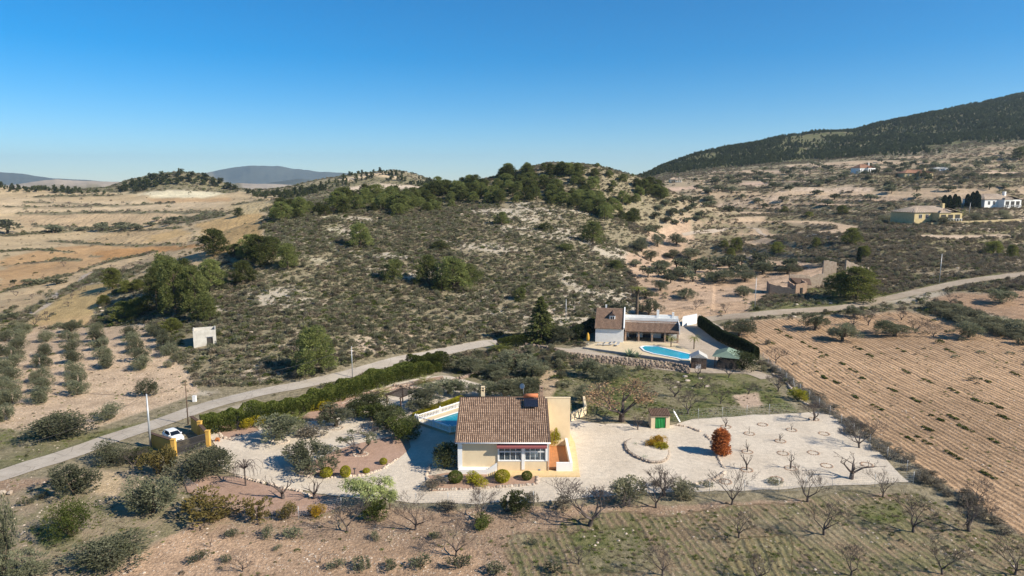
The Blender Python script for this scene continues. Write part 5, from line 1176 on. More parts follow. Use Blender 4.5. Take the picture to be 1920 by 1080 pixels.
def wire(a, b, sag, label): 
    q = MB(); pts = [a.lerp(b, i / 24) - Vector((0, 0, sag * 4 * (i / 24) * (1 - i / 24))) for i in range(25)]; q.tube(pts, .022, 4, False); o = q.build('power_cable', M['iron']); return tag(o, label, 'cable')
wire(tops['a'], tops['b'], .4, 'cable between the tall grey pole and the brown pole'); wire(tops['b'], tops['c'], 1.4, 'cable from the brown pole along the road hedge'); wire(tops['a'], Vector((-70, 78, 5)), 1.6, 'cable running left from the tall grey pole over the road')
wire(tops['c'], tops['d'], 1.6, 'cable from the hedge pole to the pole behind the white villa'); wire(tops['a'], Vector((-98, 118, 6)), 1.5, 'cable crossing the small olive grove')

# ------------------------------------------------------------------ fences
def fence(px, label, h=1.9, step=2.6, mesh=True, braces=()):
    W = [P(*a) for a in px]; c = W[0].copy(); o = thing('wire_fence', label, 'fence', c); pm = MB(); pm.tube([(0, 0, -.2), (0, 0, h)], .028, 6); pme = pm.mesh('fence_post', M['steel']); q = MB(); n = 0
    for a, b in zip(W[:-1], W[1:]):
        L = (b - a).length; m = max(1, int(L / step))
        for i in range(m):
            s = a.lerp(b, i / m); s.z = float(Hs(s.x, s.y)); e = a.lerp(b, (i + 1) / m); e.z = float(Hs(e.x, e.y))
            if n < 95: po = new_obj('fence_post', pme, o); po.location = s - c; n += 1
            if i in braces: q.beam(s - c + Vector((0, 0, 1.5)), s - c + (e - s) * .35, .04)
            for k in range(7): z = .1 + (h - .2) * k / 6; q.tube([s - c + Vector((0, 0, z)), e - c + Vector((0, 0, z))], .006, 3, False)
            if mesh:
                d = (e - s); nn = 9
                for k in range(nn): f0 = s + d * k / nn - c; q.tube([f0 + Vector((0, 0, .1)), f0 + d / nn + Vector((0, 0, h - .1))], .005, 3, False); q.tube([f0 + Vector((0, 0, h - .1)), f0 + d / nn + Vector((0, 0, .1))], .005, 3, False)
    q.build('wire_mesh', M['steel'], o); return o
fence([(1262, 789), (1309, 788), (1354, 785), (1400, 781), (1442, 779), (1495, 776)], 'wire mesh fence between the green meadow and the gravel yard', 2.0, 4.2)
fence([(1430, 676), (1500, 738), (1600, 816), (1700, 888), (1725, 906)], 'wire fence along the edge of the ploughed field', 1.9, 3.6, True, (5, 12))
fence([(1712, 909), (1640, 913), (1560, 915), (1460, 923), (1330, 926), (1200, 929), (1100, 938), (1000, 947), (900, 950), (780, 950)], 'wire fence along the front of the yard', 1.8, 3.4)
fence([(780, 950), (640, 958), (560, 975), (460, 975), (400, 955), (345, 910)], 'wire fence in front of the reddish bed', 1.7, 3.4)

# ------------------------------------------------------------------ pergola, sundial
pp = P(726, 766); T = thing('pergola', 'dark timber pergola beside the villa pool', 'pergola', pp); q = []
W_, D_, Hh = 3.0, 4.2, 2.3
for x in (0, W_):
    for y in (0, D_): m = MB(); m.box(x - .08, x + .08, y - .08, y + .08, -.1, Hh); m.build('post', M['wood'], T)
m = MB(); m.beam((0, -.3, Hh + .08), (0, D_ + .3, Hh + .08), .1, .16); m.beam((W_, -.3, Hh + .08), (W_, D_ + .3, Hh + .08), .1, .16); m.build('side_beam', M['wood'], T)
for i in range(11): m = MB(); m.beam((-.4, D_ * i / 10, Hh + .22), (W_ + .4, D_ * i / 10, Hh + .22), .07, .12); m.build('rafter', M['wood'], T)
T.rotation_euler = (0, 0, R(-30))
o = MB(); o.lathe([(.12, 0), (.06, .15), (.06, .7), (.2, .8), (.2, .86)], n=10); o = o.build('sundial', M['iron']); o.location = P(665, 890); tag(o, 'small dark sundial pedestal between the golden shrubs', 'sundial')

# ------------------------------------------------------------------ block hut on the left
p = Pz(363.5, 652.5, float(P(363, 652).z)); T = thing('block_hut', 'roofless pale concrete block hut at the foot of the scrub hill', 'hut', p, R(24)); k = pxm(p)
M['block'] = render_mat('pale block wall', (.56, .53, .47), (.44, .41, .36)); w_, d_, h_ = 4.6, 4.6, 3.7; q = MB()
q.box(0, w_ * .58, 0, .22, -.5, h_); q.box(w_ * .58, w_ * .85, 0, .22, 2.15, h_); q.box(w_ * .85, w_, 0, .22, -.5, h_); q.box(0, .22, .22, d_, -.5, h_); q.box(w_ - .22, w_, .22, d_, -.5, h_); q.box(.22, w_ - .22, d_ - .22, d_, -.5, h_ * .97)
q.build('wall', M['block'], T); q = MB(); q.box(.22, w_ - .22, .22, d_ - .22, 1.9, 2.0); q.build('inner_slab', M['conc'], T); q = MB(); q.box(w_ * .55, w_ * .88, -.06, 0, 2.16, 2.3); q.build('lintel', M['conc'], T)
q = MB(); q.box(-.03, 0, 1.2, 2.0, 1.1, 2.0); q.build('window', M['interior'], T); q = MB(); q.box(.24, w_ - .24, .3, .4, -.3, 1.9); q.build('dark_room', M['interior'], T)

# ------------------------------------------------------------------ white villa with terrace and pool
base = P(1116, 641); vz = base.z + .1; V0 = Vector((base.x, base.y, vz)); T = thing('white_villa', 'white villa with brown tiled roofs, dormer and long pillared porch', 'house', V0, R(-10)); bw = 6.6; bd = 8.4; ez = 3.2; rz_ = 6.5
q = MB(); q.profile_x([(0, -.6), (0, ez), (bd, rz_), (bd + 5, ez), (bd + 5, -.6)], 0, bw); q.build('wall', M['white'], T)
tile_roof('roof', (-.25, -.35, ez - .02), (bw - .05, -.35, ez - .02), (bw - .05, bd, rz_ + .12), (-.25, bd, rz_ + .12), 25, 22, M['roof2'], T, .05); tile_roof('roof', (bw, bd + 5.3, ez - .02), (-.25, bd + 5.3, ez - .02), (-.25, bd + .05, rz_ + .1), (bw, bd + .05, rz_ + .1), 25, 14, M['roof2'], T, .05)
q = MB(); q.beam((bw + .08, -.35, ez + .22), (bw + .08, bd + .1, rz_ + .32), .28, .4); q.beam((bw + .08, bd + .1, rz_ + .3), (bw + .08, bd + 5.2, ez + .2), .28, .4); q.build('gable_coping', M['wtrim'], T)
q = MB(); q.box(3.1, 4.5, 3.6, 6.6, 4.2, 5.7); q.profile_x([(0, 0), (0.01, 0), (.01, .01)], 0, .001); q.build('dormer', M['white'], T)
q = MB(); q.add([(3.0, 3.45, 5.7), (4.6, 3.45, 5.7), (3.8, 3.45, 6.35), (3.0, 7.2, 5.7), (4.6, 7.2, 5.7), (3.8, 7.6, 6.35)], [(0, 1, 2), (0, 2, 5, 3), (1, 4, 5, 2), (0, 3, 4, 1)]); q.build('dormer_roof', M['roof2'], T); window(T, 3.3, 4.3, 4.55, 5.5, 3.6, 2)
q = MB(); q.box(1.9, 2.3, bd + .2, bd + .6, rz_ - .3, rz_ + .9); q.build('chimney', M['white'], T)
X0 = bw + .25; X1 = X0 + 12.6; py = 2.0; pd = 5.0; pe = 2.35; pr = 3.85
q = MB(); q.box(X0, X1, py + pd - .9, py + pd - .6, -.6, pr); q.box(X0, X1 + .2, py + pd, py + pd + 6, -.6, 4.2); q.box(X0, X1 + .2, py + pd + 2.5, py + pd + 2.8, 4.2, 4.9); q.box(X0, X1 + .2, py + pd - .02, py + pd + .25, 4.2, 4.75); q.box(X1 + .02, X1 + .22, py + .3, py + pd, 1.8, 4.2); q.build('wing_wall', M['white'], T)
tile_roof('porch_roof', (X0, py - .4, pe), (X1, py - .4, pe), (X1, py + pd, pr + .1), (X0, py + pd, pr + .1), 44, 12, M['roof2'], T, .05)
for i, xx in enumerate((X0 + .2, X0 + 3.3, X0 + 6.4, X0 + 9.4, X1 - .3)): q = MB(); q.box(xx - .2, xx + .2, py - .2, py + .2, -.4, pe + .05); q.build('pillar', M['brick'], T)
q = MB(); q.box(X0, X1, py - .15, py + .12, pe - .25, pe); q.build('porch_beam', M['wood'], T)
for xx in (X0 + 1, X0 + 4.3, X0 + 8.6): q = MB(); q.box(xx, xx + 1.8, py + pd - 1.0, py + pd - .91, 0, 2.1); q.build('porch_door', M['carglass'], T)
q = MB(); q.box(X0 + 7.6, X0 + 8.2, py + 7.4, py + 8, 4.2, 6.3); q.box(X0 + 8.3, X0 + 11.2, py + 7.6, py + 8.2, 4.2, 5.1); q.box(X0 + 11.3, X0 + 11.8, py + 7.4, py + 8, 4.2, 5.8); q.build('rooftop_walls', M['white'], T)
q = MB(); q.box(0, X1 + .2, -.1, py + pd - .95, -.5, -.06); q.build('porch_floor', M['deck'], T)
# terrace slab, retaining wall
def zpoly(pts, z): return [Pz(a, b, z) for a, b in pts]
tz = vz + .02
def slab(name, pts, z, th, mat, label, cat): W = zpoly(pts, z); c = W[0]; q = MB(); q.prism([(p_.x - c.x, p_.y - c.y) for p_ in W], -th, 0); o = q.build(name, mat); o.location = c; return tag(o, label, cat)
slab('paved_terrace', [(1093, 652), (1118, 643), (1165, 641), (1268, 644), (1296, 660), (1294, 681), (1240, 672), (1175, 663)], tz, 1.9, M['deck'], 'paved terrace of the white villa above the stone slope', 'terrace')
wl = zpoly([(1093, 652), (1175, 663), (1240, 672), (1294, 681)], tz); o = thing('retaining_wall', 'grey retaining wall below the white villa terrace', 'wall', wl[0])
q = MB()
for a, b in zip(wl[:-1], wl[1:]): q.beam(a - wl[0] + Vector((0, -.12, -.85)), b - wl[0] + Vector((0, -.12, -.85)), .22, 2.1)
q.build('wall', M['conc'], o)
pw_ = thing('swimming_pool', 'bright blue roman-end pool with white kerb on the white villa terrace', 'pool', Pz(1250, 660, tz)); pc = Pz(1250, 660, tz)
ring = [(1201, 651), (1207, 648.5), (1222, 648.8), (1232, 649), (1296, 664.5), (1295, 672), (1291, 674), (1277, 673.5), (1268, 671), (1225, 663), (1208, 657.5)]
rw_ = [(a.x - pc.x, a.y - pc.y) for a in zpoly(ring, tz + .1)]; q = MB(); q.prism(rw_, -.4, .08); q.build('water', M['water2'], pw_); q = MB()
for i in range(len(rw_)): q.beam((*rw_[i], .1), (*rw_[(i + 1) % len(rw_)], .1), .42, .12)
q.build('kerb', M['wtrim'], pw_)
p = Pz(1296, 691, float(P(1296, 691).z)); S_ = thing('garden_shed', 'dark wooden garden shed with pitched roof at the pool corner', 'shed', p, R(-12)); q = MB(); q.profile_x([(0, 0)] * 0 + [(0, -.3), (0, 2.4), (2.6, 2.4), (2.6, -.3)], 0, 3.0); q.build('wall', M['wood'], S_)
q = MB(); q.add([(-.25, -.3, 2.35), (3.25, -.3, 2.35), (3.25, 2.9, 2.35), (-.25, 2.9, 2.35), (1.5, -.3, 3.3), (1.5, 2.9, 3.3)], [(0, 1, 4), (2, 3, 5), (0, 4, 5, 3), (1, 2, 5, 4), (0, 3, 2, 1)]); q.build('roof', M['greycloth'], S_); q = MB(); q.box(.9, 1.9, -.08, 0, -.1, 1.0); q.build('door', M['wtrim'], S_)
p = Pz(1340, 690, float(P(1340, 690).z)); S_ = thing('gazebo', 'open garden gazebo with green sheet roof beside the cypress hedge', 'gazebo', p, R(-25))
for x in (0, 4.2):
    for y in (0, 5.2): q = MB(); q.box(x - .08, x + .08, y - .08, y + .08, -.2, 2.6); q.build('post', M['wood'], S_)
q = MB(); q.add([(-.6, -.6, 2.55), (4.8, -.6, 2.55), (4.8, 5.8, 2.55), (-.6, 5.8, 2.55), (2.1, .9, 3.7), (2.1, 4.3, 3.7)], [(0, 1, 4), (1, 2, 5, 4), (2, 3, 5), (3, 0, 4, 5), (3, 2, 1, 0)]); q.build('roof', M['greenroof'], S_); q = MB(); q.box(.3, 3.9, .3, 4.9, 0, 1.3); q.build('stored_furniture', M['interior'], S_)
p = Pz(1102, 645, tz); S_ = thing('parasol', 'closed mustard parasol on the white villa terrace', 'parasol', p); q = MB(); q.tube([(0, 0, 0), (0, 0, 2.6)], .03, 6); q.build('pole', M['steel'], S_); q = MB(); q.lathe([(.05, 2.75), (.3, 2.3), (.42, 1.4), (.36, .9), (.1, .75)][::-1], n=12); q.build('canopy', M['mustard'], S_); q = MB(); q.lathe([(.3, 0), (.3, .1)], n=12); q.build('base', M['conc'], S_)
def lounger(px, py, rz, label):
    S_ = thing('sun_lounger', label, 'lounger', Pz(px, py, tz), rz, 'loungers on the white villa terrace'); q = MB(); q.box(0, 1.3, 0, .65, .28, .36); q.build('seat', M['greycloth'], S_); q = MB(); q.beam((1.3, .32, .32), (1.85, .32, .75), .65, .07); q.build('backrest', M['greycloth'], S_)
    for x in (.1, 1.2):
        for y in (.05, .6): q = MB(); q.box(x - .03, x + .03, y - .03, y + .03, 0, .28); q.build('leg', M['steel'], S_)
for i, (a, b) in enumerate(((1120, 648), (1133, 649), (1145, 648.5), (1157, 650))): lounger(a, b, R(20 * i), ('grey lounger nearest the mustard parasol', 'second grey lounger from the mustard parasol', 'third grey lounger from the mustard parasol', 'grey lounger nearest the villa porch')[i])
# garden walls and white lean-to at the back
slab('white_wall', [(1280, 596), (1307, 590), (1307, 588), (1281, 593)], vz + 2.2, 2.4, M['white'], 'white boundary wall behind the white villa court', 'wall')
# dry stone banks
M['rubble'] = mottled('weathered rubble', (.34, .255, .19), (.22, .165, .125), 1.2)
def bank(px, h, label, seed, sz=.42, n=5):
    W = [P(*a) for a in px]; c = W[0]; rg = random.Random(seed); q = MB()
    for a, b in zip(W[:-1], W[1:]):
        L = (b - a).length
        for i in range(int(L / (sz * .8))):
            s = a.lerp(b, (i + .5) * sz * .8 / L)
            for k in range(n): q.rock((s.x - c.x + rg.uniform(-.3, .3), s.y - c.y + k * .3 + rg.uniform(-.1, .1), float(Hs(s.x, s.y)) - c.z + h * (k + .3) / n), sz * rg.uniform(.5, .9), rg, .7)
    o = q.build('stone_bank', M['rubble']); o.location = c; return tag(o, label, 'stone wall')
bank([(1060, 672), (1100, 677), (1180, 685), (1260, 693), (1296, 701)], 1.3, 'rubble stone bank below the retaining wall of the white villa', 1)
bank([(980, 648), (1020, 655), (1060, 664)], .7, 'low stone wall beside the track left of the white villa', 2, .4, 3)
bank([(740, 725), (800, 735), (860, 712), (900, 700)], .5, 'low stones between the olives behind the pool', 3, .4, 2)

# ------------------------------------------------------------------ the ruin
def wallseg(q, a, b, h0, h1, th=.45, z0=-.6, rg=None, n=8):
    a, b = Vector(a), Vector(b); d = (b - a); nn = Vector((-d.y, d.x, 0)).normalized() * th / 2; rg = rg or random.Random(1); hs = [h0 + (h1 - h0) * i / n + rg.uniform(-.25, .15) for i in range(n + 1)]
    for i in range(n):
        p0 = a + d * i / n; p1 = a + d * (i + 1) / n
        q.add([tuple(p0 - nn + Vector((0, 0, z0))), tuple(p1 - nn + Vector((0, 0, z0))), tuple(p1 + nn + Vector((0, 0, z0))), tuple(p0 + nn + Vector((0, 0, z0))), tuple(p0 - nn + Vector((0, 0, hs[i]))), tuple(p1 - nn + Vector((0, 0, hs[i + 1]))), tuple(p1 + nn + Vector((0, 0, hs[i + 1]))), tuple(p0 + nn + Vector((0, 0, hs[i])))], [(0,3,2,1),(4,5,6,7),(0,1,5,4),(1,2,6,5),(2,3,7,6),(3,0,4,7)])
rp = P(1490, 550); RU = thing('ruined_farmhouse', 'roofless stone farmhouse ruin around a big pine', 'ruin', rp); k = pxm(rp); rg = random.Random(9); gz = float(Hs(rp.x + 21, rp.y + 6)) - rp.z; print('ruin', gz)
def rl(px, py, yb): return Vector((pxm(rp, px - 1490), yb, 0))
q = MB(); wallseg(q, (-7.5, 1, 0), (-.5, -1.5, 0), 3.0, 1.6, rg=rg); wallseg(q, (-7.5, 1, 0), (-6.5, 6, 0), 3.0, 3.4, rg=rg); wallseg(q, (-.5, -1.5, 0), (3.4, -.5, 0), 3.0, 3.6, rg=rg, n=5); wallseg(q, (-.5, -1.5, 0), (-1, 3, 0), 2.6, 3.8, rg=rg); wallseg(q, (3.4, -.5, 0), (4.2, 6, 0), 3.4, 4.0, rg=rg); q.build('low_walls', M['brick'], RU)
q = MB(); wallseg(q, (.2, 5.5, 0), (7, 6, 0), 5.4, 5.0, rg=rg); wallseg(q, (7, 6, 0), (12, 6.5, 0), 4.6, 5.6, rg=rg); q.build('back_wall', M['oldwall'], RU)
q = MB(); wallseg(q, (13, 10, 0), (17.5, 10.4, 0), 7.6 + gz, 7.0 + gz, rg=rg, th=.6); wallseg(q, (18.0, 5.2, 0), (25.6, 6.6, 0), 8.0 + gz, 5.4 + gz, rg=rg, th=.6, n=12); wallseg(q, (25.6, 6.6, 0), (25.2, 1.8, 0), 5.8 + gz, 4.6 + gz, rg=rg, th=.6); q.build('gable_wall', M['oldwall'], RU)
q = MB(); q.add([(1, 2.2, 3.2), (6.6, 3.2, 2.2), (7, 5.6, 3.9), (.5, 5.2, 4.3), (1, 2.2, 3.0), (6.6, 3.2, 2.0), (7, 5.6, 3.7), (.5, 5.2, 4.1)], [(0, 1, 2, 3), (7, 6, 5, 4), (0, 4, 5, 1), (1, 5, 6, 2), (2, 6, 7, 3), (3, 7, 4, 0)]); q.build('fallen_roof', M['roof2'], RU)
q = MB(); q.box(1.2, 1.9, -1.45, -1.1, -.2, 2.0); q.box(22.6, 23.4, 5.0, 5.6, 3, 4); q.build('doorway', M['interior'], RU)
# ------------------------------------------------------------------ distant houses
def house(name, px, py, wpx, hpx, label, wall, roof, kind='hip', rz=0., cols=20, yard=True):
    p = P(px, py); k = pxm(p); W = wpx * k; Hh_ = hpx * k; D = W * .62; e = Hh_ * .58; o = thing(name, label, 'house', p, R(rz)); q = MB(); q.box(-W / 2, W / 2, 0, D, -2.5, e); q.box(-W * .1, W * .42, -D * .28, 0, -2.5, e * .98); q.build('wall', wall, o)
    a = .5
    tile_roof('roof', (-W / 2 - a, -a, e), (W / 2 + a, -a, e), (W * .22, D / 2, Hh_), (-W * .22, D / 2, Hh_), cols, 6, roof, o, .06); tile_roof('roof', (W / 2 + a, D + a, e), (-W / 2 - a, D + a, e), (-W * .22, D / 2, Hh_), (W * .22, D / 2, Hh_), cols, 6, roof, o, .06)
    tile_roof('roof', (-W / 2 - a, D + a, e), (-W / 2 - a, -a, e), (-W * .22, D / 2, Hh_), (-W * .221, D / 2, Hh_), cols // 2, 6, roof, o, .06); tile_roof('roof', (W / 2 + a, -a, e), (W / 2 + a, D + a, e), (W * .22, D / 2, Hh_), (W * .221, D / 2, Hh_), cols // 2, 6, roof, o, .06)
    tile_roof('porch_roof', (-W * .12, -D * .3, e - .1), (W * .17, -D * .3, e - .1), (W * .165, 0.3, Hh_ * .86), (W * .16, 0.3, Hh_ * .86), cols // 2, 4, roof, o, .05); tile_roof('porch_roof', (W * .44, -D * .3, e - .1), (W * .44, .3, e + .2), (W * .17, .3, Hh_ * .86), (W * .17, -D * .3, Hh_ * .8), cols // 2, 4, roof, o, .05)
    q = MB(); q.box(W * .3, W * .35, D * .3, D * .4, e, Hh_ * 1.18); q.build('chimney', wall, o)
    for x in (-W * .4, -W * .25): window(o, x, x + W * .07, e * .3, e * .8, -.01, 2)
    q = MB(); 
    for i in range(3): x = -W * .06 + i * W * .16; q.box(x, x + W * .11, -D * .28 - .06, -D * .28 - .005, .1, e * .78)
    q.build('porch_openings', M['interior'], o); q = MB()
    for i in range(9): x = -W * .1 + i * W * .063; q.box(x, x + .18, -D * .28 - .35, -D * .28 - .12, 0, 1)
    q.box(-W * .1, W * .42, -D * .28 - .38, -D * .28 - .1, 1, 1.12); q.build('porch_rail', M['wtrim'], o); return o
M['rust'] = mottled('old red tiles', (.36, .19, .12), (.26, .14, .09), 1.5); M['yhouse'] = render_mat('yellow render', (.58, .46, .25), (.50, .39, .20)); M['fadedwall'] = render_mat('faded yellow wall', (.42, .34, .20), (.36, .28, .16)); M['cream'] = render_mat('cream render', (.62, .55, .42), (.55, .48, .36))
house('country_house', 1755, 414, 96, 27, 'yellow single storey villa with pale tiled roof on the right hillside', M['yhouse'], M['roof3'], rz=12)
house('country_house', 1876, 388, 76, 24, 'white villa with pink tiled roof and balustraded porch on the right hillside', M['white'], M['roof3'], rz=14)
house('country_house', 1625, 325, 34, 17, 'small white house with red roof high on the hillside', M['white'], M['rust'], rz=20)
house('country_house', 1722, 334, 52, 16, 'long orange yellow house high on the hillside behind a green tree', M['yhouse'], M['rust'], rz=0)
house('country_house', 1772, 321, 34, 8, 'low white house highest on the right hillside', M['white'], M['greycloth'], rz=0)
house('country_house', 1268, 342, 22, 9, 'tiny cream house beyond the right shoulder of the scrub hill', M['cream'], M['roof3'])
bw_ = MB(); a = P(1700, 424); W = [P(1705, 420), P(1745, 422), P(1800, 419), P(1915, 414)]; c = W[0]
for s, e in zip(W[:-1], W[1:]): bw_.beam(s - c + Vector((0, 0, .5)), e - c + Vector((0, 0, .4)), .3, 1.1)
o = bw_.build('boundary_wall', M['fadedwall']); o.location = c; tag(o, 'long yellow boundary wall below the yellow and white villas', 'wall')
# ------------------------------------------------------------------ trees and plants, one by one
ORD = ['leftmost'] + ('second third fourth fifth sixth seventh eighth ninth tenth eleventh twelfth thirteenth fourteenth fifteenth sixteenth seventeenth eighteenth nineteenth twentieth twenty-first twenty-second twenty-third twenty-fourth twenty-fifth twenty-sixth twenty-seventh').split()
def nth(i): return ORD[i] + (' from the left' if i else '')
NATW = {}
def natw(kind, var):
    ps = KIND[kind]; me = ps[var % len(ps)]['whole'] if 'whole' in ps[0] else ps[var % len(ps)]['crown']; key = (kind, var % len(ps))
    if key not in NATW:
        a = np.empty(len(me.vertices) * 3, np.float32); me.vertices.foreach_get('co', a); a = a.reshape(-1, 3); NATW[key] = float(np.percentile(a[:, 0], 97) - np.percentile(a[:, 0], 3))
    return NATW[key]
_cnt = [0]
def T(kind, name, px, py, h, w, label, cat, group=None, split=True, cn='crown'):
    _cnt[0] += 1; var = _cnt[0]; b = P(px, py); dep = PITCH + math.atan((py - 540) / FOC); H_ = pxm(b, h) / math.cos(dep)
    ws = 1.0 if w is None else (w / h * math.cos(dep)) / natw(kind, var); rz = (var * 2.399) % 6.283 if kind != 'sparseolive' else 0
    return tree_thing(kind, name, label, cat, (b.x, b.y, b.z), H_, ws, rz, group, var, split, cn)
# pines standing alone on the scrub hill and right slope
for px, py, h, w, lb in [
 (588,704,94,66,'big bushy pine with long shadow beside the road bend'), (401,480,54,44,'rounded pine beside the pale ploughed strip on the left'),
 (330,594,108,48,'tallest pine of the dense left clump'), (294,582,84,38,'pine on the left side of the dense left clump'), (368,588,92,44,'pine on the right side of the dense left clump'), (347,553,70,42,'pine at the back of the dense left clump'), (395,545,62,44,'pine behind the right side of the dense left clump'), (312,563,90,38,'pine in the middle of the dense left clump'), (385,600,50,44,'low pine at the foot of the dense left clump'), (235,602,38,40,'pale low pine left of the dense clump'), (262,590,34,36,'small pale pine just left of the dense clump'),
 (456,532,46,36,'small pine in the scrub right of the dense clump'), (488,500,62,42,'tallest pine of the shoulder group above the left clump'), (540,504,50,38,'right hand pine of the shoulder group'), (470,484,46,40,'left pine of the shoulder group'), (512,482,40,40,'middle pine of the shoulder group'), (440,478,22,24,'small pine left of the shoulder group'),
 (211,541,40,30,'pine standing at the edge of the yellow strip'), (238,548,24,24,'small pine right of the yellow strip'), (321,624,28,34,'bright green small pine behind the block hut'), (196,572,20,20,'round small pine beside the yellow field edge'), (258,543,20,22,'small bright pine in scrub beyond the yellow strip'),
 (447,406,17,16,'lone round pine between the far left fields'), (676,464,48,40,'lone pine on the left crest of the scrub hill'), (801,532,56,40,'left pine of the mid slope trio'), (850,542,62,58,'biggest pine of the mid slope trio'), (876,532,40,40,'right pine of the mid slope trio'), (737,526,42,32,'thin pale pine left of the mid slope trio'), (828,545,30,30,'low pine in front of the mid slope trio'),
 (940,422,26,24,'small round pine below the ridge wood'), (1112,457,44,38,'dark pine where the hill meets the olive valley'), (825,467,16,26,'low spreading bush on the open upper slope'), (975,562,24,20,'young pine low on the scrub slope'), (1022,432,14,26,'low dark bush below the ridge wood'), (1060,470,14,28,'low dark bush on the right of the slope'), (1155,505,18,22,'dark bush at the foot of the hill near the valley'),
 (1597,459,34,28,'tall bright pine on the dry grass slope above the ruin'), (1380,472,28,20,'pine at the left end of the dry grass slope'), (1370,482,18,16,'small pine beside the left pine of the dry slope'), (1456,476,24,22,'round pine alone on the dry grass slope'), (1530,463,18,14,'thin young pine on the dry grass slope'), (1358,464,14,16,'smallest pine at the left of the dry slope'), (1862,477,26,26,'pine at the right of the dry slope near the terrace'), (1897,484,26,20,'pine beside the right frame edge on the dry slope'), (1579,402,18,18,'pine above the dry slope below the vineyard'), (1470,398,12,13,'little pine on the upper dry slope'), (1517,406,10,14,'low bright bush on the upper dry slope'), (1620,482,22,18,'pine directly behind the ruin cypress'),
 (1606,562,64,76,'big bright pine growing inside the ruin'), (1576,556,46,50,'left part pine of the pair inside the ruin')]:
    T('brightpine' if px > 1300 or (px < 330 and h < 45) else 'pine', 'pine_tree', px, py, h, w, lb, 'pine tree', 'single pines on the slopes', h > 40)
T('spruce', 'spruce_tree', 1014, 642, 84, 42, 'tall pointed conifer by the road left of the white villa', 'conifer')
T('cypress', 'cypress_tree', 1610, 494, 30, 7, 'thin dark cypress behind the ruin', 'cypress', None, False)
for i, (px, py, h) in enumerate([(1770,392,26),(1779,390,24),(1789,392,28),(1796,390,22),(1813,388,24),(1822,390,30),(1829,390,32),(1833,392,28)]):
    T('cypress', 'cypress_tree', px, py, h, 8, 'dark cypress between the yellow and white villas, ' + nth(i), 'cypress', 'cypresses beside the far villas', False)
# pine wood on the ridge of the central hill
rg = rr(900)
def fill(poly_px, n, mind, kind, name, hm, label, cat, group, seed, wh=.85, dmax=1e9):
    poly = wpoly(poly_px, 25, dmax); g = rr(seed); got = []; lo, hi = poly.min(0), poly.max(0); tries = 0
    while len(got) < n and tries < n * 60:
        tries += 1; x, y = g.uniform(lo[0], hi[0]), g.uniform(lo[1], hi[1])
        if not inside(poly, np.array([x]), np.array([y]))[0]: continue
        if any((x - a) ** 2 + (y - b) ** 2 < mind ** 2 for a, b in got): continue
        if not cull(np.array([x]), np.array([y]))[0]: continue
        got.append((x, y))
    got.sort(key=lambda t: t[0] / t[1]); many = n > 27
    for i, (x, y) in enumerate(got):
        v = int(g.integers(0, 9)); h = g.uniform(*hm); k = kind; tree_thing(k, name, label if many else '%s, %s' % (label, nth(i)), cat, (x, y, float(Hs(x, y))), h, wh / natw(k, v) * g.uniform(.85, 1.2), g.uniform(0, 6.28), group, v, False)
    print(name, len(got)); return got
fill([(930,330),(1000,316),(1060,318),(1110,340),(1160,370),(1185,400),(1192,418),(1130,412),(1080,395),(1020,386),(960,380),(870,386),(850,350)], 108, 3.5, 'pine', 'pine_tree', (3.2, 8), 'dark green pine in the wood covering the upper face of the scrub hill', 'pine tree', 'pines of the hilltop wood', 21, .85, 420)
fill([(500,412),(560,378),(640,362),(700,372),(780,362),(850,350),(870,380),(840,396),(740,406),(690,394),(640,402),(560,418)], 66, 4.0, 'pine', 'pine_tree', (3.8, 8.6), 'dark green pine in the band along the left shoulder of the scrub hill', 'pine tree', 'pines of the left shoulder', 22, .85, 400)
fill([(1190,350),(1225,350),(1250,372),(1240,378),(1200,372)], 10, 4, 'pine', 'pine_tree', (5, 7), 'pine in the cluster on the right shoulder of the hill', 'pine tree', 'pines of the right shoulder', 23, .85, 420)
fill([(1070,325),(1150,328),(1200,345),(1190,395),(1150,365),(1100,345)], 14, 7, 'pine', 'pine_tree', (3.5, 5.5), 'scattered small pine on the right half of the hilltop', 'pine tree', 'scattered hilltop pines', 24, .85, 415)
for i, (px, py, h) in enumerate([(1053,312,10),(1120,313,8),(1162,321,12),(1143,318,5),(1186,331,6)]): T('pine', 'pine_tree', px, py, h, h * 1.1, ('skyline pine just right of the hilltop wood', 'skyline bush midway along the hill crest', 'round skyline tree on the right of the hill crest', 'small skyline bush beside the round skyline tree', 'last skyline bush before the hill falls to the valley')[i], 'pine tree', 'skyline trees of the scrub hill', False)
fill([(215,358),(230,350),(285,336),(345,326),(395,336),(450,358),(400,352),(345,345),(290,352),(250,362)], 46, 7, 'farpine', 'pine_tree', (5, 9), 'distant pine on the rounded hill at the left', 'pine tree', 'pines of the rounded left hill', 25, .85, 870)
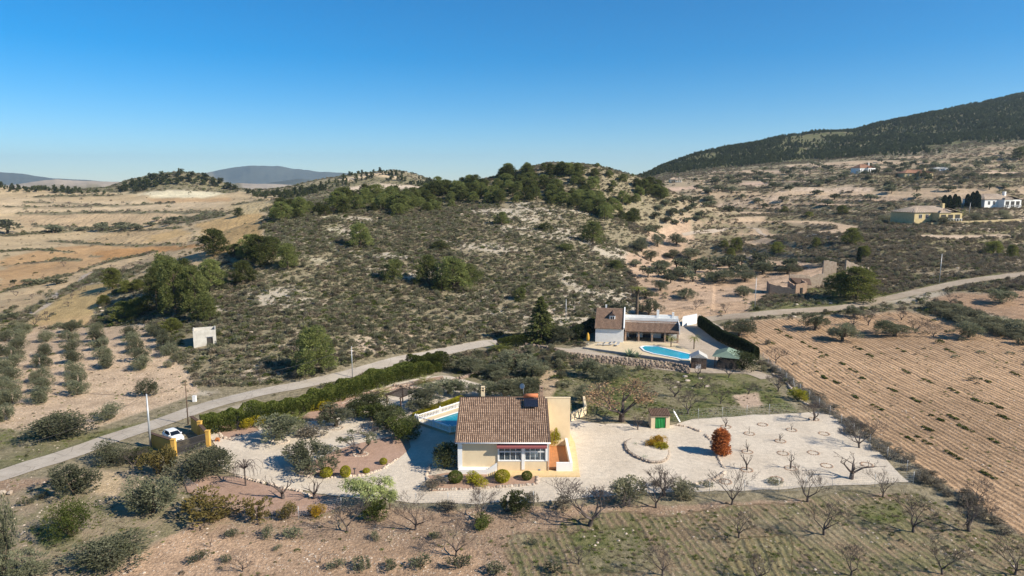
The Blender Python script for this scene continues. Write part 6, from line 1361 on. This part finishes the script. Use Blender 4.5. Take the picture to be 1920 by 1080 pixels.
# olives
OL = 'olive tree'
for px, py, h, w, lb in [
 (520,826,56,80,'broad olive in the stone ring beside the bright yellow shrub'), (577,884,54,76,'big olive beside the centre bed with a long shadow'), (630,800,48,58,'olive on the stone ring behind the drive'),
 (380,894,60,98,'wide olive in front of the iron gate'), (800,765,40,68,'grey olive between the pergola and the pool'), (842,738,36,60,'olive behind the villa pool, left of two'), (905,745,36,50,'olive directly behind the left chimney'), (945,752,42,60,'olive behind the middle of the villa roof'), (985,748,44,60,'dense tree behind the solar heater'), (885,700,30,46,'olive near the road end left of the meadow'), (970,690,36,60,'olive beside the start of the meadow'), (1000,705,34,50,'olive at the left corner of the meadow'), (935,708,30,44,'olive in the group behind the villa, nearest the road'),
 (140,925,62,66,'grey olive beside the road at lower left'), (285,962,70,80,'large grey olive on the rough ground left of the drive'), (212,866,44,58,'olive between the road and the ochre gate wall'), (205,1054,50,108,'low sprawling grey olive at the lower left'), (6,1080,150,40,'tall blurred olive at the lower left frame corner'), (25,1090,60,90,'round olive cut by the lower left corner'), (110,818,50,96,'wide olive above the road at the left'), (205,785,30,40,'small olive above the road right of the wide olive'), (275,742,38,34,'olive at the lower right of the little grove'),
 (1387,630,34,54,'olive beside the cypress hedge at the field corner'), (1528,619,34,46,'olive at the lane edge, leftmost of the ploughed field row'), (1580,640,38,50,'second olive from the left in the ploughed field'), (1677,630,34,48,'third olive from the left in the ploughed field'), (1817,632,36,46,'olive at the dark terrace edge on the right of the ploughed field'), (1877,568,28,44,'olive in the upper right terrace field'), (1600,594,24,34,'olive on the lane edge below the ruin'),
 (1343,529,30,44,'olive in the valley terrace left of the ruin'), (1397,528,26,38,'dark olive left of the ruin, nearer the grey pole'), (1430,515,24,36,'olive on the terrace above the grey pole'), (1477,514,22,34,'olive on the terrace behind the ruin left corner'), (1550,499,22,30,'olive just behind the ruin'), (1395,555,24,34,'pale olive below the dark olive left of the ruin'), (1293,484,22,32,'olive at the left end of the dry slope'),
 (1110,705,36,48,'olive in the meadow below the stone bank'), (1140,712,26,44,'low olive in the meadow beside the stone bank'), (1092,752,34,32,'small olive in the meadow left of the autumn tree'), (1165,590,22,40,'olive behind the white villa roof'), (1218,592,34,42,'olive behind the palm at the white villa'), (1065,640,36,44,'grey olive left of the white villa'), (1052,676,24,34,'small olive beside the low stone wall'),
 (1233,462,28,26,'valley olive at the top of the near rows'), (1268,460,26,30,'valley olive right of the top of the near rows'), (1195,467,26,24,'valley olive against the foot of the hill'), (1203,472,20,22,'valley olive touching the hill foot olive'), (1220,490,24,28,'valley olive in the second row'), (1262,485,20,26,'valley olive on the right of the second row'), (1247,505,22,28,'valley olive in the third row'), (1267,522,22,30,'valley olive on the right of the third row'), (1238,545,22,30,'valley olive in the fourth row'), (1210,560,22,34,'valley olive nearest the tall palm'), (1283,560,22,30,'valley olive near the curved field'), (1192,500,16,22,'dark valley bush at the hill edge')]:
    T('bushyolive' if px < 300 and py > 700 or (px, py) == (380, 894) else 'olive', 'olive_tree', px, py, h, w, lb, OL, None, h > 30)
T('sparseolive', 'olive_tree', 676, 852, 46, 66, 'sparse leaning olive with forked trunk by the dark shrub mass', OL)
# grove on the left: rows running away
rows = [([(20,760),(22,735),(20,712),(24,690),(26,672),(32,655),(38,640),(44,625)], 'left edge row'), ([(4,790),(2,760),(-4,730),(2,700),(0,668),(10,640)], 'frame edge row'), ([(76,755),(80,735),(78,715),(80,688),(84,668),(88,640)], 'second row'), ([(145,740),(143,722),(140,702),(136,680),(135,660),(130,640),(132,622)], 'third row'), ([(200,690),(192,672),(188,655),(182,640),(180,625)], 'fourth row'), ([(266,692),(262,676),(256,660),(250,645),(244,632)], 'fifth row'), ([(318,665),(310,650),(302,638),(292,628)], 'last row')]
for pts, rn in rows:
    for i, (px, py) in enumerate(pts):
        T('bushyolive', 'olive_tree', px, py, 36 - (790 - py) * .07, 36 - (790 - py) * .07, '%s olive tree in the %s of the little grove' % (('nearest', 'second', 'third', 'fourth', 'fifth', 'sixth', 'seventh', 'farthest')[i], rn), OL, 'olives of the little grove', False)
# far olives on the left valley
for i, (px, py, h, w) in enumerate(sorted([(15,438,30,40),(100,437,16,26),(66,534,14,22),(107,533,13,20),(46,530,8,9),(27,532,9,10),(86,532,8,9),(156,433,10,16),(192,433,17,20),(193,425,10,16),(228,433,14,18),(246,430,13,20),(227,424,10,20),(260,432,12,14),(282,424,10,16),(294,415,10,16),(325,415,10,16),(317,422,9,14),(354,414,7,10),(14,600,15,26),(15,760,14,20)][:20])):
    T('farolive', 'olive_tree', px, py, h, w, 'dark round olive in the pale left valley, ' + nth(i), OL, 'far olives of the left valley', False)
fill([(1215,440),(1330,408),(1300,380),(1260,375),(1225,400),(1200,430)], 55, 6, 'farolive', 'olive_tree', (3.2, 4.6), 'grey olive in the narrow valley rows behind the scrub hill', OL, 'olives of the narrow valley', 31, 1.1)
fill([(1200,520),(1290,495),(1420,490),(1490,500),(1400,520),(1240,535)], 26, 7, 'farolive', 'olive_tree', (3.4, 5), 'grey olive on the brown terraces between the hill and the ruin', OL, 'olives of the brown terraces', 32, 1.1)
fill([(1300,400),(1500,390),(1700,398),(1900,355),(1900,330),(1500,335),(1300,350)], 70, 12, 'farolive', 'olive_tree', (3.4, 5), 'dark olive on the far right terraces', OL, 'olives of the far right terraces', 33, 1.2)
fill([(1260,345),(1480,310),(1880,290),(1900,320),(1500,335),(1300,352)], 60, 14, 'farolive', 'olive_tree', (4, 6.5), 'dark tree on the highest terraces below the pine wood', 'tree', 'trees of the highest terraces', 34, 1.2)
fill([(1650,425),(1700,420),(1800,425),(1900,415),(1900,395),(1820,405),(1700,405),(1640,415)], 26, 5, 'shrub', 'garden_shrub', (2, 3.6), 'shrub around the far yellow and white villas', 'shrub', 'garden shrubs of the far villas', 35, 1.3)
fill([(1740,580),(1800,606),(1900,640),(1920,650),(1920,622),(1850,600),(1760,572)], 34, 2.4, 'shrub', 'hedge_shrub', (1.8, 3.2), 'dark shrub in the hedge bank between the two ploughed fields', 'shrub', 'shrubs of the hedge bank', 36, 1.5)
fill([(1440,690),(1500,735),(1600,815),(1700,880),(1800,945),(1880,1000),(1900,1010),(1860,960),(1700,860),(1520,735),(1440,680)], 52, 1.4, 'greyshrub', 'dry_shrub', (.7, 1.5), 'dry grey shrub along the edge of the ploughed field fence', 'shrub', 'dry shrubs along the field fence', 37, 1.3)
T('olive', 'green_tree', 1733, 337, 20, 24, 'round green tree in front of the orange house', 'tree', None, False)
T('pine', 'pine_tree', 1912, 300, 26, 30, 'dark tree at the right frame edge on the high terraces', 'pine tree', None, False)
# bare almonds
for px, py, h, lb in [
 (652,997,66,'bare almond in front of the pepper tree'), (779,994,62,'bare almond below the shaded drive'), (855,1043,56,'bare almond left of the round green shrub'), (902,976,58,'bare almond rising over the round green shrub'), (1105,986,84,'largest bare tree with pale dead branches'), (1230,952,66,'bare tree beside the dark bush at the yard front'), (1372,946,64,'crooked bare almond by the double stone row'), (1385,1008,50,'bare almond below the crooked almond'), (1242,1079,52,'bare almond at the bottom edge centre'), (1085,1058,34,'small bare almond under the largest bare tree'), (1420,1090,50,'bare almond at the bottom edge right of centre'),
 (1514,941,62,'bare almond at the yard front, right half'), (1655,932,50,'bare almond near the yard right front corner'), (1611,840,56,'dark bare tree at the field fence casting branched shadow'), (1545,1003,64,'bare almond in the grassy field, left of a pair'), (1712,998,66,'bare almond in the middle of the grassy field'), (1817,996,62,'bare almond by the hedge at lower right'), (1596,1079,58,'bare almond at the bottom edge in the grassy field'), (1767,1077,66,'bare almond at the lower right of the grassy field'), (1903,1078,62,'bare almond in the lower right corner'), (1834,940,40,'bare almond standing in the ploughed field edge'),
 (1290,776,44,'dark bare tree behind the mesh fence'), (1265,744,34,'bare tree in the middle of the meadow'), (1351,757,30,'bare tree right in the meadow'), (1335,741,26,'small bare tree behind the right meadow tree'), (1404,738,24,'bare tree at the brown meadow patch'), (1321,728,24,'bare tree at the meadow top'), (1459,734,36,'bare tree at the meadow right corner'), (1526,789,40,'bare tree where the mesh fence meets the field'), (1309,706,36,'bare tree beside the garden shed'), (1366,708,36,'bare tree below the gazebo'), (1455,680,30,'bare tree at the start of the ploughed field fence'), (1212,765,24,'small bare tree right of the autumn tree'),
 (1628,610,30,'bare almond in the ploughed field between olives'), (1717,624,30,'bare almond right of the third field olive'), (1750,632,28,'low bare almond near the terrace edge'), (1782,570,26,'bare almond in the upper terrace field'), (1360,587,20,'bare almond in the curved brown field'), (1305,580,20,'bare almond left in the curved brown field'), (1600,612,26,'bare almond beside the second field olive'), (1690,600,22,'bare almond at the lane side of the field'), (1905,545,26,'bare trees at the right frame edge beside the lane'),
 (250,878,40,'bare shrub tree beside the gate hedge'), (455,1072,34,'thin bare almond at lower left'), (65,612,22,'bare almond on the yellow strip'), (88,600,18,'second bare almond on the yellow strip')]:
    T('almond', 'bare_almond_tree', px, py, h, h * 1.15, lb, 'bare tree', 'bare winter almonds', h > 40)
g = rr(77)
ALM = [(150,545),(160,540),(135,560),(128,575),(235,508),(250,505),(262,500),(278,480),(190,520),(210,505),(100,380),(130,385),(160,388),(200,400),(240,398),(280,400),(310,398),(60,420),(170,395),(120,500),(60,560),(30,555),(300,385),(340,398)]
for i, (px, py) in enumerate(sorted(ALM)): T('almond', 'bare_almond_tree', px, py, 11 if py > 450 else 8, 13 if py > 450 else 9, 'small bare almond in the pale left valley, ' + nth(i), 'bare tree', 'far bare almonds of the left valley', False)
for px, py, h, lb in [(531,936,44,'vase shaped bare shrub in the front reddish bed'), (589,936,44,'young bare tree at the edge of the front drive')]: T('vase', 'bare_tree', px, py, h, h * .8, lb, 'bare tree', None, True)
T('openalmond', 'bare_almond_tree', 1596, 899, 40, 56, 'low wide bare tree in the right part of the yard', 'bare tree'); T('weeping', 'weeping_tree', 461, 912, 46, 46, 'weeping bare tree at the curve of the drive', 'weeping tree', None, False)
T('wintertree', 'bare_tree', 1245, 930, 50, 44, 'upright bare tree between the two dark bushes at the yard front', 'bare tree'); T('wintertree', 'bare_tree', 690, 820, 28, 34, 'pinkish bare shrub beside the dark shrub mass', 'shrub', None, False); T('wintertree', 'bare_tree', 1196, 806, 34, 26, 'thin bare tree left of the pump house', 'bare tree'); T('wintertree', 'bare_tree', 715, 745, 14, 16, 'small bare bush beside the pergola', 'bare tree', None, False)
T('autumntree', 'autumn_tree', 1166, 790, 74, 100, 'round tree with pale orange autumn leaves behind the yard', 'tree'); T('pepper', 'pepper_tree', 688, 950, 60, 64, 'light green feathery tree at the front of the drive', 'tree'); T('pepper', 'pepper_tree', 731, 955, 40, 30, 'small pale green tree right of the feathery tree', 'tree', None, False)
# young trees in the yard with stone rings
RN = [(1361,801,23,1),(1405,814,15,0),(1430,797,0,0),(1484,807,13,0),(1463,828,20,1),(1401,848,22,1),(1468,851,9,0),(1482,879,30,0),(1400,882,38,1),(1525,850,0,0),(1456,899,0,0),(1360,904,0,0),(1526,787,0,0),(1545,814,0,0),(1550,874,0,0),(1625,872,0,0)]
words = 'first second third fourth fifth sixth seventh eighth ninth tenth eleventh twelfth thirteenth fourteenth fifteenth sixteenth'.split()
for i, (px, py, h, s) in enumerate(RN):
    c = P(px, py); rg = random.Random(i); q = MB()
    for k in range(16): a = 6.283 * k / 16; q.rock((.75 * math.cos(a), .75 * math.sin(a), .04), rg.uniform(.11, .17), rg, .4)
    me = q.mesh('tree_ring', M['redstone'] if 'redstone' in M else M['brick']); o = new_obj('tree_ring', me); o.location = c + Vector((0, 0, .05)); tag(o, ('reddish stone ring with a sapling in the yard, %s' if h else 'empty reddish stone ring in the yard, %s') % nth(sum(1 for r_ in RN if bool(r_[2]) == bool(h) and r_[0] < px)), 'stone ring', 'stone rings of the young trees')
    if h: T('sapling' if not s else 'vase', 'sapling', px, py, h, h * .45, '%s young bare tree inside a stone ring, counting from the left rear' % words[i], 'sapling', 'young trees in stone rings', False)
# shrubs and hedge plants of the garden
def S(kind, name, px, py, h, w, lb, cat='shrub', group=None, split=False): T(kind, name, px, py, h, w, lb, cat, group, split, 'foliage')
S('yellowshrub', 'yellow_shrub', 474, 802, 25, 38, 'bright yellow round shrub inside the gate'); S('yellowshrub', 'yellow_shrub', 600, 768, 20, 32, 'yellow shrub in front of the road hedge'); S('greyshrub', 'grey_shrub', 572, 820, 24, 46, 'grey dry mound shrub between the two drive olives')
S('yellowball', 'clipped_shrub', 612, 895, 18, 21, 'golden clipped ball left at the centre bed edge'); S('yellowball', 'clipped_shrub', 648, 895, 21, 18, 'tall golden clipped shrub at the centre bed edge'); S('yellowball', 'clipped_shrub', 687, 887, 9, 12, 'smallest golden mound beside the sundial'); S('yellowball', 'clipped_shrub', 719, 871, 12, 13, 'bright golden ball at the right tip of the centre bed')
S('greenball', 'clipped_shrub', 854, 905, 21, 25, 'leftmost round green shrub before the villa'); S('yelgreenshrub', 'garden_shrub', 895, 907, 24, 32, 'yellow green shrub before the stair of the villa'); S('yellowball', 'clipped_shrub', 942, 904, 22, 26, 'yellow green ball before the sunroom'); S('greenball', 'clipped_shrub', 988, 900, 16, 18, 'small green ball at the right end of the villa bed'); S('greyshrub', 'grey_shrub', 816, 913, 24, 30, 'grey twiggy shrub left of the boulder')
for i, (px, py, h, w) in enumerate([(672,780,38,44),(700,790,38,52),(725,805,40,54),(750,822,40,60),(765,808,34,40),(690,768,34,46),(735,785,34,48)]): S('darkshrub' if i not in (3, 1) else 'greenshrub', 'dark_shrub', px, py, h, w, ('left', 'second', 'third', 'front olive green', 'right end', 'rear left', 'rear middle')[i] + ' shrub of the large dark mass beside the pool drive', 'shrub', 'shrub mass beside the pool drive')
S('darkshrub', 'dark_shrub', 833, 876, 58, 42, 'tall dark shrub in the shade of the villa left wall')
S('goldshrub', 'golden_conifer', 1221, 838, 20, 18, 'left golden conifer in the stone planter'); S('goldshrub', 'golden_conifer', 1234, 835, 22, 18, 'rear golden conifer in the stone planter'); S('yelgreenshrub', 'golden_conifer', 1245, 844, 18, 16, 'front yellow green conifer in the stone planter'); S('yellowshrub', 'golden_conifer', 1238, 842, 18, 20, 'middle yellow conifer in the stone planter')
T('redcolumn', 'rusty_conifer', 1351, 852, 48, 27, 'rounded conifer turned rusty red in the middle of the yard', 'conifer')
tree_thing('yelgreenshrub', 'climber', 'loose yellow green climber on the annex wall above the patio', 'shrub', (6.3, 94.75, .5), 3.3, .62, 0, None, 0, False); S('yelgreenshrub', 'garden_shrub', 1495, 750, 30, 24, 'yellow green shrub at the meadow corner')
S('bronzeshrub', 'bronze_shrub', 300, 888, 56, 56, 'bronze green bush in front of the ochre gate wall', split=True); S('bronzeshrub', 'bronze_shrub', 396, 972, 50, 88, 'wide bronze and green shrub at the corner of the reddish bed', split=True); S('bigbush', 'green_bush', 135, 1006, 72, 80, 'dense green bush on the rough ground at lower left', split=True); S('darkshrub', 'dark_shrub', 268, 862, 30, 40, 'dark shrub behind the tall grey pole')
S('bronzeshrub', 'bronze_shrub', 487, 975, 40, 44, 'spiky bronze shrub, left of three along the front fence'); S('bronzeshrub', 'bronze_shrub', 540, 973, 34, 30, 'spiky reddish shrub, middle of three along the front fence'); S('goldshrub', 'bronze_shrub', 594, 970, 26, 28, 'golden brown shrub, right of three along the front fence')
S('greenshrub', 'green_bush', 700, 969, 36, 50, 'dark green bush under the feathery tree'); S('greenshrub', 'green_bush', 903, 991, 24, 36, 'round green shrub at the foot of a bare almond'); S('darkshrub', 'dark_shrub', 960, 960, 44, 46, 'dark olive bush at the front of the yard below the villa'); S('shrub', 'grey_bush', 1170, 946, 50, 62, 'grey brown bush at the yard front beside the upright bare tree'); S('shrub', 'dark_bush', 1280, 932, 36, 50, 'dark rounded bush at the yard front right of the bare tree'); S('greyshrub', 'grey_bush', 1052, 950, 30, 34, 'twiggy grey shrub at the front fence'); S('greyshrub', 'grey_bush', 1001, 944, 26, 18, 'thin grey shrub at the front fence below the villa'); S('greyshrub', 'grey_bush', 845, 955, 22, 30, 'thin grey shrub near the front fence left of the villa')
S('weedshrub', 'small_bush', 1232, 912, 14, 14, 'little green bush by the front stone rows'); S('weedshrub', 'small_bush', 1325, 915, 16, 20, 'low green bush inside the front fence'); S('weedshrub', 'small_bush', 1452, 908, 12, 22, 'tiny green bush beside an empty ring')
sm = [(499,1006,20),(546,1007,22),(630,1065,20),(680,1065,24),(735,1068,22),(791,1063,24),(862,1066,28),(929,1077,24),(702,1012,16),(432,1006,16),(372,1052,22),(425,1052,14),(1040,1073,24),(80,935,14),(50,948,16),(110,905,18),(56,1040,14),(815,1010,14),(520,1030,10),(1000,1020,12)]
for px, py, h in sm: S('weedshrub', 'small_bush', px, py, h, h * 1.2, ('young bush in the frontmost row of the stony field, %s' % nth(sum(1 for r_ in sm if r_[1] > 1055 and r_[0] < px)) if py > 1055 else 'young bush in the stony field behind the front row, %s' % nth(sum(1 for r_ in sm if r_[1] <= 1055 and r_[0] < px))), 'bush', 'young bushes of the front field')
for px, py, h in [(394,1026,20),(600,1056,18),(972,1058,15)]: T('openalmond', 'dead_stump', px, py, h, h * .5, {394: 'pruned dead stump at the left of the stony front field', 600: 'forked dead stump between the young bushes', 972: 'short dead stump near the bottom edge left of the grassy field'}[px], 'stump', 'stumps of the front field', False)
for px, py, h, w, lb in [(530,795,30,50,'low spreading palm in front of the hedge, left of a pair'), (557,792,30,46,'low spreading palm in front of the hedge, right of a pair'), (718,742,28,40,'low palm beside the hedge near the pergola'), (797,722,30,44,'low palm at the right end of the hedge')]: T('lowpalm', 'palm_tree', px, py, h, w, lb, 'palm')
T('tallpalm', 'palm_tree', 1194, 597, 66, 30, 'tall slim palm behind the white villa', 'palm'); T('youngpalm', 'palm_tree', 1301, 655, 32, 24, 'young palm in the court beside the pool', 'palm'); T('youngpalm', 'palm_tree', 1258, 652, 28, 24, 'small palm before the white villa porch', 'palm'); T('lowpalm', 'palm_tree', 1799, 405, 22, 20, 'palm between the two far villas', 'palm', None, False)
for i, (px, py, h) in enumerate([(1180,668,18),(1194,670,14),(932,660,28),(944,658,24)]): T('agave' if i < 2 else 'lowpalm', 'agave_plant' if i < 2 else 'palm_tree', px, py, h, h * 1.3, ('grey agave on the slope before the pool', 'smaller agave beside the pool slope', 'low palm at the road end left', 'low palm at the road end right')[i], 'agave' if i < 2 else 'palm', None, i > 1)
T('agave', 'agave_plant', 1209, 862, 10, 16, 'grey agave in the stone planter', 'agave', None, False); T('agave', 'agave_plant', 1192, 838, 10, 14, 'small agave at the left of the stone planter', 'agave', None, False)
for px, py, h, w, lb in [(1395,690,40,46,'dark bush beside the green roofed gazebo'), (1130,640,14,30,'low hedge before the villa wall'), (960,652,26,44,'dark clipped mass at the road end'), (1245,470,10,20,'dark bush in the valley')][:1]: S('darkshrub', 'dark_shrub', px, py, h, w, lb)
# hedges: one long leafy wall each
def hedge(name, px, h, w, label, cat, mat, dens, size, seed, off=1.2, wob=.25):
    W = [P(*a) for a in px]; c = W[0].copy(); g = rr(seed); C = []; Dn = []
    tot = 0
    for a, b in zip(W[:-1], W[1:]):
        d = b - a; L = d.length; n = int(L * dens); nn = np.array([-d.y, d.x]) / math.hypot(d.x, d.y); t_ = g.uniform(0, 1, n)
        hx = (a.x + d.x * t_); hy = (a.y + d.y * t_); k = 1 + wob * (fbm(hx / 2.2, hy / 2.2, seed, 3) - .5) * 2.2; hh = h(t_) if callable(h) else h; ang = g.uniform(0, math.pi, n)
        rr_ = 1 - .25 * g.uniform(0, 1, n) ** 2; e = .55
        cx = np.sign(np.cos(ang)) * np.abs(np.cos(ang)) ** e * w / 2 * rr_ * k; cz_ = np.abs(np.sin(ang)) ** e * hh * rr_ * k
        base = g.uniform(0, 1, n) < .25; cz_ = np.where(base, g.uniform(0, 1, n) * hh * .6, cz_)
        x = hx + nn[0] * (cx + off * 0); y = hy + nn[1] * cx; z = Hs(x, y) + cz_ + .05; C.append(np.stack([x, y, z], 1)); Dn.append(np.stack([nn[0] * np.cos(ang), nn[1] * np.cos(ang), np.sin(ang)], 1))
    C = np.concatenate(C) - np.array(c); V, F = cards(C, size, g, 1.7, .1, np.concatenate(Dn)); o = new_obj(name, mesh_np(name, V, [F], [M[mat]])); o.location = c
    return tag(o, label, cat)
hedge('hedge', [(378,810),(402,806),(440,800),(470,792),(510,784),(560,773),(600,758),(640,744),(690,727),(740,712),(790,701),(820,694)], 2.6, 4.6, 'long loose green hedge between the road and the villa garden', 'hedge', 'hedge', 1500, .24, 41, wob=.38)
hedge('hedge', [(770,700),(800,695),(835,690)], 3.6, 4.4, 'tall round dark end of the hedge beside the road', 'hedge', 'green', 1600, .24, 42, wob=.4)
hedge('cypress_hedge', [(1312,612),(1330,625),(1350,640),(1375,652),(1400,664),(1418,676)], 2.9, 1.5, 'tall clipped dark cypress hedge between the white villa court and the ploughed field', 'hedge', 'cyphedge', 1500, .22, 43, wob=.06)
hedge('cypress_hedge', [(1075,640),(1093,630),(1112,618)], 3.0, 2.4, 'dark hedge left of the white villa', 'hedge', 'cyphedge', 1300, .24, 44, wob=.2)
hedge('box_hedge', [(935,655),(960,650),(988,645)], 2.4, 2.6, 'olive green clipped hedge at the road end', 'hedge', 'green', 1200, .22, 45, wob=.1)
hedge('box_hedge', [(776,784),(800,772),(840,760),(866,750)], .8, 1.0, 'low green hedge along the far balustrade of the villa pool', 'hedge', 'yelgreen', 900, .16, 46, wob=.2)
# vines and green tufts in the ploughed field
T_ = [(1460,620),(1480,632),(1505,642),(1523,652),(1547,665),(1575,680),(1602,696),(1622,712),(1545,708),(1570,718),(1538,702),(1600,742),(1645,764),(1608,653),(1632,667),(1690,657),(1780,658),(1700,697),(1738,714),(1790,733),(1835,753),(1758,785),(1812,804),(1868,829),(1717,751),(1675,732),(1700,820),(1732,938-112),(1790,855),(1845,888),(1880,782),(1905,702),(1780,780),(1740,805),(1850,715),(1865,760)]
xs = []; g = rr(88)
for px, py in T_:
    b = P(px, py)
    d0, d1 = P(1440, 640), P(1900, 905); dd = Vector((d1.x - d0.x, d1.y - d0.y, 0)).normalized()
    for k in range(7): s = (g.uniform(-1, 1)) * 1.6; xs.append((b.x + dd.x * s + g.normal() * .12, b.y + dd.y * s + g.normal() * .12))
xs = np.array(xs); n = len(xs); gs_src = src_collection('greentufts', [low_clump('green tuft', 760 + i, M['green'], 70, .25) for i in range(2)]); s = g.uniform(.5, 1.0, n)
scatter('weeds', np.stack([xs[:, 0], xs[:, 1], Hs(xs[:, 0], xs[:, 1])], 1), np.stack([s, s, s * .5], 1), g.uniform(0, 6.28, n), g.integers(0, 2, n), gs_src, 'green weed patches strung along the furrows of the ploughed field', 'weeds')
# ------------------------------------------------------------------ air between the camera and the far mountains
hb = MB(); hb.box(-16000, 16000, -300, 14500, -3.0 - 60, 620); hz = NT('haze'); hz.t.nodes.remove(hz.b); pv = hz.n('ShaderNodeVolumePrincipled')
pv.inputs['Color'].default_value = (.66, .86, 1.0, 1); pv.inputs['Density'].default_value = 6.5e-5; pv.inputs['Anisotropy'].default_value = .2
hz.l(pv.outputs[0], hz.out.inputs['Volume']); o = hb.build('haze', hz.m); tag(o, kind='stuff')
